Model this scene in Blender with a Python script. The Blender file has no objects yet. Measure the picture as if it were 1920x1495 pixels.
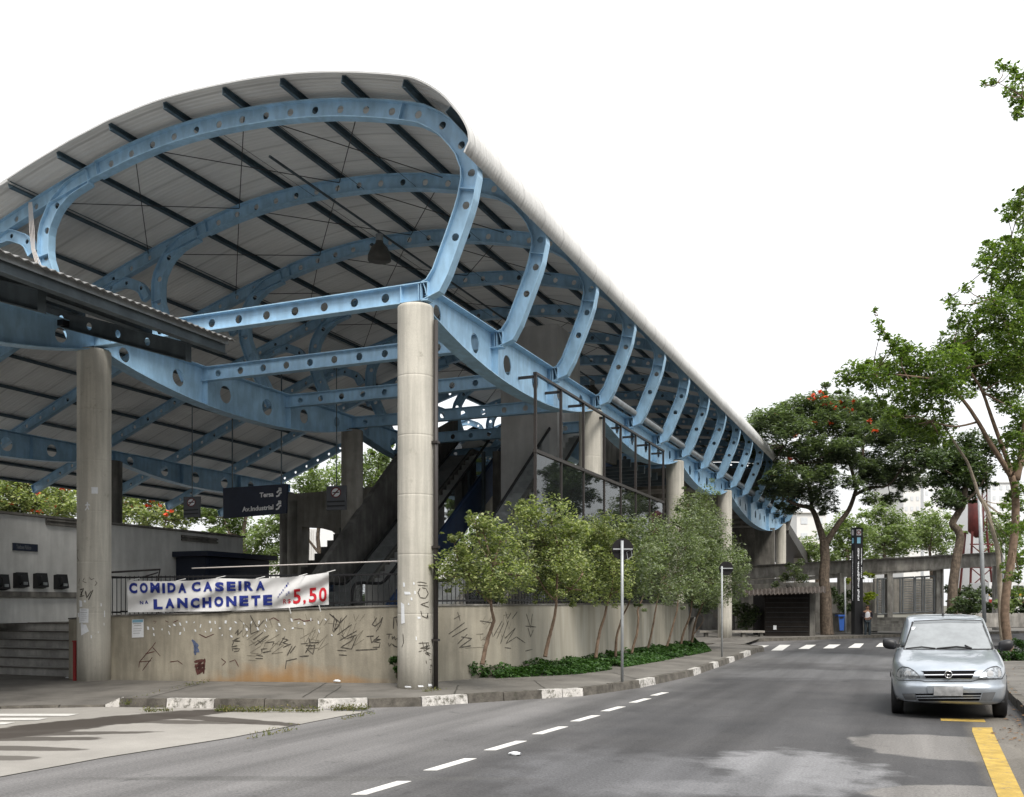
import bpy, bmesh, math, random
import numpy as np
from mathutils import Vector, Matrix, noise
from mathutils.bvhtree import BVHTree
random.seed(7); rng = np.random.default_rng(11)
S = bpy.context.scene
COL = S.collection

# ------------------------------------------------------------------ camera, sky, sun, exposure
YAW = math.atan(760/1800); SA = math.sin(YAW); CA = math.cos(YAW); EYE = 1.6
cam_data = bpy.data.cameras.new("camera"); cam = bpy.data.objects.new("camera", cam_data); COL.objects.link(cam)
cam.location = (0, 0, EYE); cam.rotation_euler = (math.pi/2, 0, YAW)
cam_data.sensor_width = 36; cam_data.lens = 36*1800/1920; cam_data.shift_y = 387.5/1920
cam_data.clip_start = 0.1; cam_data.clip_end = 3000
S.camera = cam

SUN_EL = math.radians(54); SUN_AZ = math.radians(138)     # azimuth measured from +Y towards +X
world = bpy.data.worlds.new("World"); S.world = world; world.use_nodes = True
wn = world.node_tree.nodes; wl = world.node_tree.links
bgn = wn['Background']; bgn.inputs['Strength'].default_value = 0.13
skyt = wn.new('ShaderNodeTexSky'); skyt.sky_type = 'NISHITA'; skyt.sun_disc = False
skyt.sun_elevation = SUN_EL; skyt.sun_rotation = SUN_AZ; skyt.air_density = 1.5; skyt.dust_density = 4
cmix = wn.new('ShaderNodeMixRGB'); cmix.inputs[0].default_value = 0.88   # closed overcast in front of the blue
# an overcast sky is about twice as bright overhead as near the horizon
tcg = wn.new('ShaderNodeTexCoord'); sepz = wn.new('ShaderNodeSeparateXYZ'); wl.new(tcg.outputs['Generated'], sepz.inputs[0])
mrz = wn.new('ShaderNodeMapRange'); mrz.inputs['From Min'].default_value = 0; mrz.inputs['From Max'].default_value = 1
mrz.inputs['To Min'].default_value = 6.3; mrz.inputs['To Max'].default_value = 12.6; wl.new(sepz.outputs['Z'], mrz.inputs[0])
ctint = wn.new('ShaderNodeMixRGB'); ctint.blend_type = 'MULTIPLY'; ctint.inputs[0].default_value = 1; ctint.inputs[2].default_value = (.985, .995, 1.01, 1)
wl.new(mrz.outputs[0], ctint.inputs[1]); wl.new(ctint.outputs[0], cmix.inputs[2])
wl.new(skyt.outputs[0], cmix.inputs[1]); wl.new(cmix.outputs[0], bgn.inputs['Color'])

sd = bpy.data.lights.new("sun", 'SUN'); sd.energy = 2.7; sd.angle = math.radians(22); sd.color = (1, .95, .88)
sun = bpy.data.objects.new("sun", sd); COL.objects.link(sun)
sun.rotation_euler = Vector((math.sin(SUN_AZ)*math.cos(SUN_EL), math.cos(SUN_AZ)*math.cos(SUN_EL), math.sin(SUN_EL))).to_track_quat('Z', 'Y').to_euler()
S.view_settings.view_transform = 'Standard'; S.view_settings.look = 'None'
S.view_settings.exposure = 0.45; S.view_settings.gamma = 1

# ------------------------------------------------------------------ where things stand (survey of the place from the camera)
F = 1800.0; HV = 1135.0
def onY(u, v, Y):
    k = (u-960)/F; X = Y*(k*CA-SA)/(CA+k*SA); D = -X*SA+Y*CA; return X, EYE+(HV-v)/F*D
def onX(u, v, X):
    k = (u-960)/F; Y = X*(CA+k*SA)/(k*CA-SA); D = -X*SA+Y*CA; return Y, EYE+(HV-v)/F*D
def onZ(u, v, Z):
    D = F*(EYE-Z)/(v-HV); Xc = (u-960)/F*D; return Xc*CA-D*SA, Xc*SA+D*CA
def atD(u, v, D):
    Xc = (u-960)/F*D; return Vector((Xc*CA-D*SA, Xc*SA+D*CA, EYE+(HV-v)/F*D))
CX = Vector((CA, SA, 0)); CD = Vector((-SA, CA, 0))      # right / away from the camera, level

# ------------------------------------------------------------------ materials
def mat(name):
    m = bpy.data.materials.new(name); m.use_nodes = True
    return m, m.node_tree.nodes, m.node_tree.links, m.node_tree.nodes['Principled BSDF']
def nnode(nt, typ, **kw):
    n = nt.new(typ)
    for k, v in kw.items(): setattr(n, k, v)
    return n
def ramp(nt, stops):
    r = nt.new('ShaderNodeValToRGB'); e = r.color_ramp.elements
    while len(e) > 1: e.remove(e[-1])
    e[0].position = stops[0][0]; e[0].color = (*stops[0][1], 1)
    for p, c in stops[1:]:
        x = e.new(p); x.color = (*c, 1)
    return r
def g3(v): return (v, v, v)
def surf(name, base, var=.15, scale=3., rough=.8, bump=.0, bscale=60., spec=.3, metal=0., streak=0., stretch=(1, 1, .15), grime=None, fine=0.):
    """base colour broken up by large noise, vertical streaks and fine grain"""
    m, N, L, B = mat(name)
    tc = N.new('ShaderNodeNewGeometry')
    n1 = N.new('ShaderNodeTexNoise'); n1.inputs['Scale'].default_value = scale; n1.inputs['Detail'].default_value = 6; n1.inputs['Roughness'].default_value = .65
    L.new(tc.outputs['Position'], n1.inputs['Vector'])
    lo = tuple(max(0, b*(1-var*1.6)) for b in base); hi = tuple(min(1, b*(1+var)) for b in base)
    r1 = ramp(N, [(.3, lo), (.7, hi)]); L.new(n1.outputs['Fac'], r1.inputs[0]); out = r1.outputs[0]
    if streak:
        mp = N.new('ShaderNodeMapping'); mp.inputs['Scale'].default_value = stretch; L.new(tc.outputs['Position'], mp.inputs[0])
        n2 = N.new('ShaderNodeTexNoise'); n2.inputs['Scale'].default_value = 5; n2.inputs['Detail'].default_value = 5; L.new(mp.outputs[0], n2.inputs['Vector'])
        r2 = ramp(N, [(.42, g3(1-streak)), (.62, g3(1.))]); L.new(n2.outputs['Fac'], r2.inputs[0])
        mx = N.new('ShaderNodeMixRGB'); mx.blend_type = 'MULTIPLY'; mx.inputs[0].default_value = 1; L.new(out, mx.inputs[1]); L.new(r2.outputs[0], mx.inputs[2]); out = mx.outputs[0]
    if grime:
        n3 = N.new('ShaderNodeTexNoise'); n3.inputs['Scale'].default_value = grime[1]; n3.inputs['Detail'].default_value = 8; n3.inputs['Roughness'].default_value = .75; L.new(tc.outputs['Position'], n3.inputs['Vector'])
        r3 = ramp(N, [(grime[2], g3(0)), (grime[2]+.12, g3(1))]); L.new(n3.outputs['Fac'], r3.inputs[0])
        mx = N.new('ShaderNodeMixRGB'); L.new(r3.outputs[0], mx.inputs[0]); L.new(out, mx.inputs[1]); mx.inputs[2].default_value = (*grime[0], 1); out = mx.outputs[0]
    if fine:
        n4 = N.new('ShaderNodeTexNoise'); n4.inputs['Scale'].default_value = 90; n4.inputs['Detail'].default_value = 2; L.new(tc.outputs['Position'], n4.inputs['Vector'])
        r4 = ramp(N, [(.3, g3(1-fine)), (.7, g3(1+fine))]); L.new(n4.outputs['Fac'], r4.inputs[0])
        mx = N.new('ShaderNodeMixRGB'); mx.blend_type = 'MULTIPLY'; mx.inputs[0].default_value = 1; L.new(out, mx.inputs[1]); L.new(r4.outputs[0], mx.inputs[2]); out = mx.outputs[0]
    L.new(out, B.inputs['Base Color'])
    B.inputs['Roughness'].default_value = rough; B.inputs['Specular IOR Level'].default_value = spec; B.inputs['Metallic'].default_value = metal
    if bump:
        nb = N.new('ShaderNodeTexNoise'); nb.inputs['Scale'].default_value = bscale; nb.inputs['Detail'].default_value = 4; L.new(tc.outputs['Position'], nb.inputs['Vector'])
        bp = N.new('ShaderNodeBump'); bp.inputs['Strength'].default_value = bump; bp.inputs['Distance'].default_value = .01; L.new(nb.outputs['Fac'], bp.inputs['Height']); L.new(bp.outputs[0], B.inputs['Normal'])
    return m
def plain(name, base, rough=.5, metal=0., spec=.4, var=.06):
    return surf(name, base, var=var, scale=4, rough=rough, metal=metal, spec=spec)
def leafmat(name, cols, trans=.35):
    m, N, L, B = mat(name)
    ge = N.new('ShaderNodeNewGeometry'); r = ramp(N, [(i/(len(cols)-1), c) for i, c in enumerate(cols)])
    L.new(ge.outputs['Random Per Island'], r.inputs[0])
    n1 = N.new('ShaderNodeTexNoise'); n1.inputs['Scale'].default_value = .9; n1.inputs['Detail'].default_value = 3; L.new(ge.outputs['Position'], n1.inputs['Vector'])
    r2 = ramp(N, [(.3, g3(.9)), (.7, g3(1.6))]); L.new(n1.outputs['Fac'], r2.inputs[0])
    mx = N.new('ShaderNodeMixRGB'); mx.blend_type = 'MULTIPLY'; mx.inputs[0].default_value = 1; L.new(r.outputs[0], mx.inputs[1]); L.new(r2.outputs[0], mx.inputs[2])
    L.new(mx.outputs[0], B.inputs['Base Color']); B.inputs['Roughness'].default_value = .45; B.inputs['Specular IOR Level'].default_value = .3
    t = N.new('ShaderNodeBsdfTranslucent'); mt = N.new('ShaderNodeMixRGB'); mt.blend_type = 'MULTIPLY'; mt.inputs[0].default_value = 1
    mt.inputs[2].default_value = (1.2, 1.4, .5, 1); L.new(mx.outputs[0], mt.inputs[1]); L.new(mt.outputs[0], t.inputs[0])
    ms = N.new('ShaderNodeMixShader'); ms.inputs[0].default_value = trans; L.new(B.outputs[0], ms.inputs[1]); L.new(t.outputs[0], ms.inputs[2])
    L.new(ms.outputs[0], N['Material Output'].inputs[0])
    return m
M = {}
M['blue'] = surf('light_blue_paint', (.365, .575, .76), var=.13, scale=1.6, rough=.45, spec=.4, streak=.14, stretch=(1.5, 1.5, .4), grime=((.16, .17, .16), 9, .70))
M['bluedeep'] = surf('deep_blue_panel', (.045, .085, .19), var=.15, rough=.5)
M['steel'] = surf('dark_galvanised_steel', (.10, .125, .14), var=.2, scale=2, rough=.55, streak=.2)
M['steelrail'] = surf('dull_grey_steel', (.30, .32, .33), var=.2, rough=.45, metal=.3)
M['black'] = plain('black_paint', (.018, .018, .02), rough=.45)
M['rubber'] = plain('black_rubber', (.015, .015, .016), rough=.7)
M['colconc'] = surf('column_concrete', (.55, .525, .46), var=.08, scale=1.3, rough=.9, bump=.25, bscale=45, streak=.20, stretch=(2, 2, .12), grime=((.33, .31, .26), 4, .60), fine=.09)
M['conc'] = surf('raw_concrete', (.34, .32, .285), var=.18, scale=1.5, rough=.9, bump=.3, streak=.25, grime=((.14, .13, .11), 6, .64), fine=.07)
M['concshade'] = surf('shade_toned_concrete', (.17, .163, .153), var=.25, scale=1.2, rough=.95, streak=.3, fine=.08)  # concrete in shade: the shade is put into this darker colour
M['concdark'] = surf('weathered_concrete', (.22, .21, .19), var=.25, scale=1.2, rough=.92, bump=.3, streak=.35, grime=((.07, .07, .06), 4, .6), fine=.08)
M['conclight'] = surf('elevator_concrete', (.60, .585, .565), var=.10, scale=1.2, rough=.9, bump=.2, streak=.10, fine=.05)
M['plaster'] = surf('grey_white_plaster', (.62, .62, .60), var=.12, scale=1., rough=.85, streak=.12, fine=.06)
M['white'] = surf('white_paint', (.72, .72, .70), var=.06, rough=.5)
M['paper'] = surf('white_paper', (.74, .76, .78), var=.05, scale=20, rough=.8)
M['navy'] = surf('navy_sign_panel', (.022, .028, .048), var=.12, rough=.4)
M['signgrey'] = surf('grey_sign_panel', (.10, .105, .115), var=.1, rough=.5)
M['ink'] = surf('faded_black_spray', (.095, .085, .07), var=.5, scale=14, rough=.8)
M['inkblue'] = surf('faded_blue_spray', (.10, .13, .22), var=.3, scale=9, rough=.8)
M['inkred'] = surf('dark_red_spray', (.10, .04, .035), var=.4, scale=9, rough=.8)
M['red'] = plain('red_paint', (.26, .02, .02), rough=.5)
M['bark'] = surf('grey_brown_bark', (.16, .125, .095), var=.35, scale=9, rough=.95, bump=.6, bscale=30, streak=.35, stretch=(3, 3, .4))
M['barkpale'] = surf('pale_bark', (.33, .28, .22), var=.25, scale=7, rough=.9, bump=.5, bscale=25)
M['barkred'] = surf('thin_brown_bark', (.185, .13, .092), var=.3, scale=9, rough=.9, bump=.5)
M['glow_yellow'] = surf('worn_yellow_road_paint', (.40, .275, .065), var=.25, scale=4, rough=.85, grime=((.13, .12, .11), 9, .55), fine=.12)
M['roadwhite'] = surf('worn_white_road_paint', (.62, .61, .58), var=.1, scale=5, rough=.8, grime=((.16, .155, .15), 11, .66))
M['pipe_dark'] = plain('dark_brown_pipe', (.035, .03, .028), rough=.5)

# ------------------------------------------------------------------ objects
ROOT = {}
def link(o): COL.objects.link(o); return o
def props(o, label=None, cat=None, group=None, kind=None):
    if label: o['label'] = label
    if cat: o['category'] = cat
    if group: o['group'] = group
    if kind: o['kind'] = kind
    return o
def thing(name, label, cat, loc=(0, 0, 0), rz=0, group=None):
    o = link(bpy.data.objects.new(name, None)); o.location = loc; o.rotation_euler = (0, 0, rz); o.empty_display_size = .3
    ROOT[o.name] = Vector(loc)
    return props(o, label, cat, group)
def rootof(o):
    while o.parent: o = o.parent
    return o
class MB:
    def __init__(s): s.v = []; s.f = []; s.mi = []
    def add(s, vs, fs, mi=0):
        n = len(s.v); s.v += [tuple(p) for p in vs]; s.f += [tuple(i+n for i in f) for f in fs]; s.mi += [mi]*len(fs); return s
    def hexa(s, p, mi=0):
        return s.add(p, [(0, 3, 2, 1), (4, 5, 6, 7), (0, 1, 5, 4), (1, 2, 6, 5), (2, 3, 7, 6), (3, 0, 4, 7)], mi)
    def box(s, a, b, mi=0):
        x0, y0, z0 = a; x1, y1, z1 = b
        return s.hexa([(x0, y0, z0), (x1, y0, z0), (x1, y1, z0), (x0, y1, z0), (x0, y0, z1), (x1, y0, z1), (x1, y1, z1), (x0, y1, z1)], mi)
    def obox(s, c, ax, ay, az, mi=0):      # centre and three half axes
        c = Vector(c); ax = Vector(ax); ay = Vector(ay); az = Vector(az)
        return s.hexa([c-ax-ay-az, c+ax-ay-az, c+ax+ay-az, c-ax+ay-az, c-ax-ay+az, c+ax-ay+az, c+ax+ay+az, c-ax+ay+az], mi)
    def bar(s, a, b, w, h, mi=0, up=(0, 0, 1)):
        a = Vector(a); b = Vector(b); d = (b-a); L = d.length; d = d/L; u = Vector(up); sd = d.cross(u)
        if sd.length < 1e-4: sd = d.cross(Vector((1, 0, 0)))
        sd.normalize(); u = sd.cross(d).normalized()
        return s.obox((a+b)/2, d*L/2, sd*w/2, u*h/2, mi)
    def tube(s, pts, r, n=8, mi=0, cap=True):
        pts = [Vector(p) for p in pts]; k = len(pts)
        if not isinstance(r, (list, tuple)): r = [r]*k
        vs = []; ref = Vector((0, 0, 1)); d0 = (pts[1]-pts[0]).normalized()
        if abs(d0.z) > .9: ref = Vector((1, 0, 0))
        for i in range(k):
            d = (pts[min(i+1, k-1)]-pts[max(i-1, 0)])
            if d.length < 1e-9: d = d0
            d = d.normalized(); x = ref-d*ref.dot(d)
            x = x.normalized() if x.length > 1e-6 else d.orthogonal().normalized()
            ref = x; y = d.cross(x)
            for j in range(n):
                t = 2*math.pi*j/n; vs.append(pts[i]+(x*math.cos(t)+y*math.sin(t))*r[i])
        fs = [(i*n+j, i*n+(j+1) % n, (i+1)*n+(j+1) % n, (i+1)*n+j) for i in range(k-1) for j in range(n)]
        if cap: fs += [tuple(range(n-1, -1, -1)), tuple((k-1)*n+j for j in range(n))]
        return s.add(vs, fs, mi)
    def lathe(s, c, prof, n=24, mi=0):
        c = Vector(c); vs = [c+Vector((r*math.cos(2*math.pi*j/n), r*math.sin(2*math.pi*j/n), z)) for r, z in prof for j in range(n)]
        k = len(prof); fs = [(i*n+j, i*n+(j+1) % n, (i+1)*n+(j+1) % n, (i+1)*n+j) for i in range(k-1) for j in range(n)]
        fs += [tuple(range(n-1, -1, -1)), tuple((k-1)*n+j for j in range(n))]
        return s.add(vs, fs, mi)
    def prism(s, poly, ext, mi=0):         # planar polygon (3-D points) extruded by a vector
        poly = [Vector(p) for p in poly]; e = Vector(ext); n = len(poly)
        return s.add(poly+[p+e for p in poly], [tuple(range(n))[::-1], tuple(range(n, 2*n))]+[(i, (i+1) % n, n+(i+1) % n, n+i) for i in range(n)], mi)
    def mesh(s, name, mats, off=Vector((0, 0, 0)), smooth=False):
        me = bpy.data.meshes.new(name); me.from_pydata([tuple(Vector(p)-off) for p in s.v], [], s.f)
        for m in (mats if isinstance(mats, (list, tuple)) else [mats]): me.materials.append(m)
        if any(s.mi): me.polygons.foreach_set('material_index', s.mi)
        if smooth: me.polygons.foreach_set('use_smooth', [True]*len(s.f))
        me.update(); return me
    def build(s, name, mats, parent=None, local=False, smooth=False, fix=True):
        off = Vector((0, 0, 0))
        if parent is not None and not local: off = ROOT[rootof(parent).name]
        me = s.mesh(name, mats, off, smooth)
        if fix:
            bm = bmesh.new(); bm.from_mesh(me); bmesh.ops.recalc_face_normals(bm, faces=bm.faces); bm.to_mesh(me); bm.free()
        o = link(bpy.data.objects.new(name, me))
        if parent is not None: o.parent = parent
        else: ROOT[o.name] = Vector((0, 0, 0))
        return o
def single(o, label, cat, group=None): return props(o, label, cat, group)
def struct(o): o['kind'] = 'structure'; return o
def children(o): return [c for c in bpy.data.objects if c.parent == o]
def copy_tree(o, parent=None):
    c = o.copy(); COL.objects.link(c)
    if parent is not None: c.parent = parent
    for ch in children(o): copy_tree(ch, c)
    return c
def catmull(pts, sub=6):
    P = [Vector(p) for p in pts]; out = []
    for i in range(len(P)-1):
        a = P[max(i-1, 0)]; b = P[i]; c = P[i+1]; d = P[min(i+2, len(P)-1)]
        for j in range(sub):
            t = j/sub; out.append(.5*((2*b)+(c-a)*t+(2*a-5*b+4*c-d)*t*t+(3*b-a-3*c+d)*t**3))
    out.append(P[-1]); return out
def text2d(s, bold=0.):
    cu = bpy.data.curves.new('lettering', 'FONT'); cu.body = s; cu.size = 1; cu.offset = bold; cu.resolution_u = 3
    o = bpy.data.objects.new('lettering', cu); me = bpy.data.meshes.new_from_object(o)
    vs = [(v.co.x, v.co.y) for v in me.vertices]; fs = [tuple(p.vertices) for p in me.polygons]
    bpy.data.objects.remove(o); bpy.data.curves.remove(cu)
    bm = bmesh.new(); bm.from_mesh(me); bpy.data.meshes.remove(me); bmesh.ops.triangulate(bm, faces=bm.faces)
    for _ in range(5):                      # short edges so that the paint follows the folds of the cloth
        es = [e for e in bm.edges if e.calc_length() > .17]
        if not es: break
        bmesh.ops.subdivide_edges(bm, edges=es, cuts=1); bmesh.ops.triangulate(bm, faces=[f for f in bm.faces if len(f.verts) > 3])
    bm.verts.index_update(); vs = [(v.co.x, v.co.y) for v in bm.verts]; fs = [tuple(v.index for v in f.verts) for f in bm.faces]; bm.free()
    x0 = min(v[0] for v in vs); x1 = max(v[0] for v in vs); y0 = min(v[1] for v in vs); y1 = max(v[1] for v in vs)
    return [((x-x0)/(x1-x0), (y-y0)/(y1-y0)) for x, y in vs], fs
def leaves(name, pts, size, m, parent, flat=.5, aspect=.45, local=False, fold=.25):
    """many small leaf faces: a folded rhombus at every point"""
    P = np.asarray(pts, dtype=np.float64); n = len(P)
    off = np.zeros(3) if local or parent is None else np.array(ROOT[rootof(parent).name])
    P = P-off
    nr = rng.normal(size=(n, 3)); nr[:, 2] = np.abs(nr[:, 2])+flat*2; nr /= np.linalg.norm(nr, axis=1)[:, None]
    t = rng.normal(size=(n, 3)); t -= nr*np.sum(t*nr, 1)[:, None]; t /= np.linalg.norm(t, axis=1)[:, None]
    b = np.cross(nr, t); sz = (size*rng.uniform(.6, 1.35, n))[:, None]
    A = P-t*sz*.5; C = P+t*sz*.5; Bv = P+b*sz*aspect*.5+nr*sz*fold*.3; Dv = P-b*sz*aspect*.5+nr*sz*fold*.3
    V = np.stack([A, Bv, C, Dv], 1).reshape(-1, 3)
    me = bpy.data.meshes.new(name); me.vertices.add(4*n); me.vertices.foreach_set('co', V.astype(np.float32).ravel())
    idx = np.arange(n)*4
    tri = np.stack([idx, idx+1, idx+2, idx, idx+2, idx+3], 1).ravel().astype(np.int32)
    me.loops.add(6*n); me.loops.foreach_set('vertex_index', tri)
    me.polygons.add(2*n); me.polygons.foreach_set('loop_start', (np.arange(2*n)*3).astype(np.int32)); me.polygons.foreach_set('loop_total', np.full(2*n, 3, np.int32))
    me.materials.append(m); me.update(calc_edges=True); me.validate()
    o = link(bpy.data.objects.new(name, me))
    if parent is not None: o.parent = parent
    else: ROOT[o.name] = Vector((0, 0, 0))
    return o
def clump(c, r, n, squash=.75, gap=.0, seed=0., gs=2.2):
    """points spread through an uneven ball of foliage, denser towards the outside, with gaps"""
    out = []; c = np.array(c); r = np.array(r if isinstance(r, (tuple, list)) else (r, r, r*squash))
    tries = 0
    while len(out) < n and tries < 6:
        tries += 1; d = rng.normal(size=(n*2, 3)); d /= np.linalg.norm(d, axis=1)[:, None]
        rad = rng.uniform(0, 1, n*2)**.45
        p = d*rad[:, None]
        for q in p:
            w = Vector(c+q*r); k = noise.noise(w*gs+Vector((seed, 0, 0)))
            if k > gap-.25 and rad_ok(q, w): out.append(tuple(w))
            if len(out) >= n: break
    return out
def rad_ok(q, w):
    L = math.sqrt(q[0]**2+q[1]**2+q[2]**2)
    return L < .78+.55*noise.noise(w*1.3)+.5*abs(noise.noise(w*4.1))
# ------------------------------------------------------------------ the ground, road, pavements
def ray(u, v):
    return (CD+CX*((u-960)/F)+Vector((0, 0, (HV-v)/F))).normalized()
CAMP = Vector((0, 0, EYE))
def bvh_of(o):
    dg = None; me = o.data; mw = Matrix.Translation(ROOT[rootof(o).name]) if o.parent else Matrix.Identity(4)
    return BVHTree.FromPolygons([mw @ v.co for v in me.vertices], [tuple(p.vertices) for p in me.polygons])
def flat(name, poly, z, m, kind='structure', fill=True):
    bm = bmesh.new(); vs = [bm.verts.new((p[0], p[1], p[2] if len(p) > 2 else z)) for p in poly]
    es = [bm.edges.new((vs[i], vs[(i+1) % len(vs)])) for i in range(len(vs))]
    bmesh.ops.triangle_fill(bm, edges=es, use_beauty=True)
    for f in bm.faces:
        f.normal_update()
        if f.normal.z < 0: f.normal_flip()
    me = bpy.data.meshes.new(name); bm.to_mesh(me); bm.free(); me.materials.append(m)
    o = link(bpy.data.objects.new(name, me)); ROOT[o.name] = Vector((0, 0, 0))
    if kind: o['kind'] = kind
    return o
def gmask(N, L, pos, c, ax, ang, amp=.5, nscale=2., soft=.25):
    """soft-edged irregular spot on the ground"""
    nz = N.new('ShaderNodeTexNoise'); nz.inputs['Scale'].default_value = nscale; nz.inputs['Detail'].default_value = 5; L.new(pos, nz.inputs['Vector'])
    mp = N.new('ShaderNodeMapping'); mp.vector_type = 'TEXTURE'; mp.inputs['Location'].default_value = (c[0], c[1], 0); mp.inputs['Rotation'].default_value = (0, 0, ang); mp.inputs['Scale'].default_value = (ax[0], ax[1], 1000)
    L.new(pos, mp.inputs[0]); ln = N.new('ShaderNodeVectorMath'); ln.operation = 'LENGTH'; L.new(mp.outputs[0], ln.inputs[0])
    ma = N.new('ShaderNodeMath'); ma.operation = 'MULTIPLY_ADD'; L.new(nz.outputs['Fac'], ma.inputs[0]); ma.inputs[1].default_value = amp*2; L.new(ln.outputs['Value'], ma.inputs[2])
    r = ramp(N, [(0, g3(1)), (.5, g3(1)), (min(.99, .5+soft*.5), g3(0))]); sc = N.new('ShaderNodeMath'); sc.operation = 'MULTIPLY'; sc.inputs[1].default_value = .5/(1+amp)
    L.new(ma.outputs[0], sc.inputs[0]); L.new(sc.outputs[0], r.inputs[0]); return r.outputs[0]
def asphalt():
    m, N, L, B = mat('asphalt'); ge = N.new('ShaderNodeNewGeometry'); pos = ge.outputs['Position']
    n1 = N.new('ShaderNodeTexNoise'); n1.inputs['Scale'].default_value = .35; n1.inputs['Detail'].default_value = 7; n1.inputs['Roughness'].default_value = .7; L.new(pos, n1.inputs['Vector'])
    r1 = ramp(N, [(.3, (.044, .044, .046)), (.7, (.076, .074, .074))]); L.new(n1.outputs['Fac'], r1.inputs[0])
    mpw = N.new('ShaderNodeMapping'); mpw.inputs['Scale'].default_value = (1.6, .10, 1); L.new(pos, mpw.inputs[0])       # tyre wear along the lanes
    nw = N.new('ShaderNodeTexNoise'); nw.inputs['Scale'].default_value = 1.2; nw.inputs['Detail'].default_value = 6; L.new(mpw.outputs[0], nw.inputs['Vector'])
    rw = ramp(N, [(.35, g3(.72)), (.65, g3(1.25))]); L.new(nw.outputs['Fac'], rw.inputs[0])
    # the older, paler strip along the kerb side
    sx = N.new('ShaderNodeSeparateXYZ'); L.new(pos, sx.inputs[0])
    n2 = N.new('ShaderNodeTexNoise'); n2.inputs['Scale'].default_value = .8; n2.inputs['Detail'].default_value = 6; L.new(pos, n2.inputs['Vector'])
    a = N.new('ShaderNodeMath'); a.operation = 'MULTIPLY_ADD'; L.new(n2.outputs['Fac'], a.inputs[0]); a.inputs[1].default_value = 2.2; L.new(sx.outputs['X'], a.inputs[2])
    mr = N.new('ShaderNodeMapRange'); mr.inputs['From Min'].default_value = -2.6; mr.inputs['From Max'].default_value = -4.6; L.new(a.outputs[0], mr.inputs[0])
    mx = N.new('ShaderNodeMixRGB'); L.new(mr.outputs[0], mx.inputs[0]); L.new(r1.outputs[0], mx.inputs[1]); mx.inputs[2].default_value = (.148, .144, .142, 1); out = mx.outputs[0]
    def spot(u, v, ax, ay, colr, amp=.5, ns=2., soft=.3, k=1., ang=YAW):
        nonlocal out
        c = onZ(u, v, 0); f = gmask(N, L, pos, c, (ax, ay), ang, amp, ns, soft)
        mk = N.new('ShaderNodeMath'); mk.operation = 'MULTIPLY'; mk.inputs[1].default_value = k; L.new(f, mk.inputs[0])
        q = N.new('ShaderNodeMixRGB'); L.new(mk.outputs[0], q.inputs[0]); L.new(out, q.inputs[1]); q.inputs[2].default_value = (*colr, 1); out = q.outputs[0]
    spot(1490, 1438, .62, .8, (.21, .21, .215), 1.1, 2.6, .25, .8)       # dried pale spills
    spot(1400, 1478, .8, .30, (.19, .19, .195), 1.2, 2.8, .3, .7)
    spot(1160, 1450, .75, .9, (.12, .12, .125), 1.2, 2.6, .4, .6)
    spot(1560, 1235, 1.6, 2.6, (.13, .13, .132), .9, .9, .4, .6)
    spot(1520, 1264, 1.6, 1.2, (.12, .12, .122), .9, 1.5, .4, .6)
    spot(1760, 1400, .85, .98, (.165, .157, .148), .28, 2.4, .08, .95)     # concrete patch under the yellow line
    spot(1800, 1490, .75, .42, (.165, .157, .148), .28, 2.4, .08, .95)
    spot(1900, 1420, .30, 5.0, (.13, .118, .10), .4, 1.5, .3, .8, 0)
    spot(560, 1460, 1.6, .10, (.09, .088, .085), .5, 3, .3, .6)
    n4 = N.new('ShaderNodeTexNoise'); n4.inputs['Scale'].default_value = 38; n4.inputs['Detail'].default_value = 6; n4.inputs['Roughness'].default_value = .8; L.new(pos, n4.inputs['Vector'])
    r4 = ramp(N, [(.3, g3(.5)), (.7, g3(1.5))]); L.new(n4.outputs['Fac'], r4.inputs[0])
    mm = N.new('ShaderNodeMixRGB'); mm.blend_type = 'MULTIPLY'; mm.inputs[0].default_value = 1; L.new(out, mm.inputs[1]); L.new(r4.outputs[0], mm.inputs[2])
    mw = N.new('ShaderNodeMixRGB'); mw.blend_type = 'MULTIPLY'; mw.inputs[0].default_value = .8; L.new(mm.outputs[0], mw.inputs[1]); L.new(rw.outputs[0], mw.inputs[2])
    no = N.new('ShaderNodeTexNoise'); no.inputs['Scale'].default_value = 2.6; no.inputs['Detail'].default_value = 8; no.inputs['Roughness'].default_value = .75; L.new(pos, no.inputs['Vector'])
    ro = ramp(N, [(.30, g3(.55)), (.42, g3(1)), (.62, g3(1)), (.74, g3(1.35))]); L.new(no.outputs['Fac'], ro.inputs[0])
    mo = N.new('ShaderNodeMixRGB'); mo.blend_type = 'MULTIPLY'; mo.inputs[0].default_value = 1; L.new(mw.outputs[0], mo.inputs[1]); L.new(ro.outputs[0], mo.inputs[2])
    L.new(mo.outputs[0], B.inputs['Base Color']); B.inputs['Roughness'].default_value = .85; B.inputs['Specular IOR Level'].default_value = .25
    bp = N.new('ShaderNodeBump'); bp.inputs['Strength'].default_value = .35; bp.inputs['Distance'].default_value = .01; L.new(n4.outputs['Fac'], bp.inputs['Height']); L.new(bp.outputs[0], B.inputs['Normal'])
    return m
M['asphalt'] = asphalt()
M['pave'] = surf('worn_pavement_concrete', (.145, .136, .122), var=.28, scale=.9, rough=.92, bump=.3, grime=((.10, .095, .085), 2.2, .60), fine=.14)
M['apron'] = surf('pale_concrete_slab', (.30, .285, .26), var=.12, scale=.8, rough=.9, bump=.2, grime=((.26, .245, .22), 2.0, .62), fine=.09)
M['stain'] = surf('oily_wet_stain', (.055, .047, .04), var=.2, scale=3, rough=.55)
M['kerbdark'] = surf('mossy_kerb_stone', (.115, .105, .09), var=.35, scale=5, rough=.95, bump=.5, grime=((.03, .035, .02), 4, .58), fine=.15)
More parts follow.
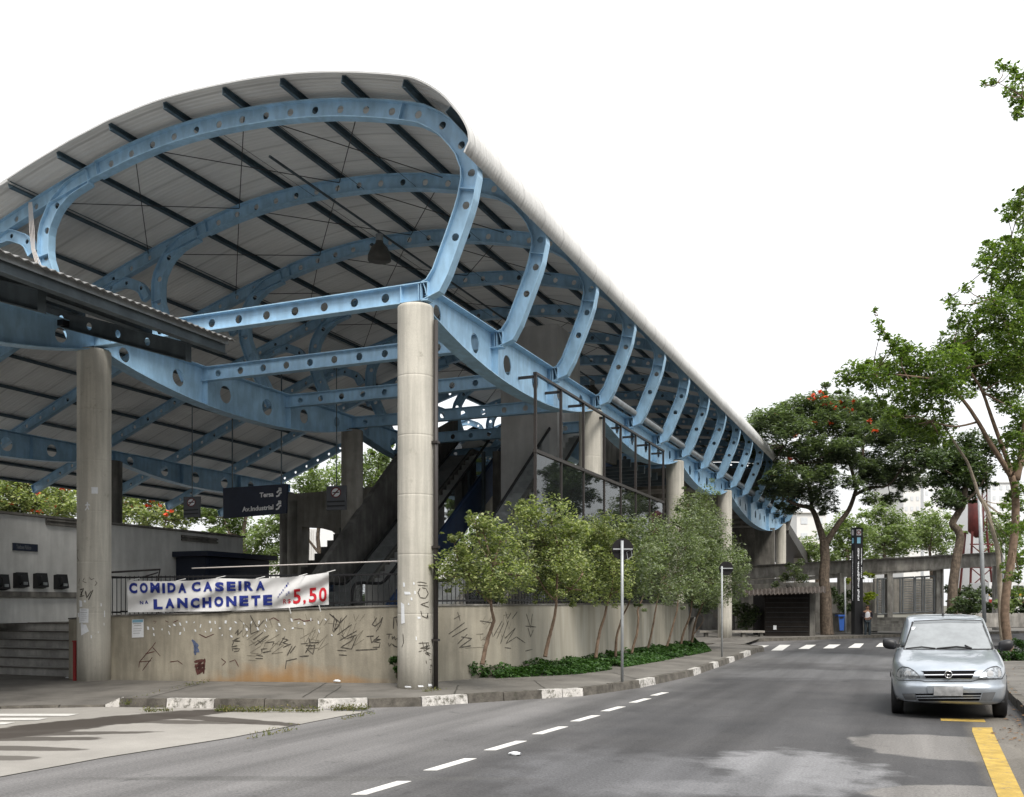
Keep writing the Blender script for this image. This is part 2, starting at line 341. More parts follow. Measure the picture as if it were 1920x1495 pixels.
M['kerbwhite'] = surf('whitewashed_kerb_stone', (.54, .52, .49), var=.18, scale=6, rough=.9, bump=.5, grime=((.13, .125, .105), 9, .49), fine=.14)
M['earth'] = surf('dull_earth', (.10, .095, .075), var=.3, scale=.2, rough=1)

flat('ground', [(-1500, -600), (1500, -600), (1500, 2400), (-1500, 2400)], -.06, M['earth'])
flat('road', [(-70, -30), (60, -30), (60, 90), (-70, 90)], 0, M['asphalt'])
KPX = [(-250, 1334), (0, 1330), (210, 1326), (400, 1329), (600, 1330), (790, 1325), (940, 1315), (1100, 1305), (1200, 1290), (1300, 1268), (1370, 1243), (1420, 1224)]
def kerb_uv(u):
    for (a, b), (c, d) in zip(KPX, KPX[1:]):
        if a <= u <= c: return b+(d-b)*(u-a)/(c-a)
def kpt(u): x, y = onZ(u, kerb_uv(u), 0); return Vector((x, y, 0))
cuts = [-250, -120, 0, 110, 196, 224, 311, 401, 495, 595, 690, 791, 878, 945, 1016, 1055, 1095, 1150, 1200, 1230, 1265, 1301, 1315, 1338, 1348, 1368, 1378, 1395, 1408, 1420]
whites = {(196, 224), (311, 401), (595, 690), (791, 878), (1016, 1055), (1055, 1095), (1200, 1230), (1301, 1315), (1338, 1348), (1368, 1378), (1395, 1408)}
kp = [kpt(u) for u in cuts]
tail = [Vector(p) for p in [(-4.86, 33.9, 0), (-5.1, 35.2, 0), (-5.9, 36.3, 0), (-7.2, 36.9, 0), (-9.5, 37.2, 0), (-14, 37.4, 0), (-22, 37.6, 0)]]
kall = kp+tail
def kn(i):
    d = (kall[min(i+1, len(kall)-1)]-kall[max(i-1, 0)]).normalized(); return Vector((-d.y, d.x, 0))     # towards the pavement
def kh(i): return .035 if i <= 4 else .145
mb = MB()
for i in range(len(kall)-1):
    a, b = kall[i], kall[i+1]; na, nb_ = kn(i), kn(i+1); h0, h1 = kh(i), kh(i+1)
    j = .008*((i*37) % 5-2); g = (b-a).normalized()*.008
    p = [a+g, b-g, b-g+nb_*.15, a+g+na*.15]
    top = [Vector((q.x, q.y, (h0 if k in (0, 3) else h1)+j*.4)) for k, q in enumerate(p)]
    top[0] += na*.02; top[1] += nb_*.02
    w = i < len(cuts)-1 and (cuts[i], cuts[i+1]) in whites
    mb.hexa([Vector((q.x, q.y, -.02)) for q in p]+top, 1 if w else 0)
struct(mb.build('kerb', [M['kerbdark'], M['kerbwhite']]))
WALLP = [(-16.25, 14.80), (-15.2, 14.84), (-13, 14.92), (-11, 15.0), (-9.2, 15.12), (-8.6, 15.3), (-8.2, 15.7), (-7.95, 16.3), (-7.6, 18.0), (-7.3, 20.0), (-7.05, 24), (-6.98, 29), (-6.95, 31.4)]
WTOP = [1.30, 1.36, 1.43, 1.50, 1.56, 1.57, 1.58, 1.585, 1.59, 1.60, 1.62, 1.635, 1.64]
pv = []
for i in range(len(kall)):
    q = kall[i]+kn(i)*.145; pv.append((q.x, q.y, kh(i)-.012))
back = [(-22, 60, .15), (-7.3, 60, .15), (-6.9, 31.5, .17), (-6.95, 24, .2), (-7.2, 20, .2), (-7.85, 16.3, .2), (-8.1, 15.6, .2), (-8.6, 15.1, .2), (-9.2, 15.0, .19), (-11, 14.9, .16), (-13, 14.82, .12), (-15.2, 14.75, .085), (-16.3, 15.4, .06), (-24, 15.4, .05), (-40, 15.4, .05), (-40, 9, .03)]
# fan strip: tessellate in two patches so that slopes stay gentle
pav = flat('pavement', pv+back, 0, M['pave']); PAVB = bvh_of(pav)
ap = [onZ(u, v, 0) for u, v in [(690, 1336), (640, 1344), (430, 1385), (200, 1421), (0, 1458), (-300, 1520), (-900, 1700)]]
ap = [p for p in ap]+[(-30, 3), (-30, 8.5)]
low = [kall[i] for i in range(0, 10)]
flat('driveway_apron', [(q.x, q.y-.01) for q in reversed(low)][::-1]+ap[0:], .004, M['apron'])
joint = MB()
line = [onZ(u, v, 0) for u, v in [(700, 1334), (640, 1344), (430, 1385), (200, 1421), (0, 1458), (-300, 1520)]]
M['joint'] = plain('dark_joint', (.05, .047, .04), rough=.9)
for a, b in zip(line, line[1:]): joint.hexa([(a[0], a[1]-.03, .002), (b[0], b[1]-.03, .002), (b[0], b[1]+.03, .002), (a[0], a[1]+.03, .002), (a[0], a[1]-.02, .009), (b[0], b[1]-.02, .009), (b[0], b[1]+.02, .009), (a[0], a[1]+.02, .009)])
def crack(px, w=.014):
    Q = []
    for (a, b), (c, d) in zip(px, px[1:]):
        for i in range(9):
            h = PAVB.ray_cast(CAMP, ray(a+(c-a)*i/8, b+(d-b)*i/8))[0]
            if h: Q.append(h+Vector((random.uniform(-.012, .012), random.uniform(-.012, .012), .004)))
    if len(Q) < 2: return
    vs = []
    for k, q in enumerate(Q):
        d = Q[min(k+1, len(Q)-1)]-Q[max(k-1, 0)]; n = Vector((-d.y, d.x, 0)); n = n.normalized() if n.length > 1e-6 else Vector((1, 0, 0)); vs += [q+n*w*random.uniform(.5, 1.2), q-n*w*random.uniform(.5, 1.2)]
    joint.add(vs, [(2*k, 2*k+1, 2*k+3, 2*k+2) for k in range(len(Q)-1)])
for px in [[(640, 1288), (600, 1315)], [(612, 1281), (560, 1312)], [(375, 1283), (300, 1303), (245, 1318)], [(1000, 1276), (1030, 1296)], [(860, 1285), (850, 1306)], [(440, 1284), (520, 1287), (640, 1286)], [(1150, 1262), (1200, 1275)]]: crack(px)
struct(joint.build('paving_joint', M['joint']))
def decal(name, px, z, m):
    P = [onZ(u, v, 0) for u, v in px]; return flat(name, P, z, m)
def apron_stains():
    m = M['apron']; N = m.node_tree.nodes; L = m.node_tree.links; B = N['Principled BSDF']; out = B.inputs['Base Color'].links[0].from_socket
    pos = N.new('ShaderNodeNewGeometry').outputs['Position']
    for (u0, v0), (u1, v1), w, k in [((-120, 1392), (210, 1350), .34, .95), ((60, 1366), (400, 1334), .30, .95), ((300, 1341), (545, 1360), .13, .9), ((180, 1352), (430, 1356), .12, .8), ((-60, 1380), (250, 1374), .11, .85), ((-60, 1386), (170, 1386), .11, .85), ((-60, 1402), (125, 1406), .10, .8), ((-40, 1421), (60, 1423), .09, .7), ((380, 1334), (480, 1333), .10, .6)]:
        a = Vector((*onZ(u0, v0, 0), 0)); b = Vector((*onZ(u1, v1, 0), 0)); c = (a+b)/2; d = b-a
        f = gmask(N, L, pos, c, (d.length/2*1.15, w*1.5), math.atan2(d.y, d.x), .42, 3.2, .14)
        mk = N.new('ShaderNodeMath'); mk.operation = 'MULTIPLY'; mk.inputs[1].default_value = k; L.new(f, mk.inputs[0])
        q = N.new('ShaderNodeMixRGB'); L.new(mk.outputs[0], q.inputs[0]); L.new(out, q.inputs[1]); q.inputs[2].default_value = (.052, .044, .037, 1); out = q.outputs[0]
    L.new(out, B.inputs['Base Color'])
apron_stains()
for k, px in enumerate([(0, 1340, 148), (0, 1348, 90), (0, 1356, 28)]):
    decal('worn_apron_line', [(px[0]-20, px[1]), (px[2], px[1]), (px[2]-20, px[1]+4), (px[0]-20, px[1]+4)], .011, M['roadwhite'])
mb = MB()
for a, b in [(6.93, 7.67), (8.22, 9.07), (9.62, 10.47), (11.05, 11.92), (12.48, 13.31), (13.85, 14.62), (15.25, 16.05), (16.6, 17.3)]:
    d = 0 if a < 15 else .04; mb.hexa([(-4.40+d, a, .001), (-4.28+d, a+.05, .001), (-4.23+d, b, .001), (-4.35+d, b-.05, .001), (-4.40+d, a, .005), (-4.28+d, a+.05, .005), (-4.23+d, b, .005), (-4.35+d, b-.05, .005)])
struct(mb.build('lane_marking', M['roadwhite']))
mb = MB()
for u0, u1, u2, u3, va, vb in [(1375, 1398, 1390, 1365, 1210.5, 1213.5), (1415, 1442, 1433, 1406, 1210.5, 1214), (1462, 1482, 1467, 1446, 1209.5, 1220), (1512, 1530, 1517, 1497, 1209.5, 1217), (1555, 1576, 1563, 1543, 1209, 1216), (1603, 1620, 1612, 1590, 1207, 1215), (1650, 1668, 1662, 1642, 1206, 1213), (1695, 1712, 1706, 1690, 1205, 1212)]:
    P = [onZ(u, v, 0) for u, v in [(u0, va), (u1, va), (u2, vb), (u3, vb)]]
    mb.hexa([(p[0], p[1], .001) for p in P]+[(p[0], p[1], .005) for p in P])
struct(mb.build('zebra_crossing', M['roadwhite']))
mb = MB()
for P in [[(.60, 2), (.80, 2), (.82, 9), (.88, 13.6), (.90, 13.97), (.66, 13.87), (.64, 13.5), (.62, 9)], [(.30, 14.55), (.86, 14.60), (.86, 14.95), (.30, 14.85)], [(.31, 20), (.5, 20), (.5, 33), (.31, 33)]]:
    mb.prism([(x, y, .001) for x, y in P], (0, 0, .004))
struct(mb.build('yellow_road_marking', M['glow_yellow']))
# pavement and kerb on the car's side
mb = MB()
for k in range(60):
    y = -12+k*.8
    if y > 33: break
    mb.box((1.42+.004*(k % 3), y+.006, -.02), (1.57, y+.794, .14+.004*((k*7) % 3)))
struct(mb.build('kerb', M['kerbdark']))
flat('pavement', [(1.57, -12), (14, -12), (14, 33), (1.57, 33)], .135, M['pave'])
# pavement across the side street
FK = [onZ(u, v, 0) for u, v in [(900, 1216), (1100, 1212.5), (1300, 1207.5), (1500, 1201), (1690, 1194.5), (1950, 1187)]]
mb = MB()
for a, b in zip(FK, FK[1:]):
    d = Vector((b[0]-a[0], b[1]-a[1], 0)).normalized(); n = Vector((-d.y, d.x, 0))*.15
    A = Vector((*a, 0)); Bq = Vector((*b, 0))
    mb.hexa([A-Vector((0, 0, .02)), Bq-Vector((0, 0, .02)), Bq+n-Vector((0, 0, .02)), A+n-Vector((0, 0, .02)), A+Vector((0, 0, .14)), Bq+Vector((0, 0, .14)), Bq+n+Vector((0, 0, .14)), A+n+Vector((0, 0, .14))])
struct(mb.build('kerb', M['kerbdark']))
FKn = [(p[0]-.05, p[1]+.15) for p in FK]
flat('pavement', FKn+[tuple(atD(2600, 1135, 75)[:2]), tuple(atD(300, 1135, 75)[:2])], .137, M['pave'])

# ------------------------------------------------------------------ retaining wall with its graffiti
def wallmat():
    m = surf('stained_beige_wall', (.375, .342, .272), var=.16, scale=1.1, rough=.92, bump=.3, bscale=30, streak=.24, stretch=(1.2, 1.2, .15), grime=((.25, .22, .165), 2.6, .60), fine=.07)
    N = m.node_tree.nodes; L = m.node_tree.links; B = N['Principled BSDF']; src = B.inputs['Base Color'].links[0].from_socket
    ge = N.new('ShaderNodeNewGeometry'); pos = ge.outputs['Position']
    # grey, rain-streaked concrete beyond the corner
    sx = N.new('ShaderNodeSeparateXYZ'); L.new(pos, sx.inputs[0]); mr = N.new('ShaderNodeMapRange'); mr.inputs['From Min'].default_value = 15.6; mr.inputs['From Max'].default_value = 19.5; L.new(sx.outputs['Y'], mr.inputs[0])
    mp = N.new('ShaderNodeMapping'); mp.inputs['Scale'].default_value = (1.3, 1.3, .16); L.new(pos, mp.inputs[0])
    n2 = N.new('ShaderNodeTexNoise'); n2.inputs['Scale'].default_value = 3; n2.inputs['Detail'].default_value = 6; L.new(mp.outputs[0], n2.inputs['Vector'])
    r2 = ramp(N, [(.30, (.26, .245, .205)), (.5, (.335, .31, .255)), (.72, (.41, .39, .335))]); L.new(n2.outputs['Fac'], r2.inputs[0])
    q = N.new('ShaderNodeMixRGB'); L.new(mr.outputs[0], q.inputs[0]); L.new(src, q.inputs[1]); L.new(r2.outputs[0], q.inputs[2]); out = q.outputs[0]
    # rust-orange seepage low on the wall
    for c, ax, k in [((-11.0, .12), (1.3, .34), .75), ((-12.3, .05), (.8, .16), .5), ((-9.6, .2), (.7, .1), .4)]:
        nz = N.new('ShaderNodeTexNoise'); nz.inputs['Scale'].default_value = 3.; nz.inputs['Detail'].default_value = 6; L.new(pos, nz.inputs['Vector'])
        mp = N.new('ShaderNodeMapping'); mp.vector_type = 'TEXTURE'; mp.inputs['Location'].default_value = (c[0], 15, c[1]); mp.inputs['Scale'].default_value = (ax[0], 100, ax[1]); L.new(pos, mp.inputs[0])
        ln = N.new('ShaderNodeVectorMath'); ln.operation = 'LENGTH'; L.new(mp.outputs[0], ln.inputs[0])
        a = N.new('ShaderNodeMath'); a.operation = 'MULTIPLY_ADD'; L.new(nz.outputs['Fac'], a.inputs[0]); a.inputs[1].default_value = 1.2; L.new(ln.outputs['Value'], a.inputs[2])
        mr = N.new('ShaderNodeMapRange'); mr.inputs['From Min'].default_value = 1.9; mr.inputs['From Max'].default_value = .9; mr.inputs['To Max'].default_value = k; L.new(a.outputs[0], mr.inputs[0])
        q = N.new('ShaderNodeMixRGB'); L.new(mr.outputs[0], q.inputs[0]); L.new(out, q.inputs[1]); q.inputs[2].default_value = (.38, .20, .065, 1); out = q.outputs[0]
    L.new(out, B.inputs['Base Color']); return m
M['wall'] = wallmat(); M['inkpale'] = surf('washed_out_spray', (.19, .17, .13), var=.3, scale=14, rough=.8)
wall = thing('retaining_wall', 'low stained beige retaining wall covered in black graffiti, curving round behind the row of small trees', 'wall', (-11, 15, 0))
wp3 = catmull([(x, y, z) for (x, y), z in zip(WALLP, WTOP)], 6)
def strip(mb, pts, thick, zb, dz=0, mi=0, out=0., hfix=None):
    n = len(pts); vs = []
    for i, p in enumerate(pts):
        d = pts[min(i+1, n-1)]-pts[max(i-1, 0)]; d.z = 0; d.normalize(); nn = Vector((-d.y, d.x, 0))
        a = Vector((p.x, p.y, 0))-nn*out; b = a+nn*thick; zt = p.z+dz; z0 = zb if hfix is None else zt-hfix
        vs += [(a.x, a.y, z0), (b.x, b.y, z0), (b.x, b.y, zt), (a.x, a.y, zt)]
    fs = []
    for i in range(n-1):
        o, q = i*4, i*4+4
        fs += [(o, o+3, q+3, q), (o+3, o+2, q+2, q+3), (o+2, o+1, q+1, q+2)]
    fs += [(0, 1, 2, 3), ((n-1)*4, (n-1)*4+3, (n-1)*4+2, (n-1)*4+1)]
    mb.add(vs, fs, mi)
mb = MB(); strip(mb, wp3, .22, -.1); wbody = mb.build('wall_body', M['wall'], wall)
mb = MB(); strip(mb, wp3, .27, 0, dz=.035, out=.02, hfix=.03); mb.build('coping', M['concdark'], wall)
WB = bvh_of(wbody)
def ribbons(mb, bvh, strokes, w, off=.004, step=3.0, mi=0, jit=.5):
    for st in strokes:
        P = []
        for (a, b), (c, d) in zip(st, st[1:]):
            k = max(1, int(math.hypot(c-a, d-b)/step))
            P += [(a+(c-a)*i/k, b+(d-b)*i/k) for i in range(k)]
        P.append(st[-1]); H = []
        for u, v in P:
            h = bvh.ray_cast(CAMP, ray(u, v))
            if h[0] is None: continue
            nrm = h[1] if h[1].dot(ray(u, v)) < 0 else -h[1]; H.append((h[0]+nrm*off, nrm))
        if len(H) < 2: continue
        vs = []
        for i, (p, nrm) in enumerate(H):
            d = (H[min(i+1, len(H)-1)][0]-H[max(i-1, 0)][0])
            sd = nrm.cross(d); sd = sd.normalized() if sd.length > 1e-6 else Vector((0, 0, 1))
            ww = w*(1+jit*(random.random()-.5))*(.6 if i in (0, len(H)-1) else 1)
            vs += [p+sd*ww/2, p-sd*ww/2]
        mb.add(vs, [(2*i, 2*i+1, 2*i+3, 2*i+2) for i in range(len(H)-1)], mi)
def tr(strokes, ox, oy, s): return [[(ox+x/s, oy+y/s) for x, y in st] for st in strokes]
GA = tr([[(550, 705), (645, 785), (705, 720)], [(645, 785), (590, 865), (580, 850), (595, 745)], [(620, 890), (745, 800)], [(640, 940), (790, 855)], [(655, 890), (690, 925)], [(700, 925), (790, 890)], [(765, 905), (740, 945), (650, 1000), (745, 1015), (790, 905)], [(620, 1025), (700, 1030)], [(635, 1065), (705, 1070)],
 [(965, 740), (925, 800), (950, 815), (1000, 775), (1015, 735), (1000, 800), (960, 860)], [(875, 905), (940, 900), (910, 905), (920, 960), (985, 900)], [(940, 930), (1000, 930), (935, 950), (995, 960), (985, 1000), (930, 1000)], [(780, 1025), (900, 1020), (970, 1015)], [(1110, 840), (1115, 740), (1160, 730)], [(1130, 745), (1165, 865), (1180, 800)],
 [(1050, 885), (1100, 885)], [(1075, 885), (1070, 925)], [(1100, 900), (1100, 930), (1120, 905), (1125, 935), (1145, 920), (1150, 945)], [(1065, 960), (1075, 990), (1095, 965)], [(1100, 970), (1120, 990), (1150, 1000), (1180, 1020)],
 [(110, 985), (160, 905)], [(135, 920), (190, 935), (140, 960), (195, 975)], [(145, 1000), (215, 970)], [(370, 920), (380, 960), (460, 955)], [(300, 970), (360, 965)], [(345, 985), (425, 985), (405, 1060), (350, 1010), (420, 1010)], [(340, 1050), (385, 970)], [(290, 1080), (370, 1075)]], 500, 1000, 4.672)
GB = tr([[(1140, 430), (1200, 540), (1260, 470)], [(1140, 500), (1145, 590), (1215, 560)], [(1165, 640), (1250, 575)], [(1180, 690), (1300, 600)], [(1200, 640), (1235, 670)], [(1270, 665), (1345, 655), (1330, 690)], [(1240, 745), (1235, 720), (1285, 715)], [(1245, 750), (1320, 735)], [(1455, 775), (1500, 690)], [(1480, 755), (1530, 690)], [(1190, 770), (1250, 780)], [(1185, 800), (1250, 800)], [(1440, 890), (1450, 820), (1540, 800)],
 [(1010, 590), (1040, 550), (1030, 600), (1070, 560)], [(985, 650), (1050, 620)], [(985, 690), (1000, 650), (1055, 650)], [(980, 700), (1030, 690)], [(990, 735), (985, 715), (1050, 715), (1040, 735), (1000, 740)], [(1850, 430), (1880, 480), (1860, 560), (1900, 520), (1920, 450)]], 220, 1060, 4.571)
GC = tr([[(840, 865), (930, 800)], [(870, 780), (905, 760)], [(890, 740), (905, 790)], [(860, 880), (945, 830)], [(890, 920), (945, 865)], [(910, 880), (970, 890), (900, 940), (965, 930)], [(1015, 790), (1080, 800), (1085, 880)], [(1090, 880), (1140, 790)], [(1110, 890), (1150, 800)], [(1130, 920), (1175, 790)], [(1155, 890), (1215, 830), (1160, 920), (1220, 880)], [(1160, 740), (1170, 780), (1190, 745)], [(1195, 780), (1225, 740)], [(1275, 750), (1300, 830), (1310, 750)], [(1270, 820), (1330, 825)], [(1285, 830), (1300, 880), (1315, 840)], [(1220, 880), (1270, 915)], [(1270, 960), (1310, 950)], [(1155, 940), (1190, 945)]], 560, 900, 2.99)
GF = tr([[(185, 880), (190, 830), (300, 700), (330, 660)], [(215, 905), (300, 790)], [(190, 830), (290, 820)], [(300, 700), (370, 780)], [(240, 760), (320, 740)], [(890, 800), (930, 830), (900, 860)], [(960, 830), (1010, 810), (1040, 870)], [(450, 830), (520, 820), (560, 850)], [(310, 480), (335, 480), (320, 500)], [(410, 475), (440, 490)], [(480, 490), (525, 470)], [(700, 590), (760, 620), (830, 590)], [(1300, 470), (1340, 450), (1390, 480)], [(1510, 470), (1560, 460), (1600, 480), (1680, 470)]], 220, 1060, 4.571)
mb = MB(); ribbons(mb, WB, GA+GB+GC, .020); mb.build('graffiti', M['ink'], wall, fix=False)
mb = MB(); ribbons(mb, WB, [[(u+dx, v+dy) for u, v in st] for st, (dx, dy) in [(s_, o_) for o_ in ((-285, 4), (-352, 12)) for s_ in GC[2:14]]+[(s_, (-170, 10)) for s_ in GA[:9]]+[(s_, (205, -4)) for s_ in GA[9:18]]], .011, off=.003); props(mb.build('graffiti', M['inkpale'], wall, fix=False), 'thin half-faded grey tags')
mb = MB(); ribbons(mb, WB, GF, .016, off=.003); props(mb.build('graffiti', M['inkred'], wall, fix=False), 'faint brown scribbles')
mb = MB(); ribbons(mb, WB, tr([[(640, 640), (690, 690), (660, 740), (700, 740), (650, 660)], [(660, 650), (670, 770)]], 220, 1060, 4.571), .05, off=.003); props(mb.build('graffiti', M['inkblue'], wall, fix=False), 'small faded blue scrawl')
mb = MB(); ribbons(mb, WB, tr([[(660, 830), (740, 810), (670, 870), (750, 850), (680, 900), (750, 890), (690, 930)], [(720, 810), (690, 920)], [(750, 800), (740, 930)], [(670, 850), (690, 940)]], 220, 1060, 4.571), .045, off=.005); props(mb.build('graffiti', M['inkred'], wall, fix=False), 'dense dark red scribble low on the wall')
# torn remains of glued paper
def patch(mb, bvh, px, off=.006, mi=0, n=4):
    """four-cornered patch lying on a surface"""
    vs = []
    for j in range(n+1):
        for i in range(n+1):
            s, t = i/n, j/n
            u = (px[0][0]*(1-s)+px[1][0]*s)*(1-t)+(px[3][0]*(1-s)+px[2][0]*s)*t
            v = (px[0][1]*(1-s)+px[1][1]*s)*(1-t)+(px[3][1]*(1-s)+px[2][1]*s)*t
            h = bvh.ray_cast(CAMP, ray(u, v))
            if h[0] is None: return
            nrm = h[1] if h[1].dot(ray(u, v)) < 0 else -h[1]; vs.append(h[0]+nrm*off)
    mb.add(vs, [(j*(n+1)+i, j*(n+1)+i+1, (j+1)*(n+1)+i+1, (j+1)*(n+1)+i) for j in range(n) for i in range(n)], mi)
SC = [(265, 540), (310, 545), (385, 550), (315, 595), (450, 525), (490, 512), (540, 505), (595, 487), (660, 490), (795, 487), (840, 490), (930, 487), (1015, 490), (1085, 500), (1150, 490), (1215, 490), (1280, 470), (575, 550), (540, 585), (670, 560), (715, 520), (757, 570), (805, 555), (880, 540), (970, 545), (900, 600), (1110, 550), (1205, 545), (1265, 560), (1365, 560), (1275, 520), (1435, 550), (1505, 540), (1495, 470), (1555, 495), (1605, 500), (1725, 490), (1785, 465), (1660, 465), (1730, 565), (1840, 600), (980, 610), (1115, 605), (445, 580), (1390, 510)]
mb = MB()
for x, y in SC:
    u, v = 220+x/4.571, 1060+y/4.571; w = random.uniform(.8, 2.2); h = random.uniform(1.4, 3.6); k = random.uniform(-1, 1)
    patch(mb, WB, [(u-w+k, v-h), (u+w*.8+k, v-h*.8), (u+w-k, v+h), (u-w*.7-k, v+h*.8)], n=2)
props(mb.build('torn_paper', M['paper'], wall, fix=False), 'scattered white scraps of torn paper along the top of the wall', kind='stuff')
def poster(name, label, bvh, px, header=None, lines=(), mats=None, n=4):
    t = thing(name, label, 'notice', tuple(bvh.ray_cast(CAMP, ray((px[0][0]+px[1][0])/2, (px[2][1]+px[3][1])/2))[0]))
    mb = MB(); patch(mb, bvh, px, off=.010, n=n); mb.build('sheet', M['paper'], t, fix=False)
    def sub(a0, b0, a1, b1):
        f = lambda s, q: ((px[0][0]*(1-s)+px[1][0]*s)*(1-q)+(px[3][0]*(1-s)+px[2][0]*s)*q, (px[0][1]*(1-s)+px[1][1]*s)*(1-q)+(px[3][1]*(1-s)+px[2][1]*s)*q)
        return [f(a0, b0), f(a1, b0), f(a1, b1), f(a0, b1)]
    if header:
        mb = MB(); patch(mb, bvh, sub(.05, .02, .95, header), off=.013, n=n); mb.build('header_band', M['posterblue'], t, fix=False)
    if lines:
        mb = MB()
        for b0, b1, a0, a1 in lines: patch(mb, bvh, sub(a0, b0, a1, b1), off=.013, n=n)
        mb.build('print', M['posterink'], t, fix=False)
    return t
M['posterblue'] = plain('pale_blue_print', (.22, .42, .55), rough=.8); M['posterink'] = plain('grey_print', (.42, .42, .44), rough=.8)
poster('notice', 'white printed notice with a pale blue heading taped on the beige wall below the banner', WB, [(248, 1162), (270, 1161), (270, 1195), (248, 1196)], .17, [(.20, .25, .1, .8), (.32, .36, .2, .8), (.5, .53, .12, .85), (.62, .65, .12, .8), (.75, .78, .12, .7)])
# ------------------------------------------------------------------ the station hall
BAY = 3.22; Y0 = 14.66; XR = -8.0; XL = -15.4; XW = -24.75
hall = thing('station_hall', 'open station hall with light blue steel arches under a curved corrugated roof', 'station', (-11.7, Y0, 0))
HOFF = ROOT['station_hall']
def arclen(P):
    s = [0]
    for a, b in zip(P, P[1:]): s.append(s[-1]+math.hypot(b[0]-a[0], b[1]-a[1]))
    return s
def ibeam(mb, top, bot, fr, holes=(), bf=.2, tf=.018, tw=.014, stiff=(), ends=True, mweb=0, mfl=0, step=.25, nh=14):
    """I-section between two outlines (p, q) with round holes cut through the web; fr maps (p, q, n) to space"""
    mid = [((a[0]+b[0])/2, (a[1]+b[1])/2) for a, b in zip(top, bot)]; S_ = arclen(mid); T = S_[-1]
    def P(s, t):
        s = max(0, min(T, s)); i = 0
        while i < len(S_)-2 and S_[i+1] < s: i += 1
        k = (s-S_[i])/max(1e-9, S_[i+1]-S_[i])
        a = (top[i][0]*(1-k)+top[i+1][0]*k, top[i][1]*(1-k)+top[i+1][1]*k); b = (bot[i][0]*(1-k)+bot[i+1][0]*k, bot[i][1]*(1-k)+bot[i+1][1]*k)
        return ((a[0]+b[0])/2+(a[0]-b[0])/2*t, (a[1]+b[1])/2+(a[1]-b[1])/2*t)
    def dep(s):
        a = P(s, 1); b = P(s, -1); return math.hypot(a[0]-b[0], a[1]-b[1])/2
    cells = []; cur = 0
    for sc, r in sorted(holes):
        h = r*1.5
        if sc-h < cur+.01 or sc+h > T: continue
        if sc-h-cur > .02:
            k = max(1, int((sc-h-cur)/step)); cells += [(cur+(sc-h-cur)*i/k, cur+(sc-h-cur)*(i+1)/k, None) for i in range(k)]
        cells.append((sc-h, sc+h, (sc, r))); cur = sc+h
    if T-cur > .01:
        k = max(1, int((T-cur)/step)); cells += [(cur+(T-cur)*i/k, cur+(T-cur)*(i+1)/k, None) for i in range(k)]
    for s0, s1, hole in cells:
        if hole is None:
            q = [(s0, -1), (s1, -1), (s1, 1), (s0, 1)]
            for n in (tw/2, -tw/2): mb.add([fr(*P(*w), n) for w in q], [(0, 1, 2, 3)], mweb)
        else:
            sc, r = hole; d = dep(sc); k = nh//4+1; B = []
            for i in range(k): B.append((s0+(s1-s0)*i/k, -1))
            for i in range(k): B.append((s1, -1+2*i/k))
            for i in range(k): B.append((s1-(s1-s0)*i/k, 1))
            for i in range(k): B.append((s0, 1-2*i/k))
            m = len(B); R = []
            for s, t in B:
                a = math.atan2(t*d, s-sc); R.append((sc+r*math.cos(a), r*math.sin(a)/d))
            for n in (tw/2, -tw/2): mb.add([fr(*P(*w), n) for w in B]+[fr(*P(*w), n) for w in R], [(i, (i+1) % m, m+(i+1) % m, m+i) for i in range(m)], mweb)
            mb.add([fr(*P(*w), tw/2) for w in R]+[fr(*P(*w), -tw/2) for w in R], [(i, (i+1) % m, m+(i+1) % m, m+i) for i in range(m)], mweb)
    ss = sorted(set([0.0, T]+[c[0] for c in cells]+[c[1] for c in cells]))
    for sg in (1, -1):
        vs = []
        for s in ss:
            a = P(s, sg); b = P(s, -sg); l = math.hypot(a[0]-b[0], a[1]-b[1]) or 1; o = ((a[0]-b[0])/l*tf, (a[1]-b[1])/l*tf)
            for q, n in ((a, bf/2), (a, -bf/2), ((a[0]+o[0], a[1]+o[1]), -bf/2), ((a[0]+o[0], a[1]+o[1]), bf/2)): vs.append(fr(q[0], q[1], n))
        k = len(ss); fs = [(i*4+j, i*4+(j+1) % 4, i*4+4+(j+1) % 4, i*4+4+j) for i in range(k-1) for j in range(4)]+[(0, 1, 2, 3), (k*4-4, k*4-3, k*4-2, k*4-1)]
        mb.add(vs, fs, mfl)
    for s in list(stiff)+([.006, T-.006] if ends else []):
        a, b = s-.006, s+.006
        q = [P(a, -1), P(b, -1), P(b, 1), P(a, 1)]; n = bf*.46
        mb.hexa([fr(*q[0], -n), fr(*q[1], -n), fr(*q[1], n), fr(*q[0], n), fr(*q[3], -n), fr(*q[2], -n), fr(*q[2], n), fr(*q[3], n)], mfl)
def offset(P, d):
    out = []
    for i, p in enumerate(P):
        a = P[max(i-1, 0)]; b = P[min(i+1, len(P)-1)]; l = math.hypot(b[0]-a[0], b[1]-a[1]) or 1
        out.append((p[0]+(b[1]-a[1])/l*d, p[1]-(b[0]-a[0])/l*d))
    return out
def cr2(P, sub=5): return [(v.x, v.y) for v in catmull([(a, b, 0) for a, b in P], sub)]
def fXZ(Y): return lambda p, q, n: (p, Y+n, q)
def fYZ(X): return lambda p, q, n: (X+n, p, q)
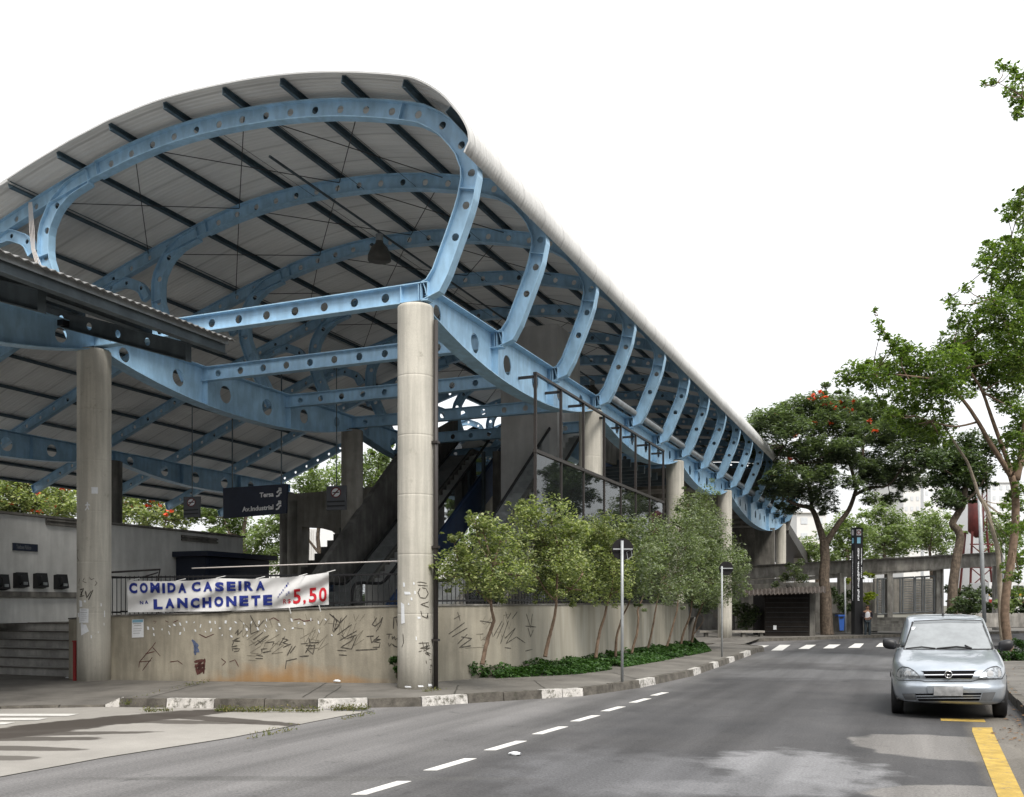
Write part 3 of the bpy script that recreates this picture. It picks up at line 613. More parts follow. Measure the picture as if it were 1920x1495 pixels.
# outer line of a rib: right knee, over the crown, down the long left wing (x, z)
KNEE = [(-7.40, 7.10), (-7.03, 7.96), (-6.88, 8.36)]
CROWN = [(-6.88, 8.36), (-6.795, 8.70), (-6.795, 9.0), (-6.875, 9.27), (-7.03, 9.52), (-7.28, 9.82), (-7.62, 10.08), (-7.97, 10.24), (-8.91, 10.50), (-9.9, 10.70), (-11.0, 10.83), (-12.2, 10.89), (-13.23, 10.87), (-14.31, 10.75), (-15.3, 10.55)]
WING = [(-15.3, 10.55), (-16.5, 10.24), (-18.1, 9.75), (-20, 9.09), (-22.2, 8.24), (-24.6, 7.28), (-26.6, 6.48), (-28.4, 5.75)]
LEG = [(-15.55, 10.44), (-15.8, 10.37), (-16.2, 10.22), (-16.55, 9.94), (-16.78, 9.6), (-16.88, 9.2), (-16.86, 8.8), (-16.75, 8.45), (-16.40, 7.72), (-16.15, 7.25), (-15.95, 6.86)]
def rib_member(mb, outer, Y, d=.29, first=.4, sp=.545, r=.068, stiff=(), skip=(), bf=.2, inner=None, tw=.014, tf=.018):
    inner = inner or offset(outer, -d); T = arclen(outer)[-1]; h = []; s = first
    while s < T-.2:
        if not any(a < s < b for a, b in skip): h.append((s, r))
        s += sp
    ibeam(mb, outer, inner, fXZ(Y), h, bf=bf, stiff=stiff, tw=tw, tf=tf)
ARCH = cr2(KNEE+CROWN[1:], 5)
FOOT_O = [(-7.86, 6.838), (-7.76, 6.838), (-7.67, 6.850), (-7.59, 6.885), (-7.52, 6.94), (-7.455, 7.02)]          # rounded knee outside the girder
FOOT_I = [(-7.86, 7.13), (-7.82, 7.13), (-7.79, 7.133), (-7.765, 7.145), (-7.745, 7.165), (-7.725, 7.19)]
ARCH_IN = FOOT_I+offset(ARCH, -.29); ARCH = FOOT_O+ARCH; AT = arclen(ARCH)[-1]
# offset() goes to the left of travel for negative d: towards the inside of the arch
RIBX = 0.0
def make_rib(mb, Y, wing):
    rib_member(mb, ARCH, Y, stiff=(.10, 1.95, 4.2), skip=((0, .7),), first=1.15, inner=ARCH_IN)
    lg = cr2(LEG, 4); rib_member(mb, lg, Y, d=.29, first=.45, sp=.56, stiff=(2.1,), bf=.18, tw=.022, tf=.015)
    wg = cr2(WING if wing else WING[:3]+[(-18.7, 9.55)], 4); rib_member(mb, wg, Y, d=.27, first=.6, sp=.6, r=.06, bf=.16, tw=.030, tf=.012)
    arc = cr2([(-16.98, 9.02), (-17.15, 9.30), (-17.5, 9.50), (-17.95, 9.56), (-18.45, 9.42), (-18.9, 9.18)], 4)
    rib_member(mb, arc, Y, d=.22, first=.35, sp=.5, r=.05, bf=.14, tw=.018, tf=.014)
mb = MB(); make_rib(mb, Y0, True); rib0 = mb.build('arch_rib', M['blue'], hall)
mb = MB(); make_rib(mb, Y0, False); me_rb = mb.mesh('arch_rib', M['blue'], HOFF)
mb = MB(); T0 = 7.55; nh = 12
ibeam(mb, [(-15.5, 7.13), (-7.72, 7.13)], [(-15.5, 6.84), (-7.72, 6.84)], fXZ(Y0), [(.55+.635*i, .08) for i in range(11)], bf=.2, stiff=(7.25, 7.60))
for z in (6.88, 6.93, 6.98, 7.03, 7.08):     # bolts of the splice
    for x in (-7.86, -7.80): mb.box((x-.012, Y0-.02, z-.012), (x+.012, Y0+.02, z+.012))
beam0 = mb.build('cross_beam', M['blue'], hall)
NRIB = 16
for k in range(1, NRIB):
    o = rib0.copy(); o.data = rib0.data if k <= 6 else me_rb; COL.objects.link(o); o.parent = hall; o.location = (0, BAY*k, 0)
    o = beam0.copy(); COL.objects.link(o); o.parent = hall; o.location = (0, BAY*k, 0)
# rib foot plate over the girder is part of each rib; girders in three rows
def girder(X, k0, k1, deep, bf=.34, nhole=6):
    ya, yb = Y0+BAY*k0, Y0+BAY*k1; n = 28; top = []; bot = []
    for i in range(n+1):
        t = -1+2*i/n; y = ya+(yb-ya)*i/n; top.append((y, 7.14 if X > XW+1 else 6.72)); bot.append((y, (6.80 if X > XW+1 else 6.45)-deep*(1-abs(t)**2.2)))
    L = yb-ya; hs = []
    for i in range(nhole):
        t = (i+.5)/nhole; e = 1-abs(2*t-1)**2.2; hs.append((L*t, .12+.09*e))
    mb = MB(); ibeam(mb, top, bot, fYZ(X), hs, bf=bf, tw=.02, stiff=[L/3, 2*L/3], step=.4, nh=20)
    return mb.build('girder', M['blue'], hall)
for k0, k1, d, n in [(0, 3, .60, 6), (3, 6, .60, 6), (6, 9, .60, 6), (9, 15, 1.0, 12)]:
    girder(XR, k0, k1, d, nhole=n)
for k0, k1 in [(-3, 0), (0, 3), (3, 6), (6, 9), (9, 12), (12, 15)]: girder(XL, k0, k1, .58)
for k0, k1 in [(-3, 0), (0, 3), (3, 6)]: girder(XW, k0, k1, .48)
# columns
def column(x, y, z0, z1, r, m='colconc'):
    mb = MB(); pr = [(r, z0)]; z = z0+1.55
    while z < z1-.3: pr += [(r, z-.5), (r, z-.03), (r, z-.008), (r-.0025, z-.003), (r-.0025, z+.003), (r, z+.008), (r, z+.03)]; z += 1.02
    pr += [(r, z1-.06), (r, z1-.02), (r-.02, z1)]
    mb.lathe((x, y, 0), pr, 40); return mb.build('column', M[m], hall, smooth=False)
col1 = column(XR, Y0, -.1, 6.76, .312); colA = column(XL, Y0, -.1, 6.76, .325)
for k in (3, 6, 9, 15): column(XR, Y0+BAY*k, -.1, 6.76, .312)
column(XR, Y0+BAY*18, -.1, 5.3, .312)
for k in (3, 6, 9, 15): column(XL, Y0+BAY*k, -.1, 6.76, .32, 'conc')
for k in (3, 6): column(XW, Y0+BAY*k, -.1, 6.40, .32, 'concdark')
for o in [c for c in children(hall) if c.name.startswith('column')]:
    for p in o.data.polygons: p.use_smooth = abs(p.normal.z) < .5
# pads between column and steel
for k in (0, 3, 6, 9, 15): mb = MB(); mb.box((XR-.2, Y0+BAY*k-.2, 6.755), (XR+.2, Y0+BAY*k+.2, 6.798)); mb.build('bearing_pad', M['steel'], hall)
for k in (0, 3, 6, 9, 15): mb = MB(); mb.box((XL-.2, Y0+BAY*k-.2, 6.755), (XL+.2, Y0+BAY*k+.2, 6.798)); mb.build('bearing_pad', M['steel'], hall)
# purlins lying on the ribs, running along the hall
RP = cr2(CROWN[:-1], 6)+cr2([CROWN[-1]]+WING[1:], 6)
def on_rib(x):
    for a, b in zip(RP[8:], RP[9:]):
        if b[0] <= x <= a[0]:
            k = (x-a[0])/(b[0]-a[0]); return a[1]+(b[1]-a[1])*k, math.atan2(b[1]-a[1], b[0]-a[0])
    return RP[-1][1], 0
PX = [-7.13, -7.93, -9.12, -10.39, -11.65, -13.02, -14.35, -15.71, -17.05]; PWX = [-18.4, -19.7, -21.0, -22.3, -23.6, -24.9, -26.2, -27.4, -28.3]
YF = Y0-.62; YE = Y0+BAY*15+.6; YW = Y0+BAY*6+.45
M['purlin'] = surf('blue_grey_purlin_paint', (.085, .125, .15), var=.15, scale=2, rough=.55, streak=.15)
def purlin(x, ya, yb):
    z, a = on_rib(x); a += math.pi; t = Vector((math.cos(a), 0, math.sin(a))); n = Vector((-t.z, 0, t.x))
    if n.z < 0: n = -n
    p = Vector((x, 0, z))+n*.018
    mb = MB(); h = .13
    for c, hx, hn in ((p+n*h/2, .006, h/2), (p+t*.035+n*.004, .035, .004), (p+t*.035+n*(h-.004), .035, .004)):
        mb.obox(c+Vector((0, (ya+yb)/2, 0)), t*hx, (0, (yb-ya)/2, 0), n*hn)
    return mb.build('purlin', M['purlin'], hall)
for x in PX: purlin(x, YF, YE)
for x in PWX: purlin(x, YF-8 if x < -30 else YF, YW)
# roof sheet
def roofmat():
    m, N, L, B = mat('corrugated_roof_sheet'); ge = N.new('ShaderNodeNewGeometry'); pos = ge.outputs['Position']; sx = N.new('ShaderNodeSeparateXYZ'); L.new(pos, sx.inputs[0])
    n1 = N.new('ShaderNodeTexNoise'); n1.inputs['Scale'].default_value = .7; n1.inputs['Detail'].default_value = 6; L.new(pos, n1.inputs['Vector'])
    r1 = ramp(N, [(.3, (.60, .60, .59)), (.7, (.71, .71, .695))]); L.new(n1.outputs['Fac'], r1.inputs[0])
    def wave(per):
        a = N.new('ShaderNodeMath'); a.operation = 'MULTIPLY'; a.inputs[1].default_value = 2*math.pi/per; L.new(sx.outputs['Y'], a.inputs[0])
        b = N.new('ShaderNodeMath'); b.operation = 'SINE'; L.new(a.outputs[0], b.inputs[0]); return b.outputs[0]
    # overlapped sheet joints about every metre
    w = wave(1.07); r = ramp(N, [(.985, g3(1)), (.998, g3(.80))]); h = N.new('ShaderNodeMapRange'); h.inputs['From Min'].default_value = -1; L.new(w, h.inputs[0]); L.new(h.outputs[0], r.inputs[0])
    mx = N.new('ShaderNodeMixRGB'); mx.blend_type = 'MULTIPLY'; mx.inputs[0].default_value = 1; L.new(r1.outputs[0], mx.inputs[1]); L.new(r.outputs[0], mx.inputs[2])
    mp = N.new('ShaderNodeMapping'); mp.inputs['Scale'].default_value = (.25, 6, .25); L.new(pos, mp.inputs[0])
    n2 = N.new('ShaderNodeTexNoise'); n2.inputs['Scale'].default_value = 2.2; n2.inputs['Detail'].default_value = 5; L.new(mp.outputs[0], n2.inputs['Vector'])
    r2 = ramp(N, [(.38, g3(.93)), (.6, g3(1.02))]); L.new(n2.outputs['Fac'], r2.inputs[0])
    mm = N.new('ShaderNodeMixRGB'); mm.blend_type = 'MULTIPLY'; mm.inputs[0].default_value = 1; L.new(mx.outputs[0], mm.inputs[1]); L.new(r2.outputs[0], mm.inputs[2])
    L.new(mm.outputs[0], B.inputs['Base Color']); B.inputs['Roughness'].default_value = .6; B.inputs['Specular IOR Level'].default_value = .3
    bp = N.new('ShaderNodeBump'); bp.inputs['Strength'].default_value = .45; bp.inputs['Distance'].default_value = .010; L.new(wave(.11), bp.inputs['Height']); L.new(bp.outputs[0], B.inputs['Normal'])
    # small translucent share in the sheet passes a little daylight to the underside
    t = N.new('ShaderNodeBsdfTranslucent'); L.new(mm.outputs[0], t.inputs[0]); ms = N.new('ShaderNodeMixShader'); ms.inputs[0].default_value = .15
    L.new(B.outputs[0], ms.inputs[1]); L.new(t.outputs[0], ms.inputs[2]); L.new(ms.outputs[0], N['Material Output'].inputs[0])
    return m
M['roof'] = roofmat()
def roofline(P, d): return offset(P, d)
def sheet(name, prof, ya, yb, thick=.03, parent=hall, m='roof', seg=None):
    """profile (x, z) swept along the hall, small real waves along the two cut edges"""
    mb = MB(); up = offset(prof, thick); n = len(prof); ys = seg or [ya, yb]
    vs = []
    for y in ys:
        for p in prof: vs.append((p[0], y, p[1]))
        for p in up: vs.append((p[0], y, p[1]))
    fs = []
    for j in range(len(ys)-1):
        a, b = j*2*n, (j+1)*2*n
        for i in range(n-1): fs += [(a+i, a+i+1, b+i+1, b+i), (a+n+i, b+n+i, b+n+i+1, a+n+i+1)]
        fs += [(a, b, b+n, a+n), (a+n-1, a+2*n-1, b+2*n-1, b+n-1)]
    e = (len(ys)-1)*2*n
    for i in range(n-1): fs += [(i, n+i, n+i+1, i+1), (e+i, e+i+1, e+n+i+1, e+n+i)]
    mb.add(vs, fs); return mb.build(name, M[m], parent, smooth=False)
RO = [( -6.66, 9.02), (-6.70, 9.12)]
base = [p for p in RP if p[1] > 9.1 or p[0] < -9]
sh = offset([(-6.90, 9.0)]+base, .165)
i7 = [i for i, p in enumerate(sh) if p[0] > -17.35][-1]
r1 = sheet('roof_sheet', sh[:i7+1], YF-.06, YE+.1)
r2 = sheet('roof_sheet', [(a, b-.035) for a, b in sh[i7-1:]], YF-.06, YW+.1)
for o in (r1, r2):
    for p in o.data.polygons: p.use_smooth = abs(p.normal.y) < .5
# thin cross bracing rods under the sheet, bay by bay
M['rod'] = plain('thin_dark_rod', (.05, .05, .05), rough=.6)
mb = MB()
def rp(x, k): z, a = on_rib(x); return Vector((x, Y0+BAY*k, z-.03))
for a, b in [(-9.12, -11.65), (-11.65, -14.35), (-14.35, -17.05)]:
    mb.tube([rp(a, 0), rp(b, 1)], .010, 5); mb.tube([rp(b, 0), rp(a, 1)], .010, 5)
br = mb.build('brace_rods', M['rod'], hall)
for k in range(1, 8):
    o = br.copy(); COL.objects.link(o); o.parent = hall; o.location = (0, BAY*k, 0)
mb = MB()
for k in range(0, 8):
    for x in (-11.02, -12.3, -9.75):
        z, _ = on_rib(x); mb.tube([(x, Y0+BAY*k, z-.24), (x, Y0+BAY*(k+1), z-.24)], .006, 4)
mb.build('sag_rods', M['rod'], hall)
# conduit along the crown that carries the lamps
mb = MB(); mb.tube([(-11.9, Y0+1.1, 10.55), (-11.9, Y0+22, 10.55)], .03, 6); mb.build('lamp_conduit', M['steel'], hall)
# upper deck of the far part, with its edge and floor beams
mb = MB(); mb.box((-14.9, 36.2, 6.62), (-8.35, 63.3, 6.86))
for i in range(9): mb.box((-14.8, 36.6+i*3.22, 6.30), (-8.4, 34.9+i*3.22, 6.615))
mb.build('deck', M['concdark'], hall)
mb = MB()
for i in range(7): mb.box((-11.8, 29.9+i*.85, 6.05), (-8.5, 30.02+i*.85, 6.30))
mb.build('floor_slats', M['steel'], hall)
# pale gutter pipe along the girder top beyond the glass
mb = MB(); mb.tube([(-7.72, Y0+BAY*3.05, 7.28), (-7.72, Y0+BAY*15, 7.28)], .10, 10); mb.build('gutter_pipe', M['steelrail'], hall, smooth=True)
mb = MB()
for z in (7.7, 8.1): mb.tube([(-8.6, 31.0, z), (-8.6, 63, z)], .02, 5)
for i in range(11): mb.tube([(-8.6, 31.0+i*3.15, 6.85), (-8.6, 31.0+i*3.15, 8.1)], .02, 5)
mb.build('deck_handrail', M['steelrail'], hall)
# inner wall of the ticket level, seen dark behind the ribs
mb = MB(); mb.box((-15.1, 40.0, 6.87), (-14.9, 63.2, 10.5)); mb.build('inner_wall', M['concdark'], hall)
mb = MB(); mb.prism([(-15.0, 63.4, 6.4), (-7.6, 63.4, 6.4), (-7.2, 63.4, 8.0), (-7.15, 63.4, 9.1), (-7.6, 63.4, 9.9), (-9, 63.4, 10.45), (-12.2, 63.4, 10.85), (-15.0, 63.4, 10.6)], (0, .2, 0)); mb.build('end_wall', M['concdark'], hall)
mb = MB(); mb.prism([(-7.6, 63.7, 6.9), (-7.6, 63.7, 6.2), (-7.6, 80, 4.0), (-7.6, 80, 4.9)], (-2.2, 0, 0)); mb.build('end_ramp', M['pipe_dark'], hall)
# cables taped to the left leg of the first rib
M['cable'] = plain('white_cable', (.62, .58, .55), rough=.6)
mb = MB()
for j in range(4):
    o = .035*j
    mb.tube([(-17.08+o*.8, Y0-.13, 10.0), (-17.04+o*1.2, Y0-.14, 9.4), (-16.98+o*.8, Y0-.14, 9.0), (-16.75+o*1.5, Y0-.14, 8.4), (-16.35+o, Y0-.14, 7.5)], .009, 5)
mb.build('cable_bundle', M['cable'], hall)
# lettering and scraps on the two front columns
CB = {1: bvh_of(col1), 0: bvh_of(colA)}
mb = MB()
ribbons(mb, CB[1], tr([[(1320, 430), (1350, 428), (1400, 440)], [(1325, 455), (1410, 462)], [(1345, 480), (1325, 520), (1345, 565), (1390, 570), (1415, 530), (1395, 485), (1360, 478)], [(1420, 600), (1350, 625), (1420, 650)], [(1385, 612), (1385, 640)], [(1350, 680), (1360, 725), (1400, 745), (1415, 700)], [(1410, 700), (1412, 755)],
   [(1330, 965), (1420, 960), (1400, 1010), (1350, 1005), (1430, 985)], [(1345, 1010), (1435, 1005), (1370, 1035)], [(1365, 950), (1380, 1030)], [(1400, 960), (1395, 1050)], [(1330, 1040), (1360, 1030)], [(1385, 1050), (1430, 1075), (1395, 1040), (1440, 1060)], [(1425, 1105), (1445, 1110)], [(1395, 1115), (1400, 1145)], [(1430, 1155), (1450, 1165), (1440, 1150), (1435, 1185)], [(1425, 1195), (1440, 1195), (1432, 1225)], [(1195, 880), (1200, 960), (1185, 1000)]], 500, 1000, 4.672), .016)
ribbons(mb, CB[0], tr([[(700, 490), (690, 540)], [(740, 485), (725, 515), (760, 530)], [(780, 480), (800, 500), (825, 490)], [(835, 510), (850, 530), (830, 555)], [(660, 250), (690, 240), (670, 290), (695, 340)], [(660, 380), (672, 450)]], 0, 980, 4.672), .012)
mb.build('graffiti', M['ink'], col1, fix=False)
mb = MB(); ribbons(mb, CB[0], tr([[(700, 590), (735, 580), (700, 650), (740, 640)], [(750, 600), (760, 660), (800, 600)], [(815, 590), (775, 680)], [(710, 600), (720, 650)]], 0, 980, 4.672), .022); mb.build('graffiti', M['ink'], colA, fix=False)
mb = MB()
for x, y, w, h in [(710, 710, 26, 60), (690, 810, 14, 40), (745, 690, 20, 20), (885, 720, 10, 30), (915, 800, 8, 60), (910, 890, 7, 26), (800, 1000, 10, 30), (860, 960, 7, 14), (720, 890, 16, 20)]:
    u, v, a, b = x/4.672, 980+y/4.672, w/9.3, h/9.3; patch(mb, CB[0], [(u-a, v-b), (u+a*.7, v-b*.8), (u+a, v+b*.9), (u-a*.8, v+b)], n=3)
mb.build('torn_paper', M['paper'], colA, fix=False)
mb = MB()
for x, y, w, h in [(1195, 700, 34, 190), (1235, 525, 60, 26), (1290, 440, 14, 22), (1270, 575, 16, 26), (1205, 450, 18, 40), (1310, 920, 10, 34), (1335, 740, 30, 20), (1300, 520, 14, 30), (1245, 620, 12, 20), (1240, 1345, 60, 14), (1350, 1340, 50, 16), (1430, 1330, 36, 22)]:
    u, v, a, b = 500+x/4.672, 1000+y/4.672, w/9.3, h/9.3; patch(mb, CB[1], [(u-a, v-b), (u+a*.7, v-b*.8), (u+a, v+b*.9), (u-a*.8, v+b)], n=3)
mb.build('torn_paper', M['paper'], col1, fix=False)
poster('notice', 'upper white notice taped to the left front column, at chest height above a torn one', CB[0], [(150, 1141), (166.5, 1141.5), (166, 1168), (149.5, 1168)], None, [(.08, .13, .15, .8), (.25, .28, .12, .85), (.38, .41, .12, .8), (.52, .55, .12, .85), (.66, .69, .12, .8), (.8, .83, .12, .6)])
poster('notice', 'torn white notice low on the left front column, the lowest paper there', CB[0], [(152, 1171), (162, 1171), (167, 1184), (153, 1192)], None)
poster('sticker', 'small white square sticker high on the left front column', CB[0], [(171.5, 913.5), (183.5, 914), (183, 926), (171.5, 926)], None)
mb = MB(); ribbons(mb, CB[0], [[(164, 941.5), (164, 944)], [(160, 948), (164, 945), (169, 948)], [(164, 945), (164, 951)], [(164, 951), (160, 957)], [(164, 951), (167, 956)]], .035, off=.006)
single(mb.build('painted_mark', M['paper'], None, fix=False), 'small white walking figure mark on the left front column under the square sticker', 'mark')
# pipes beside the columns
t = thing('drainpipe', 'dark brown drainpipe running down the right side of the nearest round column', 'pipe', (-7.6, 14.72, .15))
mb = MB(); p1 = (-7.63, 14.70); mb.tube([(p1[0], p1[1], .12), (p1[0], p1[1], 3.0), (p1[0], p1[1], 6.5)], .042, 10); mb.build('pipe', M['pipe_dark'], t, smooth=True)
mb = MB()
for z in (1.0, 2.6, 4.4): mb = MB(); mb.box((p1[0]-.055, p1[1]-.055, z-.02), (p1[0]+.055, p1[1]+.055, z+.02)); mb.build('clamp', M['pipe_dark'], t)
t = thing('pipe', 'short dark red pipe standing beside the left front column', 'pipe', (-15.78, 14.66, .05))
mb = MB(); mb.tube([(-15.80, 14.55, .05), (-15.80, 14.55, .85)], .045, 10); mb.build('pipe', M['red'], t); mb = MB(); mb.tube([(-15.80, 14.55, .85), (-15.80, 14.55, .88)], .06, 10); mb.build('cap', M['red'], t)
# high-bay lamps
M['lampbell'] = surf('dusty_lamp_bell', (.10, .095, .085), var=.2, rough=.5)
for i, (y, lab) in enumerate([(20.0, 'nearest dark bell-shaped lamp hanging from the roof of the station hall'), (28.2, 'second dark bell-shaped lamp hanging from the roof, farther into the hall than the nearest'), (36.4, 'farthest dark bell-shaped lamp hanging deep inside the hall roof')]):
    t = thing('hanging_lamp', lab, 'lamp', (-11.9, y, 10.5), group='bell lamps under the hall roof')
    mb = MB(); mb.lathe((0, 0, 0), [(.28, -.62), (.275, -.50), (.20, -.32), (.10, -.22), (.09, -.16)], 20); mb.build('bell', M['lampbell'], t, local=True, smooth=True)
    mb = MB(); mb.lathe((0, 0, 0), [(.09, -.16), (.09, .0), (.03, .02)], 12); mb.build('ballast', M['steelrail'], t, local=True)
    mb = MB(); mb.lathe((0, 0, 0), [(.24, -.60), (.2, -.59), (.0, -.585)], 16); mb.build('lens', M['white'], t, local=True)
# ------------------------------------------------------------------ near canopy whose eave cuts across the upper left
can = thing('front_canopy', 'dark sloping corrugated canopy jutting in front of the station hall at upper left', 'canopy', (-15.4, 11, 6))
def cz(x): return 6.44+.31*(-11.56-x)
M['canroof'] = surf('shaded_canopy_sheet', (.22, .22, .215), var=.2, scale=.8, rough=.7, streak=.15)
mb = MB(); y0c, y1c = 3.0, 14.22; ny = 150; vs = []; fs = []
# real corrugations: ridges run up the slope
xs = [-11.50, -15, -19, -23, -27]; per = .15; yy = []
y = y0c
while y <= y1c: yy.append(y); y += per/4
for j, y in enumerate(yy):
    h = .016*math.sin(2*math.pi*j/4)
    for x in xs: vs.append((x, y, cz(x)+.02+h)); 
n = len(xs); k = len(yy)
for x in (0,):
    for j in range(k-1):
        for i in range(n-1): fs.append((j*n+i, j*n+i+1, (j+1)*n+i+1, (j+1)*n+i))
mb.add(vs, fs)
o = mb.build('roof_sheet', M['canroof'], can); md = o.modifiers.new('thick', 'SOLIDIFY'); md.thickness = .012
def cpurlin(x, ya, yb, h=.27, name='purlin', dz=0):
    mb = MB(); z = cz(x)-.005+dz
    mb.box((x-.006, ya, z-h), (x+.006, yb, z-.010)); mb.box((x-.10, ya, z-h), (x-.0065, yb, z-h+.008)); mb.box((x-.10, ya, z-.009), (x+.04, yb, z))
    mb.box((x+.0065, ya, z-h), (x+.05, yb, z-h+.008))
    return mb.build(name, M['steel'], can)
cpurlin(-11.72, 3.0, 14.20)
for x in (-13.4, -15.1, -16.8, -18.5, -20.2): cpurlin(x, 3.0, 14.15)
def crafter(Y):
    xs = [-12.3, -14, -17, -20, -23.5, -26]; top = [(x, cz(x)-.29) for x in xs]; bot = [(x, z-.30) for x, z in top]
    top = list(reversed(top)); bot = list(reversed(bot)); mb = MB()
    T = arclen(top)[-1]; ibeam(mb, top, bot, fXZ(Y), [(.4+.76*i, .075) for i in range(int(T/.76))], bf=.16); return mb.build('rafter', M['steel'], can)
for Y in (13.9, 10.7, 7.5, 4.3): crafter(Y)
mb = MB()
for Y in (13.9, 10.7): mb.box((XL-.16, Y-.16, 7.16), (XL+.16, Y+.16, cz(XL)-.60))
mb.build('post', M['black'], can)
mb = MB(); mb.box((-11.66, 3, cz(-11.66)-.10), (-11.64, 14.2, cz(-11.66)-.0)); mb.build('eave_trim', M['steelrail'], can)

# ------------------------------------------------------------------ platform, steps, ticket office
flat('platform_floor', [(-60, 17.3), (-16.25, 17.3), (-16.25, 15.02), (-15.2, 15.06), (-13, 15.14), (-11, 15.22), (-9.2, 15.34), (-8.65, 15.6), (-8.2, 16.4), (-7.85, 18), (-7.53, 20), (-7.28, 24), (-7.2, 29), (-7.17, 31.4), (-7.4, 34.5), (-60, 34.5)], 1.18, M['pave'])
mb = MB(); mb.box((-60, 34.4, -.1), (-7.4, 34.6, 1.175)); single(mb.build('platform_wall', M['concdark']), 'dark low concrete wall closing the far end of the raised platform', 'wall')
st = thing('staircase', 'broad grey stone steps rising to the platform at the far left of the photo', 'steps', (-18, 15.4, .05))
mb = MB()
for i in range(6): mb.box((-26, 15.35+i*.33, -.1), (-16.33, 17.5, .05+(i+1)*.188-(.0 if i < 5 else .002)))
M['stepconc'] = surf('pale_step_concrete', (.46, .45, .43), var=.2, rough=.9, streak=.2, fine=.08); mb.build('step', M['stepconc'], st)
mb = MB()
for i in range(6): mb.box((-26, 15.35+i*.33-.02, .05+(i+1)*.188-.03), (-16.33, 15.35+i*.33-.002, .05+(i+1)*.188+.003))
mb.build('nosing', M['pave'], st)
mb = MB(); mb.box((-16.32, 15.05, -.05), (-16.08, 17.4, 1.33)); mb.build('side_wall', M['wall'], st)
off_ = thing('ticket_office', 'long low grey plastered ticket office behind the columns at left', 'building', (-20, 18, 1.18))
mb = MB(); mb.box((-24.0, 9, 1.17), (-20.0, 25.1, 3.77)); mb.build('wall', M['plaster'], off_)
mb = MB(); mb.box((-24.05, 8.9, 3.775), (-19.93, 25.16, 3.83)); mb.build('coping', M['concdark'], off_)
mb = MB(); mb.box((-19.997, 12, 1.80), (-19.90, 19.2, 1.93)); mb.build('shelf', M['concdark'], off_)
for (u0, v0), (u1, v1) in [((85, 973), (205, 988)), ((339, 1004), (406, 1014))]:
    ya, za = onX(u0, v0, -20); yb, zb = onX(u1, v1, -20); zz = (za+zb)/2
    mb = MB()
    for z in (zz-.10, zz+.0): mb.box((-19.995, ya, z-.022), (-19.93, yb, z+.022))
    mb.box((-19.997, ya, zz-.12), (-19.985, yb, zz+.05)); mb.build('vent', M['concdark'], off_)
kk = thing('shuttered_kiosk', 'dark navy shuttered booth at the right end of the grey ticket office', 'kiosk', (-19.4, 23.4, 1.18))
mb = MB(); mb.box((-19.98, 22.05, 1.19), (-18.9, 25.0, 3.0)); mb.build('body', M['navy'], kk)
mb = MB()
for i in range(16): mb.box((-18.895, 22.2, 1.35+i*.10), (-18.87, 24.9, 1.43+i*.10))
mb.build('shutter', M['navy'], kk)
mb = MB(); mb.box((-19.99, 21.9, 3.01), (-18.7, 25.15, 3.16)); mb.build('roof', M['navy'], kk)
# pay phones
pnames = ['dark wall payphone cut off by the left border of the photo', 'dark wall payphone second from the left, next to the one cut off by the border', 'dark wall payphone between two others, under the right end of the navy plaque', 'dark wall payphone nearest to the left front column, the rightmost on the grey wall']
for (u, v), lab in zip([(4, 1093), (40, 1089), (77, 1090), (115, 1092)], pnames):
    y, z = onX(u, v, -19.9); t = thing('payphone', lab, 'payphone', (-20, y, z-.18), group='payphones on the ticket office wall')
    mb = MB(); mb.hexa([(.002, -.15, 0), (.20, -.15, .04), (.20, .15, .04), (.002, .15, 0), (.002, -.15, .36), (.14, -.15, .38), (.14, .15, .38), (.002, .15, .36)]); mb.build('housing', M['black'], t, local=True)
    mb = MB(); mb.box((.19, -.02, .08), (.215, .09, .15)); mb.build('keypad', M['steelrail'], t, local=True)
    mb = MB(); mb.tube([(.20, -.11, .30), (.245, -.115, .26), (.25, -.115, .12), (.21, -.11, .09)], .024, 8); mb.build('handset', M['rubber'], t, local=True, smooth=True)
def lay_text(mb, s, box, fn, bold=0., mi=0):
    """lettering fitted into box (a0, b0, a1, b1) of a surface fn(a, b)"""
    P, fs = text2d(s, bold); a0, b0, a1, b1 = box
    mb.add([fn(a0+(a1-a0)*x, b1+(b0-b1)*y) for x, y in P], fs, mi)
M['signtext'] = plain('white_sign_letters', (.75, .75, .75), rough=.6)
M['dimtext'] = plain('worn_sign_letters', (.17, .18, .19), rough=.6)
pl = thing('plaque', 'narrow dark plaque high on the grey ticket office wall above the payphones', 'sign', (-19.98, 16.88, 2.9))
ya, za = onX(24, 1022, -19.98); yb, zb = onX(70, 1031, -19.98)
mb = MB(); mb.box((-19.998, ya, (za+zb)/2-.09), (-19.96, yb, (za+zb)/2+.09)); mb.build('panel', M['navy'], pl)
mb = MB(); lay_text(mb, 'Telefones Públicos', (ya+.08, (za+zb)/2+.05, yb-.2, (za+zb)/2-.05), lambda a, b: (-19.955, a, b), .01); mb.build('lettering', M['dimtext'], pl, fix=False)
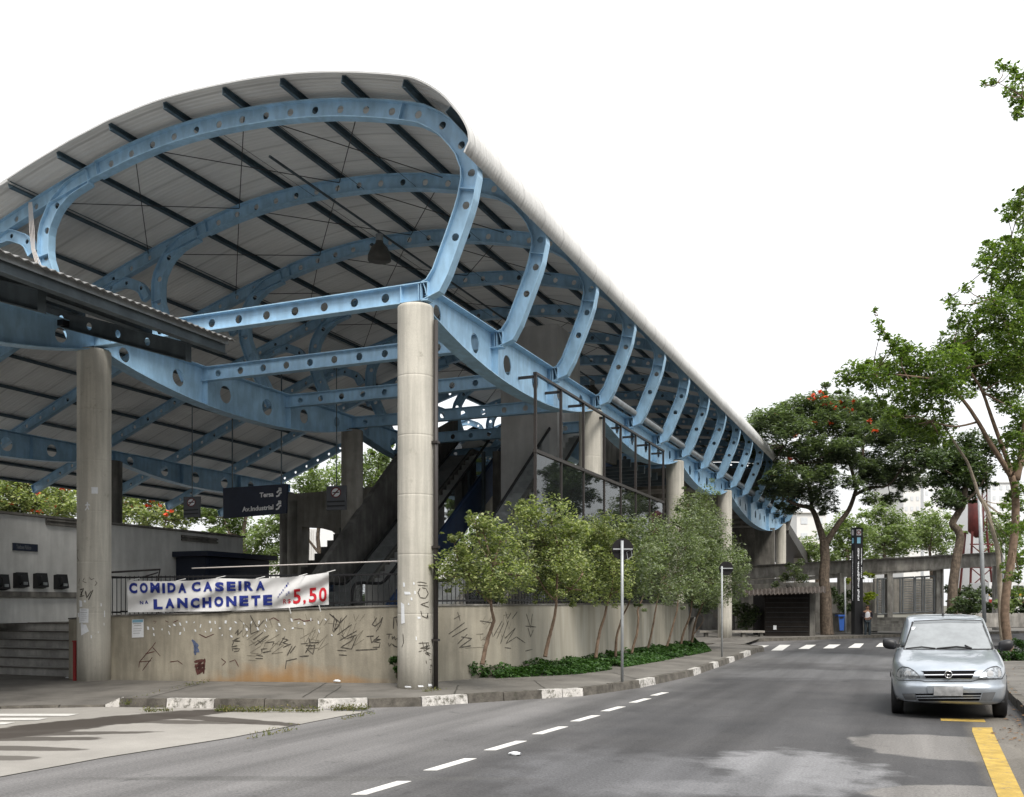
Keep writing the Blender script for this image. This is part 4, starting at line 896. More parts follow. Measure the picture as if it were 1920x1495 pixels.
# ------------------------------------------------------------------ fence, rail, banner
def fence(name, label, pts, z0s, ztop, pitch=.115, r=.009):
    t = thing(name, label, 'fence', tuple(pts[0]))
    P = catmull(pts, 8); mb = MB(); acc = 0
    mr_ = MB()
    for a, b in zip(P, P[1:]):
        L = (b-a).length; d = (b-a)/L; s = acc
        while s < L:
            q = a+d*s; mb.tube([(q.x, q.y, q.z), (q.x, q.y, ztop)], r, 5); s += pitch
        acc = s-L
        for z in (ztop-.03, a.z+.10): mr_.bar((a.x, a.y, z), (b.x, b.y, z), .03, .035)
    mb.build('bars', M['black'], t); mr_.build('rail', M['black'], t); return t
fence('railing', 'black vertical-bar railing on top of the beige wall behind the hanging banner', [Vector((-16.2, 15.12, 1.33)), Vector((-13, 15.2, 1.45)), Vector((-11, 15.28, 1.52)), Vector((-8.7, 15.45, 1.58))], None, 2.2)
fence('railing', 'black vertical-bar railing behind the leftmost small tree, right of the nearest column', [Vector((-8.3, 15.9, 1.58)), Vector((-8.0, 16.8, 1.59)), Vector((-7.7, 18.2, 1.6)), Vector((-7.42, 20.0, 1.6)), Vector((-7.2, 24, 1.62)), Vector((-7.12, 30.5, 1.63))], None, 2.22)
mb = MB(); xa, za = onY(360, 1066, 15.5); xb, zb = onY(750, 1052, 15.5); xc, zc = onY(1060, 1048, 17.0)
mb.tube([(xa, 15.5, za), (xb, 15.5, zb), (-8.0, 15.5, zb+.02)], .013, 8)
single(mb.build('rail_pipe', M['cable']), 'thin pale horizontal pipe running above the banner to the nearest column', 'pipe')
mb = MB(); mb.tube([(-7.95, 15.75, zb+.03), (-7.5, 18.0, zb+.03), (-7.3, 20.5, zb+.03)], .013, 8)
single(mb.build('rail_pipe', M['white']), 'thin pale horizontal pipe half hidden in the leftmost small tree', 'pipe')
fr = thing('bent_handrail', 'bent dark steel handrail beside the steps, left of the banner', 'handrail', (-16, 16.4, 1.3))
mb = MB(); q = [onY(u, v, 16.4) for u, v in [(196, 1074), (300, 1068), (297, 1083)]]; mb.tube([(x, 16.4, z) for x, z in q], .022, 8)
q = [onY(u, v, 16.4) for u, v in [(196, 1081), (262, 1084), (296, 1074)]]; mb.tube([(x, 16.4, z) for x, z in q], .016, 8)
q = [onY(u, v, 16.4) for u, v in [(297, 1083), (297, 1150)]]; mb.tube([(x, 16.4, z) for x, z in q], .022, 8); mb.build('tube', M['pipe_dark'], fr)

ban = thing('banner', 'white cloth banner with blue and red hand-painted lettering tied to the railing', 'banner', (-12, 14.9, 1.9))
BT = [(238, 1088.5), (300, 1090.5), (360, 1089), (405, 1084.5), (470, 1086), (540, 1082.5), (585, 1078), (616.5, 1073)]
BB = [(240, 1148.5), (300, 1147.5), (360, 1147), (405, 1146.5), (470, 1144), (540, 1140), (585, 1136), (616.5, 1134)]
def lerp_poly(P, s):
    u = P[0][0]+(P[-1][0]-P[0][0])*s
    for (a, b), (c, d) in zip(P, P[1:]):
        if u <= c+1e-6: return u, b+(d-b)*(u-a)/(c-a)
    return P[-1]
def bansurf(s, t, off=0.):
    (u0, v0), (u1, v1) = lerp_poly(BT, min(1, max(0, s))), lerp_poly(BB, min(1, max(0, s)))
    u, v = u0+(u1-u0)*t, v0+(v1-v0)*t
    Y = 14.78+.45*s*.6+.010*math.sin(9*t+22*s)+.016*math.sin(34*(s*.9+t*.3))*(.3+s)+.026*math.sin((t*1.3+s*2.4)*7)+.010*math.sin(60*s+13*t)
    x, z = onY(u, v, Y-off); return (x, Y-off, z)
mb = MB(); nx, ny = 90, 18; vs = [bansurf(i/nx, j/ny) for j in range(ny+1) for i in range(nx+1)]
mb.add(vs, [(j*(nx+1)+i, j*(nx+1)+i+1, (j+1)*(nx+1)+i+1, (j+1)*(nx+1)+i) for j in range(ny) for i in range(nx)])
M['cloth'] = surf('white_banner_cloth', (.70, .70, .70), var=.08, scale=2, rough=.8)
M['bantext'] = surf('navy_banner_paint', (.020, .035, .22), var=.15, scale=12, rough=.8); M['banred'] = surf('red_banner_paint', (.50, .018, .03), var=.15, scale=12, rough=.8)
o = mb.build('cloth', M['cloth'], ban, smooth=True, fix=False)
def banbox(x0, y0, x1, y1):
    s0, s1 = (x0-92)/1722, (x1-92)/1722; sm = (s0+s1)/2
    tv = lambda y: ((1060+y/4.571)-lerp_poly(BT, sm)[1])/(lerp_poly(BB, sm)[1]-lerp_poly(BT, sm)[1])
    return (s0, tv(y0), s1, tv(y1))
bf = lambda a, b: bansurf(a, b, .011)
def tracked(mb, s, x0, y0, x1, y1, bold, ws=None):
    """hand-painted capitals, one by one"""
    W = ws or [.35 if c == 'I' else (.5 if c == ',' else 1.15 if c in 'MN' else 1.) for c in s]; tot = sum(W)+.32*(len(s)-1); x = x0
    for i, (c, w) in enumerate(zip(s, W)):
        cw = w/tot*(x1-x0); k = (x-x0)/(x1-x0); yb = y0+random.uniform(-3, 3)
        if c == ',': lay_text(mb, c, banbox(x, y1-22, x+cw*.6, y1+8), bf, bold)
        else: lay_text(mb, c, banbox(x, yb, x+cw, y1+random.uniform(-3, 3)), bf, bold)
        x += cw+.32/tot*(x1-x0)
def slope_lay(mb, s, x0, y0l, y1l, x1, y0r, y1r, bold):
    n = len(s); W = [.35 if c == 'I' else (.45 if c == ',' else 1.15 if c in 'MN' else 1.) for c in s]; gap = .30; tot = sum(W)+gap*(n-1); x = x0
    for c, w in zip(s, W):
        cw = w/tot*(x1-x0); k = (x+cw/2-x0)/(x1-x0); a = y0l+(y0r-y0l)*k; b = y1l+(y1r-y1l)*k; j = random.uniform(-3, 3)
        if c == ',': lay_text(mb, c, banbox(x, b-26, x+cw*.8, b+12), bf, bold)
        else: lay_text(mb, c, banbox(x, a+j, x+cw, b+j), bf, bold)
        x += cw+gap/tot*(x1-x0)
for wd in (('COMIDA', 108, 150, 242, 597, 152, 236, .055), ('CASEIRA', 642, 146, 230, 1268, 136, 216, .055), ('LANCHONETE', 312, 292, 378, 1330, 252, 342, .06)):
    mb = MB(); slope_lay(mb, *wd); mb.build('blue_word', M['bantext'], ban, fix=False)
mb = MB()
lay_text(mb, 'N', banbox(196, 306, 226, 336), bf, .03); lay_text(mb, 'A', banbox(238, 302, 268, 332), bf, .03); mb.build('blue_word', M['bantext'], ban, fix=False); mb = MB()
for i, c in enumerate('APARTIR'):
    x = 1380+i*14.5; y = 272-i*19; lay_text(mb, c, banbox(x-6, y-10, x+8, y+8), bf, .02)
for i, c in enumerate('DE'): lay_text(mb, c, banbox(1447+i*18, 240-i*16, 1461+i*18, 260-i*16), bf, .02)
mb.build('small_slanted_words', M['bantext'], ban, fix=False)
mb = MB(); slope_lay(mb, '5,50', 1508, 205, 330, 1796, 186, 312, .025); slope_lay(mb, 'R$', 1424, 292, 330, 1488, 288, 328, .012); mb.build('red_price', M['banred'], ban, fix=False)
mb = MB()
for u in (243, 330, 405, 480, 560, 613):
    a = lerp_poly(BT, (u-238)/378.5); x, z = onY(a[0], a[1], 14.85); mb.tube([(x, 14.85, z), (x, 15.12, z+.05)], .008, 5)
for u in (302, 542, 598):
    a = lerp_poly(BB, (u-238)/378.5); x, z = onY(a[0], a[1], 14.9); mb.tube([(x, 14.9, z), (x, 14.95, z-.11)], .012, 5)
mb.build('tie', M['white'], ban)
# ------------------------------------------------------------------ hanging signs
def frame_sign(name, label, px, Y, m, group=None):
    P = [onY(u, v, Y) for u, v in px]; t = thing(name, label, 'sign', (P[0][0], Y, P[0][1]), group=group)
    mb = MB(); mb.prism([(x, Y, z) for x, z in P], (0, .06, 0)); mb.build('panel', m, t)
    def fn(a, b):
        u = (px[0][0]*(1-a)+px[1][0]*a)*(1-b)+(px[3][0]*(1-a)+px[2][0]*a)*b; v = (px[0][1]*(1-a)+px[1][1]*a)*(1-b)+(px[3][1]*(1-a)+px[2][1]*a)*b
        x, z = onY(u, v, Y-.008); return (x, Y-.008, z)
    return t, fn, P
t, fn, P = frame_sign('direction_sign', 'dark navy direction sign reading Tersa and Av.Industrial with escalator arrows', [(418, 915.5), (538, 907.5), (536.5, 962.5), (418.5, 972.5)], 21.5, M['navy'])
mb = MB(); lay_text(mb, 'Tersa', (.575, .235, .795, .40), fn, .03); mb.build('lettering', M['signtext'], t, fix=False); mb = MB(); lay_text(mb, 'Av.Industrial', (.30, .67, .795, .835), fn, .03); mb.build('lettering', M['signtext'], t, fix=False)
for c in (.30, .74):
    mb = MB()
    def seg(p, q, w=.013):
        d = (q[0]-p[0], (q[1]-p[1])*.46); l = math.hypot(*d); n = (-d[1]/l*w, d[0]/l*w/.46)
        mb.add([fn(p[0]+n[0], p[1]+n[1]), fn(q[0]+n[0], q[1]+n[1]), fn(q[0]-n[0], q[1]-n[1]), fn(p[0]-n[0], p[1]-n[1])], [(0, 1, 2, 3)])
    seg((.835, c+.10), (.868, c+.09)); seg((.868, c+.10), (.90, c-.02)); seg((.90, c-.01), (.92, c-.02)); seg((.845, c-.02), (.905, c-.15)); seg((.87, c-.16), (.91, c-.16)); seg((.905, c-.17), (.905, c-.06)); mb.build('escalator_arrow', M['signtext'], t, fix=False)
for x in (P[0][0]+.3, P[1][0]-.2): mb = MB(); mb.tube([(x, 21.53, P[0][1]-.1), (x, 21.53, 7.9)], .02, 6); mb.build('hanger', M['steel'], t)
def nosmoke(label, px, Y):
    t, fn, P = frame_sign('no_smoking_sign', label, px, Y, M['signgrey'], 'no smoking signs under the hall')
    mb = MB(); n = 24; asp = abs(px[1][0]-px[0][0])/abs(px[3][1]-px[0][1])
    f = lambda r, a: fn(.5+r*math.cos(a), .28+r*asp*math.sin(a))
    mb.add([f(.25, 2*math.pi*i/n) for i in range(n)], [tuple(range(n))]); mb.build('disc', M['paper'], t, fix=False)
    fn2 = lambda a, b: tuple(Vector(fn(a, b))+Vector((0, -.006, 0))); f = lambda r, a: fn2(.5+r*math.cos(a), .28+r*asp*math.sin(a))
    mb = MB(); mb.add([f(.27, 2*math.pi*i/n) for i in range(n)]+[f(.215, 2*math.pi*i/n) for i in range(n)], [(i, (i+1) % n, n+(i+1) % n, n+i) for i in range(n)])
    a, b = .75*math.pi+math.pi, .75*math.pi; mb.add([f(.22, a-.15), f(.22, a+.15), f(.22, b-.15), f(.22, b+.15)], [(0, 1, 2, 3)]); mb.build('ring', M['posterred'], t, fix=False)
    mb = MB(); mb.add([fn2(.32, .26), fn2(.68, .26), fn2(.68, .30), fn2(.32, .30)], [(0, 1, 2, 3)]); mb.build('cigarette', M['black'], t, fix=False)
    mb = MB()
    for b in (.62, .80): mb.add([fn2(.04, b), fn2(.96, b), fn2(.96, b+.06), fn2(.04, b+.06)], [(0, 1, 2, 3)])
    mb.build('text_band', M['black'], t, fix=False)
    mb = MB(); x = (P[0][0]+P[1][0])/2; mb.tube([(x, Y+.03, P[0][1]-.05), (x, Y+.03, P[0][1]+3.2)], .015, 6); mb.build('hanger', M['steel'], t)
M['posterred'] = plain('dull_sign_red', (.16, .03, .03), rough=.6)
nosmoke('grey no smoking sign hanging left of the navy direction sign', [(344, 932), (374, 931), (373, 969), (344, 971)], 20.5)
nosmoke('grey no smoking sign hanging right of the navy direction sign, beside a column', [(612, 912), (648, 910), (648, 956), (612, 957)], 22.0)
# ------------------------------------------------------------------ escalators, stair, elevator shaft
M['stepmetal'] = surf('grey_escalator_steps', (.36, .36, .35), var=.2, rough=.6)
M['escglass'] = None
def glassmat(name, tint, alpha, rough=.02):
    m, N, L, B = mat(name); B.inputs['Base Color'].default_value = (*tint, 1); B.inputs['Roughness'].default_value = rough; B.inputs['Specular IOR Level'].default_value = .5
    tr_ = N.new('ShaderNodeBsdfTransparent'); tr_.inputs[0].default_value = (.62, .66, .66, 1)
    gl = N.new('ShaderNodeBsdfGlossy'); gl.inputs['Roughness'].default_value = rough; gl.inputs[0].default_value = (.9, .93, .95, 1)
    fz = N.new('ShaderNodeFresnel'); fz.inputs[0].default_value = 1.5
    ms = N.new('ShaderNodeMixShader'); L.new(fz.outputs[0], ms.inputs[0]); L.new(tr_.outputs[0], ms.inputs[1]); L.new(gl.outputs[0], ms.inputs[2])
    m2 = N.new('ShaderNodeMixShader'); m2.inputs[0].default_value = alpha; L.new(ms.outputs[0], m2.inputs[1]); L.new(B.outputs[0], m2.inputs[2]); L.new(m2.outputs[0], N['Material Output'].inputs[0]); return m
M['escglass'] = glassmat('smoky_balustrade_glass', (.05, .055, .055), .45)
M['glass'] = glassmat('dusty_screen_glass', (.10, .11, .11), .10)
def escalator(label, xr, ys, name='escalator', group='escalators up to the upper deck', blue=True, rise=5.7):
    w = 1.0; xl = xr-w; sl = .70; yb = ys+1.1; ye = yb+rise/sl; z0 = 1.2; zt = z0+rise
    t = thing(name, label, 'escalator', ((xr+xl)/2, ys, z0), group=group)
    def side(x, th, m, nm):
        poly = [(x, ys-.2, z0+.02), (x, ys-.2, z0+.15), (x, yb, z0+.18), (x, ye, zt+.18), (x, ye+1.8, zt+.18), (x, ye+1.8, zt-.75), (x, ye+.25, zt-.80), (x, yb+.9, z0+.02)]
        mb = MB(); mb.prism(poly, (th, 0, 0)); return mb.build(nm, m, t)
    side(xr, .16, M['bluedeep'] if blue else M['concdark'], 'side_panel'); side(xl-.16, .16, M['concdark'], 'side_panel')
    mb = MB(); mb.prism([(xl, yb+.9, z0), (xl, yb+1.0, z0-.05), (xl, ye+.25, zt-.85), (xl, ye+1.8, zt-.80), (xl, ye+1.8, zt-.74), (xl, ye+.25, zt-.79)], (w, 0, 0)); mb.build('soffit', M['bluedeep'], t)
    mb = MB(); n = int(rise/.2)
    for i in range(n): y = yb+i*.2/sl; mb.box((xl+.01, y, z0+i*.2-.28), (xr-.01, y+.2/sl+.002, z0+i*.2+.2*((i % 1)+1)-.02))
    mb.box((xl+.01, ys, z0-.02), (xr-.01, yb, z0+.03)); mb.box((xl+.01, ye, zt-.2), (xr-.01, ye+1.8, zt)); mb.build('steps', M['stepmetal'], t)
    for x in (xr+.08, xl-.08):
        c = [(x, ys-.02, z0+.25), (x, ys-.28, z0+.36), (x, ys-.36, z0+.62), (x, ys-.24, z0+.90), (x, ys+.05, z0+.98), (x, yb-.3, z0+.98), (x, yb+.1, z0+1.03), (x, yb+.6, z0+1.33)]
        e = [(x, ye-.4, zt+.75), (x, ye+.1, zt+.96), (x, ye+1.6, zt+.98)]
        cc = catmull(c, 4)+[Vector(p) for p in e]
        mb = MB(); mb.tube(cc, .042, 8); mb.build('handrail', M['rubber'], t, smooth=True)
        mb = MB(); pa = [p for p in cc]; lo = [Vector((x, p.y, max(z0+.15, min(zt+.18, z0+.18+(p.y-yb)*sl)))) for p in pa]
        mb.add(pa+lo, [(i, i+1, len(pa)+i+1, len(pa)+i) for i in range(len(pa)-1)]); mb.build('glass_balustrade', M['escglass'] if blue else M['glass'], t, fix=False)
    return t
escalator('long escalator with blue side panels behind the nearest column', -13.35, 21.3)
escalator('escalator behind the glass screen at right, half hidden by the small trees', -9.1, 19.2, rise=5.7, blue=False)
pw = thing('stair_parapet', 'shade-toned sloping concrete wall of the stair rising behind the second column', 'wall', (-15.6, 24, 1.2))
mb = MB(); mb.prism([(-14.95, 21.8, 1.19), (-14.95, 30.5, 6.6), (-14.95, 30.5, 8.2), (-14.95, 26.6, 6.5), (-14.95, 21.8, 2.4)], (-.18, 0, 0)); mb.build('panel', M['concshade'], pw)
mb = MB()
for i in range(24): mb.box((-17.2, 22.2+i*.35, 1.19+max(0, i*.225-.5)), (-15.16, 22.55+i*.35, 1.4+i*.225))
mb.build('steps', M['concshade'], pw)
sh_ = thing('elevator_shaft', 'tall pale grey concrete elevator shaft standing inside the hall', 'elevator', (-10.9, 28, 1.18))
mb = MB(); mb.box((-11.77, 27.0, 1.17), (-9.93, 29.1, 10.03)); mb.build('shaft', M['conclight'], sh_)
mb = MB(); mb.box((-11.8, 26.97, 3.80), (-9.9, 27.02, 3.86)); mb.build('joint_band', M['concdark'], sh_)
mb = MB(); mb.tube([(-12.6, 26.6, 3.75), (-10.2, 26.6, 3.95)], .05, 8); single(mb.build('rail_pipe', M['steel']), 'short dark horizontal pipe crossing in front of the elevator shaft', 'pipe')
mb = MB(); mb.box((-12.72, 28.5, 1.18), (-12.45, 29.6, 6.6)); single(mb.build('pillar', M['concdark']), 'dark narrow pillar immediately left of the pale elevator shaft', 'pillar')
mb = MB(); mb.box((-13.07, 28.4, 1.18), (-12.97, 28.5, 6.6)); single(mb.build('steel_post', M['steel']), 'slim steel post left of the dark pillar by the elevator', 'post')
aw = thing('concrete_portal', 'weathered concrete portal with an arched opening behind the second column', 'wall', (-20, 30, 1.18))
A = [onY(u, v, 30) for u, v in [(539, 927), (660, 917), (705, 912), (705, 1090), (643, 1090), (640, 1030), (636, 1008), (622, 996), (600, 990), (566, 988), (564, 1090), (539, 1090)]]
mb = MB(); mb.prism([(x, 30, z) for x, z in A], (0, .5, 0)); mb.build('frame', M['conc'], aw)
mb = MB(); mb.tube([(A[0][0]+.22, 30.2, 1.18), (A[0][0]+.22, 30.2, 5.5)], .30, 16); mb.build('pier', M['conc'], aw, smooth=True)
# ------------------------------------------------------------------ glass screen beside the trees
gs = thing('glass_screen', 'tall dark steel-framed glass screen standing beside the second right-hand column behind the trees', 'screen', (-7.6, 19.27, 1.2))
MY = [19.27, 20.88, 22.5, 24.2, 25.73, 27.26, 28.84, 30.58]
for i, y in enumerate(MY):
    mb = MB(); mb.box((-7.62, y-.022, 1.2), (-7.56, y+.022, 6.62)); mb.build('mullion', M['pipe_dark'], gs)
    mb = MB(); mb.box((-7.98, y-.02, 6.50), (-7.635, y+.02, 6.56)); mb.build('bracket', M['pipe_dark'], gs)
mb = MB()
for z, h in ((4.93, .038), (6.60, .026), (1.65, .05)): mb.box((-7.63, MY[0]-.03, z-h), (-7.55, MY[-1]+.03, z+h))
mb.build('rail', M['pipe_dark'], gs)
for a, b in zip(MY, MY[1:]):
    mb = MB(); mb.box((-7.597, a+.032, 1.71), (-7.587, b-.032, 4.875)); mb.build('glass_pane', M['glass'], gs)
# ------------------------------------------------------------------ parked car
def carpaint():
    m, N, L, B = mat('silver_car_paint'); B.inputs['Base Color'].default_value = (.50, .53, .56, 1); B.inputs['Metallic'].default_value = .55; B.inputs['Roughness'].default_value = .33
    B.inputs['Coat Weight'].default_value = .8; B.inputs['Coat Roughness'].default_value = .05
    ge = N.new('ShaderNodeNewGeometry'); n = N.new('ShaderNodeTexNoise'); n.inputs['Scale'].default_value = 5; n.inputs['Detail'].default_value = 6; L.new(ge.outputs['Position'], n.inputs['Vector'])
    r = ramp(N, [(.35, (.31, .345, .385)), (.65, (.385, .42, .46))]); L.new(n.outputs['Fac'], r.inputs[0]); L.new(r.outputs[0], B.inputs['Base Color']); return m
M['car'] = carpaint()
M['chrome'] = plain('bright_chrome', (.75, .75, .76), rough=.12, metal=1.)
M['carglass'] = plain('grey_car_glass', (.10, .11, .115), rough=.06, spec=.9)
M['windshield'] = plain('sky_lit_windscreen', (.20, .215, .22), rough=.10, spec=1.0, var=.15)  # grey base stands in for sky reflected in the glass
M['lamp'] = surf('headlamp_reflector', (.36, .38, .40), rough=.25, metal=.5, var=.5, scale=22)
M['fog'] = plain('grey_lamp_blank', (.13, .135, .14), rough=.4)
M['plate'] = surf('grey_number_plate', (.34, .345, .35), var=.18, scale=14, rough=.5)
CARX, CARY, CARR = .412, 14.60, math.radians(.3); CARS = .95
car = thing('parked_car', 'silver hatchback car parked facing the camera at the right kerb', 'car', (CARX, CARY, 0), CARR); car.scale = (CARS, 1, 1)
CM = Matrix.Translation((CARX, CARY, 0)) @ Matrix.Rotation(CARR, 4, 'Z') @ Matrix.Diagonal((CARS, 1, 1, 1)); CI = CM.inverted()
def ring(z, yf, yr, w, n=5., k=80):
    A = np.linspace(-math.pi/2, 1.5*math.pi, 1601); c = np.cos(A); s_ = np.sin(A)
    x = w*np.sign(c)*np.abs(c)**(2/n); y = (yf+yr)/2+(yr-yf)/2*np.sign(s_)*np.abs(s_)**(2/n)
    d = np.r_[0, np.cumsum(np.hypot(np.diff(x), np.diff(y)))]; t = np.linspace(0, d[-1], k, endpoint=False)
    return [(float(np.interp(q, d, x)), float(np.interp(q, d, y)), z) for q in t]
RG = [(.20, .14, 3.74, .72), (.235, .06, 3.80, .775), (.30, .025, 3.82, .805), (.40, .012, 3.83, .818), (.475, .01, 3.83, .822), (.485, .035, 3.83, .82), (.53, .05, 3.82, .822), (.585, .065, 3.81, .822), (.60, .045, 3.81, .815), (.66, .075, 3.80, .812), (.72, .13, 3.79, .806), (.76, .20, 3.78, .80), (.80, .34, 3.76, .79), (.84, .52, 3.74, .775), (.88, .74, 3.72, .762), (.915, .95, 3.70, .748), (.938, 1.10, 3.69, .738), (.95, 1.16, 3.68, .73)]
RG2 = [(.95, 1.16, 3.68, .728), (.99, 1.235, 3.66, .716), (1.08, 1.40, 3.61, .694), (1.18, 1.585, 3.54, .668), (1.28, 1.78, 3.45, .638), (1.345, 1.915, 3.37, .617), (1.385, 2.02, 3.30, .603), (1.415, 2.16, 3.2, .58), (1.44, 2.42, 3.0, .50), (1.452, 2.62, 2.85, .35), (1.455, 2.7, 2.8, .1)]
def loft(rings, n=5., lo=True, hi=True):
    mb = MB(); vs = []; k = 80
    for r in rings: vs += ring(*r, n=n, k=k)
    fs = [(i*k+j, i*k+(j+1) % k, (i+1)*k+(j+1) % k, (i+1)*k+j) for i in range(len(rings)-1) for j in range(k)]
    if lo: fs.append(tuple(range(k-1, -1, -1)))
    if hi: fs.append(tuple((len(rings)-1)*k+j for j in range(k)))
    mb.add(vs, fs); return mb
body = loft(RG).build('body', M['car'], car, local=True, smooth=True)
cabin = loft(RG2, n=4.2).build('cabin', M['car'], car, local=True, smooth=True)
for o in (body, cabin):
    md = o.modifiers.new('smooth', 'SUBSURF'); md.levels = md.render_levels = 1
def bvh_local(objs):
    vs = []; fs = []
    for o in objs:
        n = len(vs); vs += [CM @ v.co for v in o.data.vertices]; fs += [tuple(i+n for i in p.vertices) for p in o.data.polygons]
    return BVHTree.FromPolygons(vs, fs)
CARB = bvh_local([body, cabin])
def cpx(P): return [(1640+x/6.796, 1130+y/6.796) for x, y in P]
def band(mb, top, bot, off, bvh=CARB, n=24, m=6, mi=0):
    """patch between two outlines traced on the bodywork"""
    def at(P, s):
        d = [0]
        for a, b in zip(P, P[1:]): d.append(d[-1]+math.hypot(b[0]-a[0], b[1]-a[1]))
        t = s*d[-1]
        for i in range(len(P)-1):
            if t <= d[i+1]+1e-9: k = (t-d[i])/max(1e-9, d[i+1]-d[i]); return (P[i][0]+(P[i+1][0]-P[i][0])*k, P[i][1]+(P[i+1][1]-P[i][1])*k)
        return P[-1]
    vs = []; last = None
    for j in range(m+1):
        for i in range(n+1):
            a = at(top, i/n); b = at(bot, i/n); t = j/m; u, v = a[0]+(b[0]-a[0])*t, a[1]+(b[1]-a[1])*t
            h = bvh.ray_cast(CAMP, ray(u, v)); p = h[0]
            if p is None: p = last if last is not None else CM @ Vector((0, .1, .6))
            last = p; d = (CAMP-p).normalized(); vs.append(CI @ (p+d*off))
    mb.add(vs, [(j*(n+1)+i, j*(n+1)+i+1, (j+1)*(n+1)+i+1, (j+1)*(n+1)+i) for j in range(m) for i in range(n)], mi)
def cb(name, top, bot, m, off=.006, n=24, k=6, parent=None, smooth=True):
    mb = MB(); band(mb, cpx(top), cpx(bot), off, n=n, m=k); return mb.build(name, m, parent or car, local=True, smooth=smooth, fix=False)
ws = cb('windscreen', [(500, 245), (925, 225), (1358, 235)], [(378, 588), (940, 588), (1500, 588)], M['windshield'], .010, 30, 12)
cb('windscreen_seal', [(495, 232), (925, 212), (1365, 222)], [(500, 247), (925, 227), (1358, 237)], M['rubber'], .009, 30, 2, ws); cb('windscreen_seal', [(478, 240), (365, 590)], [(502, 250), (384, 590)], M['rubber'], .009, 12, 2, ws); cb('windscreen_seal', [(1352, 240), (1494, 590)], [(1374, 235), (1512, 590)], M['rubber'], .009, 12, 2, ws)
cb('windscreen_seal', [(365, 586), (1510, 586)], [(368, 600), (1508, 600)], M['rubber'], .009, 20, 2, ws)
M['tint'] = plain('tinted_glass_band', (.09, .10, .105), rough=.12, spec=.8)
cb('sun_strip', [(500, 249), (925, 229), (1358, 239)], [(488, 276), (925, 256), (1368, 266)], M['tint'], .013, 24, 2, ws)
cb('sticker', [(470, 310), (522, 310)], [(470, 350), (500, 345)], M['paper'], .014, 4, 3, ws)
L1 = [(272, 935), (292, 862), (345, 822), (430, 830), (500, 870), (550, 915), (580, 962)]; L2 = [(272, 944), (320, 962), (380, 969), (430, 971), (480, 972), (530, 972), (580, 968)]
R1 = [(1322, 962), (1365, 905), (1430, 850), (1500, 822), (1560, 815), (1605, 842), (1628, 930)]; R2 = [(1322, 968), (1380, 967), (1430, 966), (1480, 965), (1540, 962), (1600, 955), (1628, 944)]
M['lens'] = glassmat('headlamp_lens', (.7, .72, .74), .12)
for T, Bm, cx in ((L1, L2, 420), (R1, R2, 1470)):
    h = cb('headlight', T, Bm, M['lamp'], .005, 24, 8)
    mb = MB(); P = cpx([(cx+42*math.cos(i*math.pi/8), 905+42*math.sin(i*math.pi/8)) for i in range(16)]); c = cpx([(cx, 905)])[0]
    vs = []
    for u, v in [c]+P:
        q = CARB.ray_cast(CAMP, ray(u, v))[0]; vs.append(CI @ (q+(CAMP-q).normalized()*.008))
    mb.add(vs, [(0, 1+i, 1+(i+1) % 16) for i in range(16)]); mb.build('bulb_reflector', M['plate'], h, local=True, fix=False)
    cb('indicator', [(T[0][0]+6, 900), (T[0][0]+40, 860)] if cx < 900 else [(1575, 850), (1610, 880)], [(T[0][0]+8, 936), (T[0][0]+50, 955)] if cx < 900 else [(1575, 950), (1615, 935)], M['plate'], .009, 6, 4, h)
    dk = MB(); band(dk, cpx(T), cpx([(x, y-9) for x, y in T]), .012, n=20, m=1); dk.build('rim', M['rubber'], h, local=True, fix=False)
M['void'] = plain('deep_black_plastic', (.008, .008, .009), rough=.95, spec=.05)
gr = cb('grille', [(612, 872), (1285, 866)], [(652, 966), (1238, 968)], M['void'], .008, 30, 5)
cb('grille_bar', [(628, 916), (1272, 911)], [(631, 927), (1268, 922)], M['chrome'], .022, 30, 2, gr)
cb('grille_surround', [(590, 852), (1308, 846)], [(600, 872), (1300, 866)], M['car'], .014, 30, 2, gr); 
mb = MB(); vs = []; fs = []
bc = CARB.ray_cast(CAMP, ray(*cpx([(940, 918)])[0]))[0]; bc = CI @ (bc+(CAMP-bc).normalized()*.03)
def disc(mb, c, r0, r1, n=28, dy=0):
    mb.add([(c.x+r*math.cos(2*math.pi*i/n), c.y+dy, c.z+r*math.sin(2*math.pi*i/n)) for r in (r0, r1) for i in range(n)], [(i, (i+1) % n, n+(i+1) % n, n+i) for i in range(n)])
mb.tube([Vector((bc.x+.048*math.cos(2*math.pi*i/28), bc.y, bc.z+.048*math.sin(2*math.pi*i/28))) for i in range(29)], .009, 6)
mb.tube([Vector((bc.x+x, bc.y, bc.z+z)) for x, z in [(-.045, .0), (.012, .006), (-.014, -.006), (.045, 0)]], .006, 5)
mb.build('badge', M['chrome'], car, local=True, smooth=True); mb = MB(); disc(mb, bc, .0, .045, dy=.004); mb.build('badge_disc', M['black'], gr, local=True, fix=False)
cb('bumper_seam', [(213, 862), (235, 935), (300, 985), (590, 990), (640, 1004), (1240, 1000), (1320, 976), (1625, 968), (1668, 880)], [(219, 862), (243, 938), (302, 993), (590, 998), (640, 1012), (1240, 1008), (1322, 984), (1628, 976), (1674, 880)], M['rubber'], .006, 60, 1)
for P in ([(345, 1160), (505, 1160)], [(390, 1240), (530, 1245)]), ([(1375, 1150), (1545, 1140)], [(1345, 1250), (1495, 1250)]):
    f = cb('fog_recess', P[0], P[1], M['fog'], .005, 10, 4)
    cb('trim', [(P[0][0][0]-12, P[0][0][1]), (P[1][0][0]-14, P[1][0][1]+12), (P[1][1][0], P[1][1][1]+14)], [(P[0][0][0]+2, P[0][0][1]), (P[1][0][0]-2, P[1][0][1]+2), (P[1][1][0], P[1][1][1]+2)], M['car'], .014, 12, 2, f)
